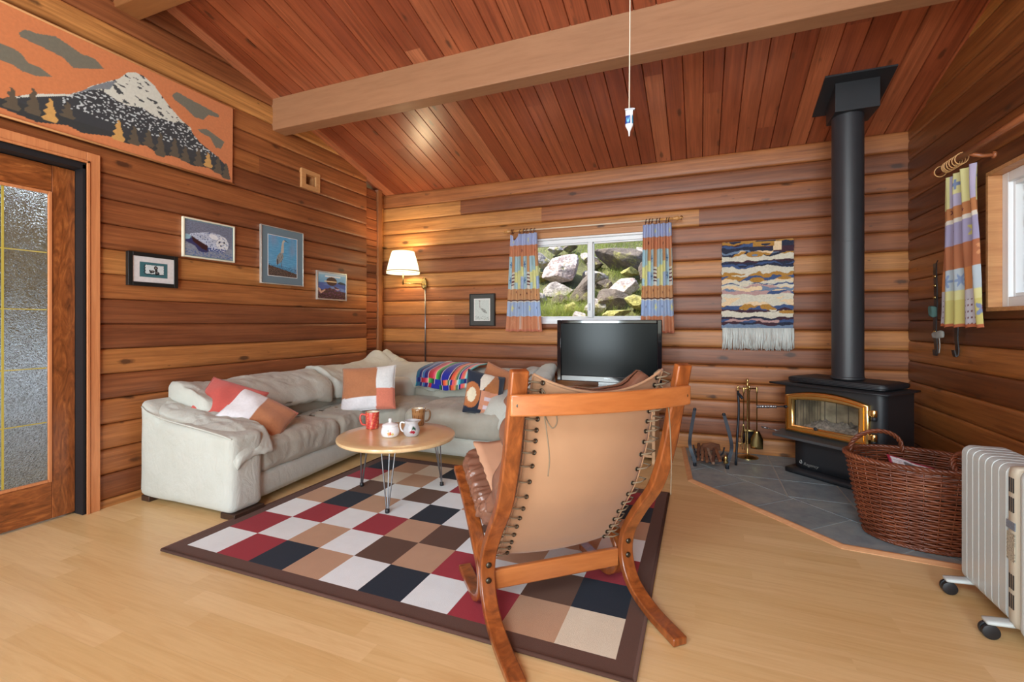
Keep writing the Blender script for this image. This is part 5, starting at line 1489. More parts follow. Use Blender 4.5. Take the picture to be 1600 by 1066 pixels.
# papers in the basket
def papers(u, v):
    if v > 0.93 or u < 0.04: return (170, 40, 70)
    if 0.55 < v < 0.8 and 0.2 < u < 0.6: return (120, 124, 128)
    return (236, 236, 240) if nz(u * 30, v * 12) < 0.25 else (200, 202, 208)
pn = panel('newspaper', 0.30, 0.22, 40, 30, papers, painted('newsprint', 0.7), lambda u, v: Vector((-0.15 + 0.30 * u, -0.06 + 0.16 * v, 0.30 + 0.075 * (1 - u) + 0.04 * v + 0.006 * nz(u * 4, v * 4))))
pn.location = (bkx + 0.02, bky - 0.02, 0.0095); pn.rotation_euler = (0, 0, math.radians(-8)); s_ = pn.modifiers.new('s', 'SOLIDIFY'); s_.thickness = 0.010
tag(pn, 'white folded newspaper with a red corner lying inside the wicker basket', 'newspaper')
pn2 = panel('magazine', 0.26, 0.20, 30, 24, lambda u, v: (220, 222, 224) if v > 0.3 else (70, 92, 84), painted('magazine_print', 0.5), lambda u, v: Vector((-0.06 + 0.26 * u, -0.13 + 0.18 * v, 0.255 + 0.02 * v)))
pn2.location = (bkx + 0.01, bky - 0.02, 0.0095); pn2.rotation_euler = (0, 0, math.radians(-8)); s_ = pn2.modifiers.new('s', 'SOLIDIFY'); s_.thickness = 0.03; s_.offset = -1
tag(pn2, 'pale magazine under the newspaper in the wicker basket', 'magazine')

# ---- oil radiator
rd = empty('oil_radiator', (1.12, 2.40, 0.0), 0, 'white oil filled radiator heater on black castors at the right edge', 'heater')
finp = []
def rrect(w_, h, r_, n=5):
    P = []
    for cx, cy, a0 in ((w_ / 2 - r_, h / 2 - r_, 0), (-w_ / 2 + r_, h / 2 - r_, 90), (-w_ / 2 + r_, -h / 2 + r_, 180), (w_ / 2 - r_, -h / 2 + r_, 270)):
        for k in range(n + 1):
            a = math.radians(a0 + 90 * k / n); P.append((cx + r_ * math.cos(a), cy + r_ * math.sin(a)))
    return P
def fin():
    bm = B(); P = rrect(0.165, 0.572, 0.035); rings = []
    for (ins, y_) in ((0.004, -0.0208), (0.0, -0.019), (0.0, 0.019), (0.004, 0.0208)):
        rings.append([bm.verts.new((p[0] * (1 - ins * 6), y_, 0.345 + p[1] * (1 - ins * 2))) for p in P])
    for a, b in zip(rings, rings[1:]):
        for k in range(len(a)): bm.faces.new((a[k], a[(k + 1) % len(a)], b[(k + 1) % len(a)], b[k]))
    bm.faces.new(rings[0][::-1]); bm.faces.new(rings[-1]); bmesh.ops.recalc_face_normals(bm, faces=bm.faces)
    softbox(bm, -0.055, 0.055, -0.016, 0.016, 0.10, 0.59, 0.015, (4, 3, 8)); return bm
f0 = obj('fin', fin(), M['rad'], rd, auto=35, loc=(0, 0.15, 0))
for k in range(1, 7):
    c = f0.copy(); C.objects.link(c); c.parent = rd; c.location = (0, 0.15 - 0.045 * k, 0)
bm = B(); tube(bm, [(0, 0.15, 0.12), (0, -0.17, 0.12)], 0.02, 12); tube(bm, [(0, 0.15, 0.57), (0, -0.17, 0.57)], 0.02, 12); obj('oil_tube', bm, M['rad'], rd, smooth=True)
bm = B(); softbox(bm, -0.088, 0.088, -0.215, -0.152, 0.062, 0.638, 0.02, (8, 4, 20)); hs = obj('control_housing', bm, M['radbeige'], rd, smooth=True)
bm = B(); softbox(bm, -0.088, 0.090, -0.275, -0.212, 0.050, 0.640, 0.030, (10, 5, 22)); obj('front_cover', bm, M['rad'], rd, smooth=True)
bm = B()
for z0_ in (0.13, 0.20, 0.475, 0.545):
    for k in range(3): box(bm, -0.0895, -0.0865, -0.200 + k * 0.011, -0.195 + k * 0.011, z0_, z0_ + 0.052)
obj('vent_slot', bm, M['dark'], hs)
t = NT('rating_sticker'); v, x, y, z = t.coords()
t.put(t.b.inputs['Base Color'], t.mix(t.math('GREATER_THAN', t.noise(t.comb(x, t.math('MULTIPLY', y, 300.0), t.math('MULTIPLY', z, 120.0)), 1.0, 2.0), 0.52), rgb(190, 182, 160), rgb(128, 124, 112))); t.b.inputs['Roughness'].default_value = 0.5
bm = B(); box(bm, -0.0895, -0.0875, -0.206, -0.160, 0.30, 0.40); obj('rating_label', bm, t.m, hs)
bm = B(); box(bm, -0.0898, -0.0875, -0.208, -0.158, 0.412, 0.440); obj('warning_label', bm, plain('label_grey', rgb(120, 128, 140), 0.4, var=0.4, scale=200), hs)
bm = B(); lathe(bm, [(0.052, 0), (0.052, -0.010), (0.046, -0.014)], 36, (0.0, -0.274, 0.50), axis='Y'); obj('dial', bm, M['radbeige'], hs, auto=40)
for (yy, zt_) in ((0.135, 0.062), (-0.165, 0.062)):
    bm = B(); softbox(bm, -0.155, 0.155, yy - 0.024, yy + 0.024, 0.052, 0.068, 0.007, (10, 4, 2), lambda p, u: Vector((p.x, p.y, p.z - 0.0 + 0.012 * (1 - abs(u.x))))); ft = obj('foot_bar', bm, M['rad'], rd, smooth=True)
    for sx in (-1, 1):
        bm = B()
        for o_ in (-0.011, 0.011): lathe(bm, [(0.016, -0.009), (0.026, -0.006), (0.027, 0.0), (0.026, 0.006), (0.016, 0.009)], 24, (sx * 0.140 , yy + o_, 0.027), axis='Y')
        tube(bm, [(sx * 0.140, yy, 0.027), (sx * 0.140, yy, 0.058)], 0.006, 8)
        obj('castor', bm, M['dark'], ft, auto=40)

# ---- wall lamp
wl = empty('swing_arm_wall_lamp', (-2.915, 4.548, 1.60), 0, 'lit brass wall lamp with a cream pleated shade in the sofa corner', 'lamp')
bm = B(); P = [(0.045 * math.cos(a) * (1 if abs(math.cos(a)) < 0.7 else 0.92), 0.068 * math.sin(a)) for a in [2 * PI * k / 16 for k in range(16)]]
r0 = [bm.verts.new((p[0], 0.014, p[1])) for p in P]; r1 = [bm.verts.new((p[0], -0.004, p[1])) for p in P]; r2 = [bm.verts.new((p[0] * 0.8, -0.014, p[1] * 0.8)) for p in P]
for a, b in ((r0, r1), (r1, r2)):
    for k in range(16): bm.faces.new((a[k], a[(k + 1) % 16], b[(k + 1) % 16], b[k]))
bm.faces.new(r2); bmesh.ops.recalc_face_normals(bm, faces=bm.faces)
obj('wall_plate', bm, M['abrass'], wl, auto=30)
SX, SY = -0.150, -0.195
bm = B(); tube(bm, [(0.0, -0.014, -0.008), (0.0, -0.05, -0.008)], 0.008, 10); tube(bm, [(0, -0.05, -0.008), (SX, SY, -0.008)], 0.0055, 10); tube(bm, [(SX, SY, -0.022), (SX, SY, 0.12)], 0.008, 10); tube(bm, crom([(0, -0.012, -0.03), (0.012, -0.02, -0.045), (0.0, -0.02, -0.055)], 4), 0.004, 6)
obj('swing_arm', bm, M['abrass'], wl, smooth=True)
bm = B(); tube(bm, [(0.015, -0.004, -0.068), (0.015, -0.004, -0.90)], 0.0075, 8); obj('cord_cover', bm, M['steel'], wl, smooth=True)
t = NT('lamp_shade'); t.b.inputs['Base Color'].default_value = rgb(240, 240, 224); t.b.inputs['Roughness'].default_value = 0.8
t.b.inputs['Emission Color'].default_value = (0.96, 1.0, 0.84, 1); t.b.inputs['Emission Strength'].default_value = 0.62
t.b.inputs['Subsurface Weight'].default_value = 0.0; t.b.inputs['Transmission Weight'].default_value = 0.0
tr = t.new('ShaderNodeBsdfTranslucent'); tr.inputs[0].default_value = rgb(214, 226, 214); mx = t.new('ShaderNodeMixShader'); mx.inputs[0].default_value = 0.35
t.l.new(t.b.outputs[0], mx.inputs[1]); t.l.new(tr.outputs[0], mx.inputs[2]); t.l.new(mx.outputs[0], t.out.inputs[0]); M['shade'] = t.m
bm = B(); rr_ = []
for k in range(17):
    s = k / 16; z_ = 0.10 + 0.245 * s; r_ = 0.183 - 0.062 * s - 0.012 * math.sin(PI * s) * -0.4
    rr_.append((r_, z_))
lathe(bm, rr_, 64, (SX, SY, 0), cap0=False, cap1=False); sh_ = obj('lamp_shade', bm, M['shade'], wl, smooth=True); s_ = sh_.modifiers.new('s', 'SOLIDIFY'); s_.thickness = 0.002
M['trimband'] = plain('shade_trim', rgb(214, 186, 130), 0.7)
bm = B(); lathe(bm, [(0.1855, 0.118), (0.1865, 0.124), (0.182, 0.130)], 64, (SX, SY, 0), cap0=False, cap1=False)
tube(bm, [(SX + 0.184 * math.cos(2 * PI * k / 64), SY + 0.184 * math.sin(2 * PI * k / 64), 0.101) for k in range(64)], 0.0025, 5, closed=True); tube(bm, [(SX + 0.121 * math.cos(2 * PI * k / 64), SY + 0.121 * math.sin(2 * PI * k / 64), 0.345) for k in range(64)], 0.0025, 5, closed=True); obj('shade_trim', bm, M['trimband'], sh_, smooth=True)
bm = B(); lathe(bm, [(0.012, 0.12), (0.022, 0.15), (0.028, 0.19), (0.022, 0.225), (0.006, 0.24)], 20, (SX, SY, 0))
t = NT('bulb_glow'); t.b.inputs['Emission Color'].default_value = (1.0, 0.80, 0.52, 1); t.b.inputs['Emission Strength'].default_value = 12.0
obj('bulb', bm, t.m, wl, smooth=True)
pl = D.lights.new('lamp_bulb_light', 'POINT'); pl.energy = 7; pl.color = (1.0, 0.72, 0.42); pl.shadow_soft_size = 0.04
po = D.objects.new('lamp_bulb_light', pl); C.objects.link(po); po.location = (-2.915 + SX, 4.548 + SY, 1.60 + 0.285)
# ================================================================== ON THE WALLS
M['print'] = painted('printed_picture', 0.35, coat=0.25)
def framed(name, y0, y1, z0, z1, fw, fm, colfn, label, matw=None, matm=None, wall='left', depth=0.018, nx=90, group=None, tilt=0.0):
    """picture on the left wall (y0..y1) or the back wall (x0..x1)"""
    W_, H__ = y1 - y0, z1 - z0
    if wall == 'left': root = empty(name, (-3.428, (y0 + y1) / 2, (z0 + z1) / 2), PI / 2, label, 'picture', group)
    else: root = empty(name, ((y0 + y1) / 2, 4.562, (z0 + z1) / 2), 0, label, 'picture', group)
    # local: x right, -y towards the room
    bm = B(); w2_, h2 = W_ / 2, H__ / 2
    for (a, b, c, d) in ((-w2_, -w2_ + fw, -h2, h2), (w2_ - fw, w2_, -h2, h2), (-w2_ + fw, w2_ - fw, h2 - fw, h2), (-w2_ + fw, w2_ - fw, -h2, -h2 + fw)): box(bm, a, b, -depth, 0.004, c, d)
    obj('frame', bm, fm, root, bevel=0.0015)
    iw, ih = W_ - 2 * fw, H__ - 2 * fw; m_ = matw or 0
    if matw:
        bm = B(); box(bm, -iw / 2, iw / 2, -depth + 0.008, -depth + 0.011, -ih / 2, ih / 2)
        obj('mat_board', bm, matm, root)
        bm = B()
        for (a, b, c, d) in ((-iw / 2 + m_ - 0.004, -iw / 2 + m_, -ih / 2 + m_ - 0.004, ih / 2 - m_ + 0.004), (iw / 2 - m_, iw / 2 - m_ + 0.004, -ih / 2 + m_ - 0.004, ih / 2 - m_ + 0.004), (-iw / 2 + m_, iw / 2 - m_, ih / 2 - m_, ih / 2 - m_ + 0.004), (-iw / 2 + m_, iw / 2 - m_, -ih / 2 + m_ - 0.004, -ih / 2 + m_)): box(bm, a, b, -depth + 0.0065, -depth + 0.0085, c, d)
        obj('mat_bevel', bm, M['white'], root)
    pw, ph = iw - 2 * m_, ih - 2 * m_
    p = panel('print', 1, 1, nx, int(nx * ph / pw), colfn, M['print'], lambda u, v: Vector((-pw / 2 + u * pw, -depth + (0.0072 if matw else 0.006), -ph / 2 + v * ph)), root)
    return root
SIL = plain('silver_frame', rgb(206, 204, 196), 0.25, 0.6)
CRM = plain('cream_frame', rgb(226, 222, 200), 0.35)
BLK = plain('black_frame', rgb(24, 26, 26), 0.4)
def seal(u, v):
    g = 124 + 22 * nz(u * 30, v * 40) + 12 * nz(u * 90, v * 90); base = (g * 0.94, g, g * 1.16)
    if v < 0.34: g = 150 + 26 * nz(u * 20, v * 50); base = (g * 0.92, g * 0.98, g * 1.08)
    if v < 0.20 and nz(u * 26, v * 26, 3) > 0.1: base = (96, 116, 160)
    # shadow side of the animal
    if inpoly(u, v, [(0.0, 0.40), (0.10, 0.52), (0.46, 0.36), (0.50, 0.20), (0.42, 0.14), (0.28, 0.16), (0.20, 0.30)]): base = (56, 60, 104)
    body = inpoly(u, v, [(0.0, 0.50), (0.10, 0.58), (0.12, 0.62), (0.30, 0.68), (0.42, 0.72), (0.56, 0.74), (0.70, 0.72), (0.84, 0.64), (0.90, 0.50), (0.88, 0.34), (0.80, 0.22), (0.66, 0.20), (0.48, 0.20), (0.44, 0.34), (0.22, 0.50), (0.14, 0.56)])
    if body:
        s = nz(u * 34, v * 34, 7); g = 208 + 26 * nz(u * 8, v * 8)
        base = (g * 0.92, g * 0.97, g * 1.06) if s < 0.26 else (96, 108, 150)
        if ell(u, v, 0.76, 0.45, 0.13, 0.22): base = (222, 226, 230) if nz(u * 24, v * 24) < 0.2 else (150, 164, 190)
        if ell(u, v, 0.58, 0.62, 0.10, 0.07, -0.5): base = (226, 230, 236)
        for ex, ey in ((0.70, 0.50), (0.80, 0.50), (0.73, 0.40)):
            if ell(u, v, ex, ey, 0.016, 0.025): base = (20, 22, 30)
        if v < 0.30 and s > -0.1: base = (60, 84, 140)
    if inpoly(u, v, [(0.14, 0.55), (0.26, 0.46), (0.46, 0.34), (0.44, 0.20), (0.34, 0.24), (0.16, 0.42)]): base = (62, 34, 36)
    if ell(u, v, 0.05, 0.52, 0.07, 0.07): base = (150, 190, 206)
    if u < 0.02 or u > 0.98 or v < 0.025 or v > 0.975: base = (110, 140, 150)
    return base
def heron(u, v):
    w_ = nz(u * 6, v * 50); b = (92 + 26 * w_, 168 + 22 * w_, 212 + 16 * w_)
    b = mixc(b, (130, 160, 196), max(0, nz(u * 3, v * 3, 5)) * 1.2)
    top = 0.26 - 0.16 * u + 0.02 * nz(u * 30, 2)
    if v < top: b = (70, 58, 54) if nz(u * 40, v * 50) < 0.15 else (126, 104, 90)
    elif v < top + 0.09 * u + 0.03 and nz(u * 50, v * 70) > 0.12: b = (44, 52, 76)
    if inpoly(u, v, [(0.27, 0.40), (0.30, 0.50), (0.40, 0.60), (0.50, 0.58), (0.52, 0.48), (0.46, 0.38), (0.36, 0.31), (0.30, 0.28), (0.27, 0.33)]): b = (150, 154, 150) if nz(u * 40, v * 20) < 0.2 else (110, 112, 112)
    if inpoly(u, v, [(0.42, 0.58), (0.44, 0.74), (0.47, 0.86), (0.50, 0.92), (0.56, 0.93), (0.58, 0.90), (0.53, 0.86), (0.53, 0.74), (0.53, 0.60)]): b = (196, 190, 176)
    if inpoly(u, v, [(0.52, 0.93), (0.60, 0.925), (0.72, 0.87), (0.60, 0.90)]): b = (60, 54, 50)
    if inpoly(u, v, [(0.43, 0.40), (0.45, 0.40), (0.46, 0.25), (0.445, 0.25)]): b = (90, 90, 90)
    if inpoly(u, v, [(0.30, 0.42), (0.33, 0.44), (0.34, 0.30), (0.30, 0.27)]): b = (60, 60, 66)
    return b
def coast(u, v):
    b = mixc((60, 120, 190), (150, 206, 232), v)
    if v < 0.62: b = mixc((60, 90, 170), (170, 200, 224), max(0, nz(u * 4, v * 8, 2)) + 0.1)
    if 0.84 < v < 0.90 and 0.24 < u < 0.80: b = (240, 244, 246)
    if v > 0.93: b = (190, 214, 226)
    if ell(u, v, 0.48, 0.68, 0.19, 0.17): b = (84, 54, 46) if nz(u * 30, v * 30) < 0.15 else (54, 50, 40)
    if abs(v - 0.67) < 0.018 and 0.22 < u < 0.66: b = (232, 210, 170)
    if inpoly(u, v, [(0.68, 0.64), (0.80, 0.70), (1.0, 0.64), (1.0, 0.58), (0.80, 0.58)]): b = (30, 56, 76)
    if v < 0.42 - 0.25 * abs(u - 0.4) + 0.08 * nz(u * 8, 3):
        s = nz(u * 14, v * 14, 4); b = (110, 70, 96) if s > 0.1 else ((70, 50, 60) if s > -0.15 else (90, 66, 56))
    if inpoly(u, v, [(0.0, 0.42), (0.08, 0.38), (0.12, 0.28), (0.24, 0.36), (0.26, 0.32), (0.10, 0.18), (0.02, 0.30)]): b = (214, 176, 150)
    if inpoly(u, v, [(0.55, 0.50), (0.72, 0.44), (0.78, 0.38), (0.70, 0.34), (0.62, 0.38)]): b = (90, 50, 60) if v > 0.40 else (196, 170, 180)
    if v < 0.16 and nz(u * 20, v * 20) > 0: b = (60, 36, 30)
    return b
def native(u, v):
    if 0.16 < u < 0.84 and 0.21 < v < 0.79:
        b = (58, 104, 112)
        x, y = (u - 0.16) / 0.68, (v - 0.21) / 0.58
        wob = 0.012 * math.sin(x * 40) + 0.012 * math.sin(y * 33)
        if 0.16 + wob < x < 0.86 + wob and 0.18 + wob < y < 0.84 + wob: b = (26, 44, 52)
        if 0.19 + wob < x < 0.85 + wob and 0.22 + wob < y < 0.82 + wob:
            b = (206, 216, 218)
            for (cx, cy, rx, ry) in ((0.57, 0.66, 0.07, 0.13), (0.58, 0.48, 0.05, 0.12), (0.62, 0.30, 0.08, 0.12), (0.46, 0.40, 0.07, 0.09), (0.36, 0.44, 0.03, 0.06), (0.40, 0.34, 0.05, 0.06)):
                if ell(x, y, cx, cy, rx, ry): b = (34, 38, 40)
            for (cx, cy, rx, ry) in ((0.57, 0.66, 0.025, 0.05), (0.46, 0.41, 0.03, 0.03), (0.62, 0.34, 0.04, 0.025)):
                if ell(x, y, cx, cy, rx, ry): b = (150, 140, 136)
        return b
    return (214, 212, 212)
framed('framed_print', 1.85, 2.158, 1.395, 1.616, 0.026, BLK, native, 'small black framed print with grey mat and teal panel, nearest the door', nx=150, depth=0.026)
framed('framed_photo', 2.197, 2.595, 1.626, 1.912, 0.011, CRM, seal, 'thin cream framed photo of a spotted seal pup on the left wall', nx=130)
framed('framed_photo', 2.831, 3.285, 1.486, 1.984, 0.009, SIL, heron, 'large framed photo of a heron over blue water with a blue-grey mat', 0.066, plain('blue_mat', rgb(108, 130, 142), 0.7), nx=90)
framed('framed_photo', 3.448, 3.855, 1.378, 1.660, 0.014, SIL, coast, 'small silver framed photo of a rocky shore and islet near the corner', nx=110)
def sketch(u, v):
    g = 206 + 8 * nz(u * 20, v * 20); b = (g - 4, g + 4, g - 2)
    if u < 0.03 or u > 0.97 or v < 0.03 or v > 0.97: return (224, 224, 216)
    if inpoly(u, v, [(0.26, 0.94), (0.40, 0.93), (0.38, 0.86), (0.37, 0.72), (0.40, 0.60), (0.34, 0.60), (0.33, 0.72), (0.34, 0.86)]): b = (160, 150, 146)
    if inpoly(u, v, [(0.36, 0.62), (0.52, 0.56), (0.70, 0.50), (0.86, 0.32), (0.66, 0.36), (0.54, 0.42)]): b = (130, 132, 126) if nz(u * 30, v * 30) > -0.1 else (180, 186, 180)
    if v < 0.20 and nz(u * 10, v * 40, 2) > 0.18: b = (160, 164, 158)
    return b
framed('framed_drawing', -2.333, -2.033, 1.120, 1.468, 0.010, BLK, sketch, 'dark framed pale drawing of a wading bird on the back wall', 0.048, plain('dark_mat', rgb(66, 66, 62), 0.6), wall='back', nx=70, depth=0.030)

# ---- mountain banner on the left wall
SNOW = [(1.265, 2.331), (1.357, 2.391), (1.394, 2.415), (1.552, 2.485), (1.612, 2.533), (1.656, 2.581), (1.739, 2.648), (1.797, 2.693), (1.847, 2.758), (1.888, 2.78), (1.94, 2.781), (2.006, 2.746), (2.098, 2.652), (2.182, 2.586), (2.245, 2.559), (2.277, 2.48), (2.063, 2.427), (1.787, 2.461), (1.552, 2.448), (1.335, 2.352)]
GREY = [(1.552, 2.483), (1.612, 2.531), (1.656, 2.579), (1.739, 2.646), (1.787, 2.677), (1.748, 2.602), (1.692, 2.582), (1.656, 2.548)]
DARK = [(0.6, 2.33), (0.9, 2.36), (1.265, 2.332), (1.335, 2.367), (1.552, 2.477), (1.656, 2.559), (1.711, 2.579), (1.787, 2.552), (1.847, 2.544), (1.93, 2.568), (2.006, 2.54), (2.121, 2.549), (2.207, 2.564), (2.258, 2.525), (2.31, 2.479), (2.447, 2.418), (2.535, 2.363), (2.557, 2.271), (2.447, 2.295), (2.377, 2.31), (2.258, 2.29), (2.133, 2.315), (2.04, 2.290), (1.951, 2.325), (1.847, 2.3), (1.787, 2.302), (1.748, 2.312), (1.612, 2.281), (1.544, 2.300), (1.409, 2.265), (1.335, 2.274), (1.265, 2.283), (0.9, 2.28), (0.6, 2.27)]
CL = [[(1.332, 2.715), (1.357, 2.749), (1.409, 2.755), (1.487, 2.784), (1.544, 2.769), (1.603, 2.749), (1.674, 2.754), (1.72, 2.717), (1.656, 2.685), (1.569, 2.646), (1.519, 2.683), (1.439, 2.691), (1.342, 2.697)],
      [(1.10, 2.60), (1.20, 2.62), (1.307, 2.621), (1.342, 2.609), (1.371, 2.575), (1.424, 2.572), (1.475, 2.547), (1.409, 2.52), (1.35, 2.515), (1.307, 2.532), (1.2, 2.53)],
      [(2.116, 2.735), (2.152, 2.774), (2.232, 2.762), (2.31, 2.757), (2.462, 2.74), (2.455, 2.717), (2.377, 2.705), (2.337, 2.651), (2.271, 2.648), (2.207, 2.686), (2.133, 2.711)],
      [(2.297, 2.566), (2.364, 2.595), (2.447, 2.569), (2.505, 2.549), (2.476, 2.486), (2.433, 2.482), (2.391, 2.542), (2.323, 2.55)]]
TR = [(0.80, 2.27, 2.40, 0), (0.95, 2.27, 2.42, 0), (1.08, 2.27, 2.41, 1), (1.20, 2.29, 2.42, 0), (1.307, 2.29, 2.407, 0), (1.394, 2.30, 2.443, 0), (1.467, 2.29, 2.42, 1), (1.544, 2.34, 2.434, 0), (1.797, 2.30, 2.431, 1), (1.883, 2.305, 2.424, 0), (1.968, 2.325, 2.434, 0), (2.04, 2.283, 2.443, 0), (2.133, 2.31, 2.44, 0), (2.207, 2.30, 2.41, 0), (2.303, 2.30, 2.43, 0), (2.377, 2.315, 2.422, 1), (2.455, 2.29, 2.42, 0), (2.52, 2.27, 2.387, 0)]
def banner(u, v):
    y, z = BY0 + u * (2.573 - BY0), 2.243 + v * 0.600
    g = 0.03 * nz(y * 60, z * 60)
    b = (206 + 60 * g, 124 + 60 * g, 72 + 60 * g)
    if any(inpoly(y, z, P) for P in CL): b = (112, 108, 92)
    if inpoly(y, z, SNOW):
        b = (210, 212, 200)
        if fbm(y * 18 + z * 10, z * 40, 1.0) > 0.34: b = (60, 64, 66)
    if inpoly(y, z, GREY): b = (120, 128, 134)
    if inpoly(y, z, DARK):
        b = (46, 48, 52)
        d = (2.46 - z) if y < 1.7 else 0
        if nz(y * 60, z * 90, 3) > 0.22 and z > 2.40 and y > 1.52: b = (196, 204, 206)
        elif z < 2.36 - 0.02: b = (42, 44, 44)
    for (ty, z0_, z1_, k) in TR:
        hh = z1_ - z0_; zz = (z - z0_) / hh
        if 0 <= zz <= 1:
            w_ = 0.034 * (1 - zz) * (0.55 + 0.45 * abs(math.sin(zz * PI * 3.5))) + 0.006
            if abs(y - ty + 0.004 * math.sin(zz * 20)) < w_: b = (204, 156, 84) if k else (88, 76, 58)
    return b
BY0 = 0.62
bn = empty('mountain_banner', (-3.405, 1.6, 2.543), 0, 'long orange cloth banner with a snowy mountain and fir trees above the door', 'banner')
panel('cloth', 1, 1, 420, 130, banner, M['fabric'], lambda u, v: Vector((0.006 * math.sin(u * 11) * (1 - v), BY0 - 1.6 + u * (2.573 - BY0), -0.30 + v * 0.6)), bn)
for zc in (0.298, -0.300):
    bm = B(); tube(bm, [(0.001, BY0 - 1.62, zc), (0.001, 2.583 - 1.6, zc)], 0.0065, 8); obj('dowel', bm, M['pine'], bn, smooth=True)

# ---- shaggy tapestry on the back wall
def tap(u, v):
    w_ = v + 0.030 * nz(u * 5, v * 8, 1) + 0.016 * nz(u * 14, v * 20, 4)
    IV, CRE, NV, BL, MAR, GO, PK, LB = (214, 208, 190), (232, 204, 166), (38, 44, 66), (62, 84, 128), (64, 36, 50), (176, 128, 56), (186, 150, 146), (112, 132, 158)
    n = nz(u * 4 + 3, w_ * 16, 9)
    rows_ = [(0.000, LB, 'x'), (0.045, MAR, NV), (0.075, PK, BL), (0.105, NV, MAR), (0.135, IV, IV), (0.20, MAR, IV), (0.225, BL, GO), (0.265, IV, CRE), (0.355, IV, IV), (0.395, BL, PK), (0.43, CRE, LB), (0.475, IV, PK), (0.50, BL, IV), (0.515, IV, CRE), (0.56, BL, GO), (0.60, GO, IV), (0.645, IV, IV), (0.70, BL, NV), (0.73, NV, BL), (0.755, MAR, NV), (0.775, IV, IV), (0.84, NV, GO), (0.865, LB, CRE), (0.885, NV, NV), (0.925, BL, MAR), (0.965, NV, GO)]
    c = IV
    for p, a, b in rows_:
        if w_ >= p: c = (a if n > -0.06 else (b if b != 'x' else a))
    if u > 0.72 and 0.86 < v < 0.985: c = CRE if u < 0.84 and v > 0.88 else (MAR if v < 0.93 else NV)
    if 0.44 < u < 0.74 and 0.93 < v < 0.99: c = GO if nz(u * 10, v * 30) > -0.25 else NV
    if ell(u, v, 0.47, 0.845, 0.12, 0.035): c = GO if not ell(u, v, 0.47, 0.835, 0.04, 0.015) else LB
    if ell(u, v, 0.50, 0.555, 0.10, 0.03) or ell(u, v, 0.88, 0.57, 0.09, 0.018) or ell(u, v, 0.60, 0.25, 0.05, 0.028) or ell(u, v, 0.92, 0.19, 0.12, 0.02): c = GO
    g = 12 * nz(u * 60, v * 90)
    return tuple(q + g for q in c)
tp = empty('woven_wall_hanging', (0.456, 4.545, 1.485), math.radians(0), 'shaggy handwoven wall hanging in cream, navy and gold with a white fringe', 'tapestry')
def tpos(u, v):
    sh = 0.006 * max(0, nz(u * 40, v * 50, 2)) + 0.010 * max(0, nz(u * 6, v * 14, 8))
    ex = 0.008 * nz(3, v * 30) * (1 if u > 0.5 else -1) * (abs(2 * u - 1) ** 8)
    return Vector((-0.277 + u * 0.554 + ex - 0.004 * (1 - v), -0.008 - sh, -0.385 + v * 0.765))
panel('weaving', 1, 1, 150, 200, tap, M['fabric'], tpos, tp)
bm = B(); box(bm, -0.27, 0.27, -0.002, 0.012, 0.360, 0.384); obj('hanging_batten', bm, M['casing'], tp, bevel=0.002)
bm = B()
for k in range(230):
    x_ = -0.272 + 0.548 * k / 229 + rnd.uniform(-.001, .001); L_ = 0.185 + rnd.uniform(-0.018, 0.012); o_ = rnd.uniform(-0.006, 0.0)
    tube(bm, [(x_, -0.010 + o_, -0.378), (x_ + rnd.uniform(-.003, .003), -0.010 + o_, -0.378 - L_ * 0.5), (x_ + rnd.uniform(-.007, .004), -0.008 + o_, -0.378 - L_)], 0.0019, 4)
o = obj('fringe', bm, plain('white_yarn', rgb(222, 226, 222), 0.9), tp, smooth=True); o['kind'] = 'stuff'

# ---- curtains
LIL, AQ, OR, TN, YL, LB2, MRN, WHT = (206, 216, 244), (204, 230, 238), (230, 166, 126), (228, 182, 134), (242, 240, 184), (198, 216, 240), (120, 60, 66), (246, 242, 232)
def flower(u, v, cu, cv, r, asp, petals=5):
    dx, dy = (u - cu) * asp, v - cv; d = math.hypot(dx, dy); a = math.atan2(dy, dx); return d < r * (0.7 + 0.3 * math.cos(a * petals))
def cur_back(ph):
    def fn(u, v):
        uu = (u * 2.0 + ph) % 1.0
        if v > 0.875: return YL if flower(uu, v, 0.3, 0.93, 0.03, 0.5) else LIL
        if v > 0.765: return (236, 170, 130) if flower(uu, v, 0.4, 0.82, 0.03, 0.5) else (MRN if flower(uu, v, 0.85, 0.82, 0.018, 0.5) else OR)
        if v > 0.43:
            k = int(uu * 5)
            if k == 0: return (AQ if not flower(uu, v, 0.1, 0.68, 0.04, 0.6, 6) and not flower(uu, v, 0.1, 0.52, 0.04, 0.6, 6) else (100, 140, 190)) if v < 0.72 else AQ
            if k == 1: return TN if v > 0.60 else (WHT if not (abs(math.sin(v * 90)) > 0.8 and 0.47 < v < 0.58) else MRN)
            if k == 2: return AQ if (v > 0.60 or v < 0.5) else YL
            if k == 3: return YL if v < 0.62 else (196, 222, 226)
            return LB2 if v < 0.56 else (TN if v > 0.66 else YL)
        if v > 0.32: return MRN if (flower(uu, v, 0.2, 0.385, 0.016, 0.5) or flower(uu, v, 0.5, 0.40, 0.013, 0.5) or flower(uu, v, 0.8, 0.37, 0.015, 0.5)) else TN
        if v > 0.295: return WHT if v < 0.31 else (120, 80, 70)
        if v > 0.155: return YL if flower(uu, v, 0.35, 0.235, 0.04, 0.5) else ((50, 60, 110) if flower(uu, v, 0.75, 0.24, 0.015, 0.5) else LB2)
        if v > 0.02: return (238, 180, 140) if flower(uu, v, 0.4, 0.09, 0.045, 0.5) else (WHT if 0.78 < uu < 0.82 or 0.86 < uu < 0.88 else OR)
        return (226, 150, 120)
    return fn
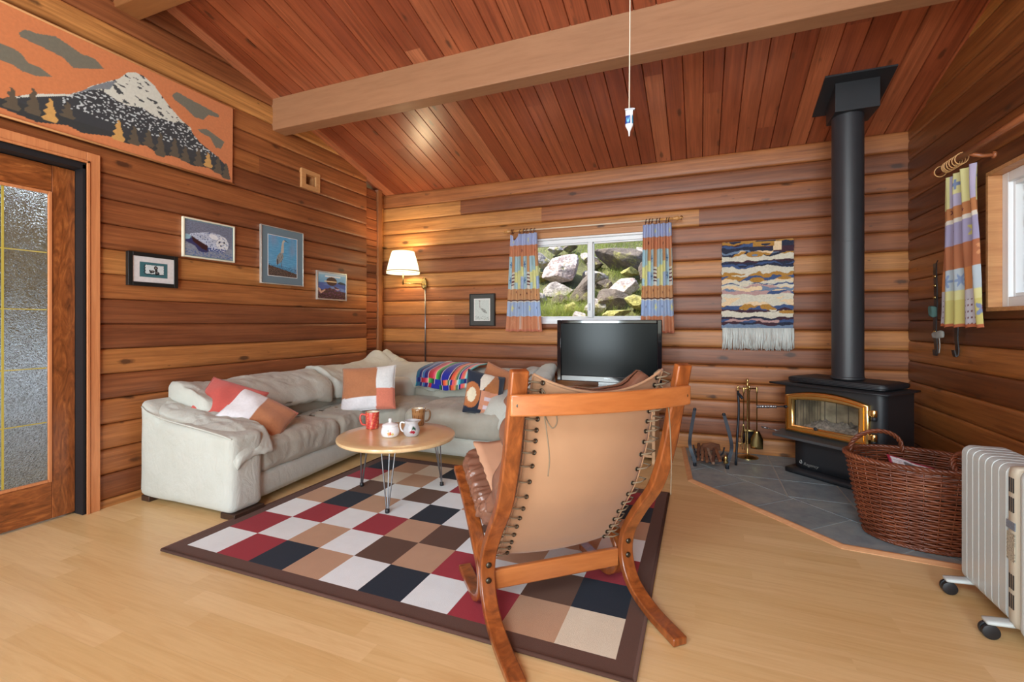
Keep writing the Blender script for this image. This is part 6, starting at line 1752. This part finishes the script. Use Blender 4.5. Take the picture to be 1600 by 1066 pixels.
def cur_right(u, v):
    uu = (u * 1.5 + 0.1) % 1.0
    if v > 0.86: return (150, 170, 210) if flower(uu, v, 0.3, 0.93, 0.035, 0.5, 4) or flower(uu, v, 0.8, 0.92, 0.035, 0.5, 4) else (YL if (uu < 0.45 or uu > 0.62) else (214, 206, 232))
    if v > 0.78: return (208, 202, 228) if uu > 0.45 else YL
    if v > 0.70: return MRN if flower(uu, v, 0.5, 0.75, 0.02, 0.5) or flower(uu, v, 0.15, 0.74, 0.014, 0.5) else (214, 150, 100)
    if v > 0.675: return WHT
    if v > 0.53: return (228, 222, 140) if flower(uu, v, 0.3, 0.60, 0.05, 0.5, 5) else (MRN if flower(uu, v, 0.72, 0.62, 0.018, 0.5) else (192, 186, 218))
    if v > 0.375: return (238, 180, 130) if flower(uu, v, 0.65, 0.47, 0.05, 0.5, 5) else (206, 136, 96)
    if v > 0.235: return (162, 186, 222) if flower(uu, v, 0.4, 0.30, 0.05, 0.5, 6) or flower(uu, v, 0.85, 0.30, 0.045, 0.5, 6) else ((214, 228, 236) if uu > 0.25 else (228, 160, 100))
    if v > 0.175: return YL if uu > 0.3 else (226, 224, 230)
    if v > 0.02:
        if flower(uu, v, 0.62, 0.12, 0.018, 0.5): return (214, 120, 90)
        if flower(uu, v, 0.62, 0.11, 0.055, 0.5, 5): return (158, 176, 214)
        if uu < 0.3: return MRN if abs(math.sin(uu * 60)) * abs(math.sin(v * 80)) > 0.85 else (226, 224, 232)
        return (234, 228, 150)
    return (216, 130, 90)
def curtain(root_name, label, loc, rz, wt, wb, h, folds, colfn, seed, skew=0.0, amp=0.022, dip=None):
    def pos(u, v):
        w_ = wb + (wt - wb) * v ** 0.7; x = (u - 0.5) * w_ + skew * (1 - v)
        a = amp * (0.55 + 0.45 * v) * math.sin(2 * PI * folds * (u + 0.02 * nz(u * 3, v * 2, seed))) + 0.010 * nz(u * 5, v * 3, seed)
        z = -h + h * v + 0.004 * math.sin(2 * PI * folds * u + 1)
        if v > 0.94: z -= 0.010 * (0.5 + 0.5 * math.cos(2 * PI * folds * u)) * (v - 0.94) / 0.06
        if dip and v > 0.9: z -= 0.065 * math.exp(-((u - dip) / 0.085) ** 2) * (v - 0.9) / 0.1
        return Vector((x, a, z))
    o = panel(root_name, 1, 1, 150, 180, colfn, M['curtain'], pos); o.location = loc; o.rotation_euler = (0, 0, rz)
    s_ = o.modifiers.new('s', 'SOLIDIFY'); s_.thickness = 0.0025
    return tag(o, label, 'curtain')
t = NT('curtain_cotton'); a = t.new('ShaderNodeAttribute', attribute_name='Col'); t.l.new(a.outputs[0], t.b.inputs['Base Color']); t.b.inputs['Roughness'].default_value = 0.85
tr = t.new('ShaderNodeBsdfTranslucent'); t.l.new(a.outputs[0], tr.inputs[0]); mx = t.new('ShaderNodeMixShader'); mx.inputs[0].default_value = 0.45
t.l.new(t.b.outputs[0], mx.inputs[1]); t.l.new(tr.outputs[0], mx.inputs[2]); t.l.new(mx.outputs[0], t.out.inputs[0]); M['curtain'] = t.m
curtain('curtain', 'patterned blue and orange curtain at the left side of the back window', (-1.672, 4.455, 2.070), 0, 0.290, 0.405, 1.005, 5, cur_back(0.0), 1.0, dip=0.16)
curtain('curtain', 'patterned blue and orange curtain at the right side of the back window', (-0.365, 4.455, 2.066), 0, 0.250, 0.300, 1.005, 5, cur_back(0.45), 5.0)
curtain('curtain', 'yellow and orange flower patterned curtain on the right hand wall', (1.425, 3.545, 2.050), -PI / 2, 0.36, 0.50, 0.925, 4, cur_right, 9.0, 0.0, 0.026)
# rods
M['rodwood'] = wood('turned_wood', rgb(188, 130, 70), rgb(214, 160, 96), 'X', 1.0, 0.35, 20.0, 0.3)
M['rodred'] = wood('stained_rod', rgb(150, 86, 52), rgb(176, 108, 68), 'X', 1.0, 0.35, 20.0, 0.3)
M['ringdark'] = plain('dark_ring', rgb(92, 52, 34), 0.35)
M['ringlite'] = plain('light_ring', rgb(206, 158, 104), 0.35)
def finial(bm, x, s):
    lathe(bm, [(0.008, 0), (0.016, s * 0.006), (0.013, s * 0.014), (0.020, s * 0.028), (0.021, s * 0.040), (0.013, s * 0.056), (0.009, s * 0.062), (0.013, s * 0.070), (0.009, s * 0.082), (0.002, s * 0.086)] , 20, (x, 0, 0), axis='X')
r1_ = empty('curtain_rod', (-1.01, 4.455, 2.096), 0, 'slim curtain rod with turned wooden ends over the back window', 'curtain rod')
bm = B(); tube(bm, [(-0.80, 0, 0), (0.78, 0, 0)], 0.007, 12); obj('rod', bm, plain('rod_cream', rgb(224, 206, 180), 0.4), r1_, smooth=True)
bm = B(); lathe(bm, [(0.012, -0.80), (0.012, -0.66)], 16, axis='X'); finial(bm, -0.80, -1); obj('finial', bm, M['rodwood'], r1_, smooth=True)
bm = B(); lathe(bm, [(0.012, 0.66), (0.012, 0.78)], 16, axis='X'); finial(bm, 0.78, 1); obj('finial', bm, M['rodwood'], r1_, smooth=True)
for xx in (-0.835, 0.85):
    bm = B(); tube(bm, crom([(xx, 0.105, 0.03), (xx, 0.05, 0.005), (xx, 0.0, -0.014), (xx, -0.015, 0.0)], 5), 0.003, 6); lathe(bm, [(0.012, 0), (0.012, -0.004)], 14, (xx, 0.108, 0.03), axis='Y'); obj('bracket', bm, M['abrass'], r1_, smooth=True)
def ring(parent, x, rr2, m, lean=0.0):
    bm = B(); tube(bm, [(x + lean * math.sin(2 * PI * k / 24) * rr2, rr2 * math.cos(2 * PI * k / 24), rr2 * math.sin(2 * PI * k / 24) - rr2 * 0.3) for k in range(24)], 0.0032, 6, closed=True)
    obj('curtain_ring', bm, m, parent, smooth=True)
for x_ in (-0.79, -0.775, -0.70, -0.66, -0.63, -0.585, -0.545, 0.545, 0.575, 0.60, 0.64, 0.665, 0.725, 0.745): ring(r1_, x_, 0.021, M['ringdark'], 0.25)
r2_ = empty('curtain_rod', (1.405, 2.98, 2.115), -PI / 2, 'thick reddish wooden curtain rod with pale rings on the right hand wall', 'curtain rod')
bm = B(); tube(bm, [(-0.80, 0, 0), (0.60, 0, 0)], 0.017, 16); lathe(bm, [(0.017, -0.80), (0.021, -0.806), (0.017, -0.815), (0.022, -0.835), (0.019, -0.852), (0.006, -0.86)], 16, axis='X'); obj('rod', bm, M['rodred'], r2_, smooth=True)
for k, x_ in enumerate((-0.755, -0.66, -0.645, -0.63, -0.60, -0.57, -0.535, -0.50)): ring(r2_, x_, 0.031, M['ringlite'], 0.3)
bm = B(); tube(bm, [(-0.42, 0.0, -0.01), (-0.42, 0.06, -0.03), (-0.42, 0.108, -0.03)], 0.011, 10); lathe(bm, [(0.020, 0), (0.020, -0.012)], 16, (-0.42, 0.112, -0.03), axis='Y'); obj('bracket', bm, M['rodred'], r2_, smooth=True)

# ---- studded leather strap hanging beside the right curtain
sp_ = empty('studded_leather_strap', (1.496, 4.045, 1.25), 0, 'black studded leather strap looped on the right wall behind the curtain', 'strap')
bm = B(); ribbon(bm, crom([(0.0, 0.012, 0.31), (-0.004, 0.0, 0.25), (0.0, 0.0, 0.05), (-0.004, 0.004, -0.15), (0.0, -0.006, -0.29), (-0.012, -0.02, -0.32), (-0.02, -0.03, -0.28)], 7), 0.006, 0.042, (0, 1, 0)); obj('strap', bm, plain('black_leather', rgb(32, 32, 34), 0.35, coat=0.2), sp_, auto=40)
bm = B(); ribbon(bm, crom([(-0.002, -0.285, -0.10), (-0.004, -0.285, -0.20), (0.0, -0.288, -0.28), (-0.012, -0.29, -0.31), (-0.02, -0.285, -0.27)], 7), 0.006, 0.036, (0, 1, 0)); obj('strap_end', bm, plain('black_leather_b', rgb(32, 32, 34), 0.35, coat=0.2), sp_, auto=40)
for zz in (0.22, 0.155, 0.075, -0.16):
    bm = B(); lathe(bm, [(0.013, 0), (0.013, -0.004), (0.007, -0.010), (0.001, -0.011)], 16, (-0.004, 0.0, zz), axis='X'); obj('stud', bm, M['abrass'], sp_, smooth=True)
bm = B(); softbox(bm, -0.03, -0.004, -0.035, 0.03, -0.06, 0.02, 0.01, (4, 8, 8), wr(0.012, 20, 2)); obj('green_cloth_tie', bm, plain('teal_cloth', rgb(84, 120, 116), 0.9), sp_, smooth=True)
bm = B(); softbox(bm, -0.03, -0.008, -0.14, -0.02, -0.20, -0.155, 0.01, (4, 10, 6), wr(0.014, 16, 6)); tube(bm, crom([(-0.02, -0.10, -0.19), (-0.018, -0.105, -0.25), (-0.02, -0.10, -0.30)], 5), 0.003, 6); obj('grey_cloth_tie', bm, plain('grey_cloth', rgb(150, 150, 144), 0.9), sp_, smooth=True)
bm = B(); tube(bm, [(0.012, 0.004, 0.33), (0.0, 0.004, 0.30)], 0.003, 6); obj('nail', bm, M['iron'], sp_, smooth=True)

# ---- pull cord with an old tube as its handle
pc = empty('pull_cord', (-0.311, 2.247, 2.10), 0, 'white ceiling pull cord ending in a small white and blue tube', 'pull cord')
pzt = ceil_z(2.247) - 2.10
bm = B(); tube(bm, [(0.006, 0, pzt), (0.003, 0, 0.4), (0, 0, 0.065)], 0.0028, 8); obj('cord', bm, plain('cord_cream', rgb(222, 210, 190), 0.8), pc, smooth=True)
bm = B(); rr2 = []
for z_, wx, wy in ((-0.068, 0.002, 0.002), (-0.045, 0.005, 0.005), (-0.035, 0.010, 0.010), (-0.022, 0.017, 0.015), (-0.010, 0.019, 0.015), (0.025, 0.0175, 0.011), (0.050, 0.017, 0.004), (0.056, 0.018, 0.003)):
    rr2.append([bm.verts.new((wx * math.cos(2 * PI * k / 28), wy * math.sin(2 * PI * k / 28), z_)) for k in range(28)])
for a, b in zip(rr2, rr2[1:]):
    for k in range(28): bm.faces.new((a[k], a[(k + 1) % 28], b[(k + 1) % 28], b[k]))
bm.faces.new(rr2[0][::-1]); bm.faces.new(rr2[-1])
me = D.meshes.new('tube'); bmesh.ops.subdivide_edges(bm, edges=bm.edges[:], cuts=2, use_grid_fill=True); bm.to_mesh(me); bm.free()
def tubec(c):
    if -0.012 < c.z < 0.028:
        if c.x < 0.007 and c.y < 0.003:
            if ell(c.x, c.z, -0.004, 0.010, 0.007, 0.013) and not ell(c.x, c.z, -0.004, 0.012, 0.003, 0.008): return (120, 200, 226)
            return (26, 60, 140)
        if c.x > 0.013: return (60, 140, 180)
    return (238, 240, 242)
paint(me, tubec); link('tube', me, M['glaze'], pc)
bm = B(); ribbon(bm, [(-0.019, 0, 0.060), (0.019, 0, 0.058), (0.026, 0, 0.054)], 0.008, 0.012, (0, 1, 0)); obj('clip', bm, M['steel'], pc)
# ================================================================== OUTSIDE THE BACK WINDOW
def bank_z(x, y):
    t_ = max(0.0, min(1.0, (y - 4.9) / 0.45)); return -0.3 + 1.24 * t_ + 0.62 * max(0, y - 5.35) + 0.05 * fbm(x * 0.8, y * 0.8, 3)
bm = B(); nx_, ny_ = 90, 80; g = []
for j in range(ny_ + 1):
    row = []
    for i in range(nx_ + 1):
        x_ = -9 + 13 * i / nx_; y_ = 4.85 + 8 * j / ny_; row.append(bm.verts.new((x_, y_, bank_z(x_, y_))))
    g.append(row)
for j in range(ny_):
    for i in range(nx_): bm.faces.new((g[j][i], g[j][i + 1], g[j + 1][i + 1], g[j + 1][i]))
t = NT('mossy_bank'); v = t.coords()[0]; n1 = t.noise(v, 3.0, 6.0, 0.65); n2 = t.noise(v, 22.0, 4.0, 0.6)
t.put(t.b.inputs['Base Color'], t.mix(t.rng(n2, 0.4, 0.65), t.ramp(n1, [(0.3, rgb(48, 46, 28)), (0.55, rgb(92, 92, 46)), (0.75, rgb(120, 108, 76))]), rgb(70, 70, 40))); t.b.inputs['Roughness'].default_value = 0.95
t.bump(n2, 0.8, 0.04)
o = obj('earth_bank', bm, t.m, None, smooth=True); o['kind'] = 'structure'
bm = B(); box(bm, 3.0, 3.1, -4, 8, -0.5, 4.0); o = obj('shrub_bank', bm, plain('dark_foliage', rgb(34, 44, 26), 0.9, var=0.6, scale=9, bump=0.9, bscale=20)); o['kind'] = 'structure'
bm.free() if False else None

def rockmat(name, c0, c1, c2, moss):
    t = NT(name); v = t.coords()[0]; n1 = t.noise(v, 4.0, 6.0, 0.65, 0.6); n2 = t.noise(v, 26.0, 5.0, 0.65); n3 = t.noise(v, 2.2, 5.0, 0.7)
    col = t.ramp(n1, [(0.3, c0), (0.5, c1), (0.72, c2)]); col = t.mix(t.rng(n2, 0.45, 0.7, 0, 0.6), col, rgb(86, 74, 66))
    if moss > 0: col = t.mix(t.rng(n3, 0.62 - moss, 0.70 - moss, 0, 0.95), col, t.ramp(n2, [(0.35, rgb(104, 100, 44)), (0.65, rgb(164, 156, 84))]))
    t.put(t.b.inputs['Base Color'], col); t.b.inputs['Roughness'].default_value = 0.9; t.bump(t.math('ADD', n1, n2), 0.7, 0.05); return t.m
RP = rockmat('pinkish_stone', rgb(168, 140, 132), rgb(206, 186, 178), rgb(226, 214, 206), 0.02)
RD = rockmat('dark_stone', rgb(72, 62, 56), rgb(98, 86, 74), rgb(124, 108, 92), 0.04)
RG = rockmat('grey_stone', rgb(130, 122, 116), rgb(166, 156, 148), rgb(192, 184, 176), 0.05)
RM = rockmat('mossy_stone', rgb(130, 122, 96), rgb(168, 158, 112), rgb(196, 186, 140), 0.22)
def rock(loc, sc_, rot, seed, m, label, flat=0.0, fac=0.96):
    bm = B(); bmesh.ops.create_icosphere(bm, subdivisions=5, radius=1.0); rr = random.Random(seed); sc_ = tuple(q * 1.22 for q in sc_)
    cuts = [(Vector((rr.gauss(0, 1), rr.gauss(0, 1), rr.gauss(0, 1))).normalized(), rr.uniform(0.48, 0.80)) for _ in range(18)]
    for v_ in bm.verts:
        p = v_.co.copy()
        for n_, d_ in cuts:
            k = p.dot(n_)
            if k > d_: p -= n_ * (k - d_) * fac
        p += p.normalized() * (0.05 * fbm(p.x * 2 + seed, p.y * 2, p.z * 2) + 0.02 * noise.noise(p * 9))
        v_.co = Vector((p.x * sc_[0], p.y * sc_[1], p.z * sc_[2]))
    o = obj('boulder', bm, m, None, smooth=True, loc=loc, rot=[math.radians(a) for a in rot])
    return tag(o, label, 'rock', 'boulders on the bank outside')
# pixel-free world placement on the bank, left to right and bottom to top
rock((-1.86, 6.6, 1.95), (0.33, 0.26, 0.2), (14, -14, 8), 11, RP, 'big pinkish flat topped boulder in the left window pane')
rock((-1.87, 6.4, 1.56), (0.27, 0.2, 0.15), (10, -6, 0), 12, RG, 'grey boulder under the big pinkish one in the left pane')
rock((-1.5, 6.25, 1.52), (0.17, 0.2, 0.25), (6, 24, 20), 13, RD, 'brown tilted boulder leaning behind the window mullion')
rock((-1.12, 7.0, 2.1), (0.35, 0.25, 0.22), (8, 22, -12), 21, RD, 'large dark brown boulder high in the right window pane')
rock((-1.38, 6.65, 1.8), (0.17, 0.16, 0.13), (0, 12, 6), 22, RG, 'rounded grey boulder at the middle left of the right pane')
rock((-0.95, 6.25, 1.62), (0.23, 0.2, 0.11), (14, -16, 10), 23, RP, 'pale ridged boulder at the middle right of the right pane')
rock((-1.08, 6.02, 1.45), (0.24, 0.18, 0.12), (0, 8, 0), 24, RD, 'dark low boulder below the pale ridged one in the right pane')
rock((-0.915, 6.6, 1.86), (0.12, 0.12, 0.08), (0, 0, 0), 25, RM, 'small yellow mossy boulder below the large dark one')
rock((-0.967, 5.65, 1.24), (0.19, 0.15, 0.09), (0, -10, 0), 26, RM, 'yellow mossy boulder at the bottom of the right pane')
rock((-0.74, 5.92, 1.42), (0.15, 0.14, 0.1), (0, 10, 30), 27, RM, 'mossy boulder at the lower right corner of the right pane')
rock((-2.31, 7.0, 2.12), (0.15, 0.14, 0.12), (0, 0, 40), 28, RG, 'boulder at the left edge above the big pinkish one')
rock((-2.2, 7.35, 2.34), (0.14, 0.14, 0.1), (0, 12, 10), 29, RG, 'small boulder at the top left corner of the left pane')
rock((-2.0, 7.45, 2.38), (0.12, 0.12, 0.08), (0, -12, 10), 34, RD, 'small dark boulder at the top of the left pane')
rock((-2.25, 6.7, 1.82), (0.14, 0.14, 0.14), (0, -12, 10), 30, RM, 'mossy boulder at the left edge beside the big pinkish one')
rock((-1.8, 5.65, 1.16), (0.22, 0.17, 0.1), (0, 4, 0), 31, RM, 'low mossy boulder at the bottom left of the left pane')
rock((-1.38, 5.65, 1.2), (0.15, 0.14, 0.09), (0, 0, 20), 32, RG, 'low pale boulder at the bottom of the left pane near the mullion')
rock((-1.48, 6.95, 2.02), (0.13, 0.13, 0.12), (0, 0, 20), 35, RD, 'dark boulder behind the mullion between the two biggest ones')
rock((-0.62, 6.65, 1.82), (0.18, 0.18, 0.17), (0, -14, 0), 33, RD, 'brown boulder half hidden by the right curtain')
rock((-1.62, 7.15, 2.16), (0.14, 0.13, 0.1), (0, 10, 20), 40, RG, 'grey boulder showing above the big pinkish one')
rock((-1.75, 6.15, 1.44), (0.16, 0.12, 0.1), (0, 10, 20), 41, RD, 'dark wedge shaped boulder in the shade under the grey one')
rock((-1.22, 6.45, 1.66), (0.14, 0.12, 0.1), (0, 10, 20), 42, RD, 'small dark boulder left of the pale ridged one')
rock((-0.8, 7.2, 2.16), (0.14, 0.13, 0.12), (0, 10, 20), 43, RG, 'grey boulder at the top right corner of the right pane')
rock((-1.25, 5.9, 1.36), (0.14, 0.12, 0.1), (0, 10, 20), 44, RG, 'grey boulder low beside the mullion')
rock((-2.08, 6.15, 1.45), (0.14, 0.12, 0.12), (0, 10, 20), 45, RG, 'boulder low at the left edge of the left pane')
rock((-1.55, 5.95, 1.34), (0.14, 0.1, 0.09), (0, 10, 20), 46, RM, 'mossy boulder in the grass in the left pane')
# grass tufts
bm = B(); rg_ = random.Random(5)
def blade(x_, y_, z_, h, lean, wd):
    a = rg_.uniform(0, 2 * PI); dx, dy = math.cos(a) * lean * h, math.sin(a) * lean * h; px, py = -math.sin(a) * wd, math.cos(a) * wd
    P = []
    for k in range(4):
        s = k / 3; P.append((Vector((x_ + dx * s * s, y_ + dy * s * s, z_ + h * (s - 0.25 * s * s * lean))), 1 - s * 0.9))
    for (p, w_), (q, w2_) in zip(P, P[1:]):
        bm.faces.new([bm.verts.new(p + Vector((px, py, 0)) * w_), bm.verts.new(p - Vector((px, py, 0)) * w_), bm.verts.new(q - Vector((px, py, 0)) * w2_), bm.verts.new(q + Vector((px, py, 0)) * w2_)])
for cx, cy, sx, sy, n_, h in ((-1.8, 5.85, 0.35, 0.15, 900, 0.20), (-1.45, 5.85, 0.25, 0.15, 450, 0.22), (-1.0, 5.75, 0.35, 0.15, 400, 0.15), (-1.3, 8.0, 1.2, 0.5, 3000, 0.22), (-1.15, 6.75, 0.25, 0.12, 400, 0.15), (-2.3, 6.3, 0.3, 0.3, 400, 0.16), (-0.7, 6.3, 0.25, 0.2, 400, 0.14), (-1.5, 7.3, 0.5, 0.2, 900, 0.18), (-1.7, 6.15, 0.3, 0.15, 500, 0.16), (-1.35, 6.3, 0.25, 0.12, 300, 0.12)):
    for _ in range(n_):
        x_, y_ = cx + rg_.gauss(0, sx * 0.6), cy + rg_.gauss(0, sy * 0.6)
        blade(x_, y_, bank_z(x_, y_) - 0.02, h * rg_.uniform(0.6, 1.2), rg_.uniform(0.3, 1.1), 0.0025)
t = NT('grass_blades'); v = t.coords()[0]; n1 = t.noise(v, 3.0, 3.0)
t.put(t.b.inputs['Base Color'], t.ramp(n1, [(0.3, rgb(104, 112, 54)), (0.6, rgb(150, 154, 80)), (0.8, rgb(196, 186, 128))])); t.b.inputs['Roughness'].default_value = 0.7
tr = t.new('ShaderNodeBsdfTranslucent'); tr.inputs[0].default_value = rgb(140, 156, 70); mx = t.new('ShaderNodeMixShader'); mx.inputs[0].default_value = 0.35
t.l.new(t.b.outputs[0], mx.inputs[1]); t.l.new(tr.outputs[0], mx.inputs[2]); t.l.new(mx.outputs[0], t.out.inputs[0])
o = obj('wild_grass', bm, t.m); tag(o, 'wild grass growing between the boulders outside the back window', 'grass', kind='stuff')
# ground around the house
bm = B(); box(bm, -9, 6, -10, 13, -0.62, -0.52); o = obj('ground', bm, plain('ground_soil', rgb(110, 104, 84), 0.95, var=0.2)); o['kind'] = 'structure'
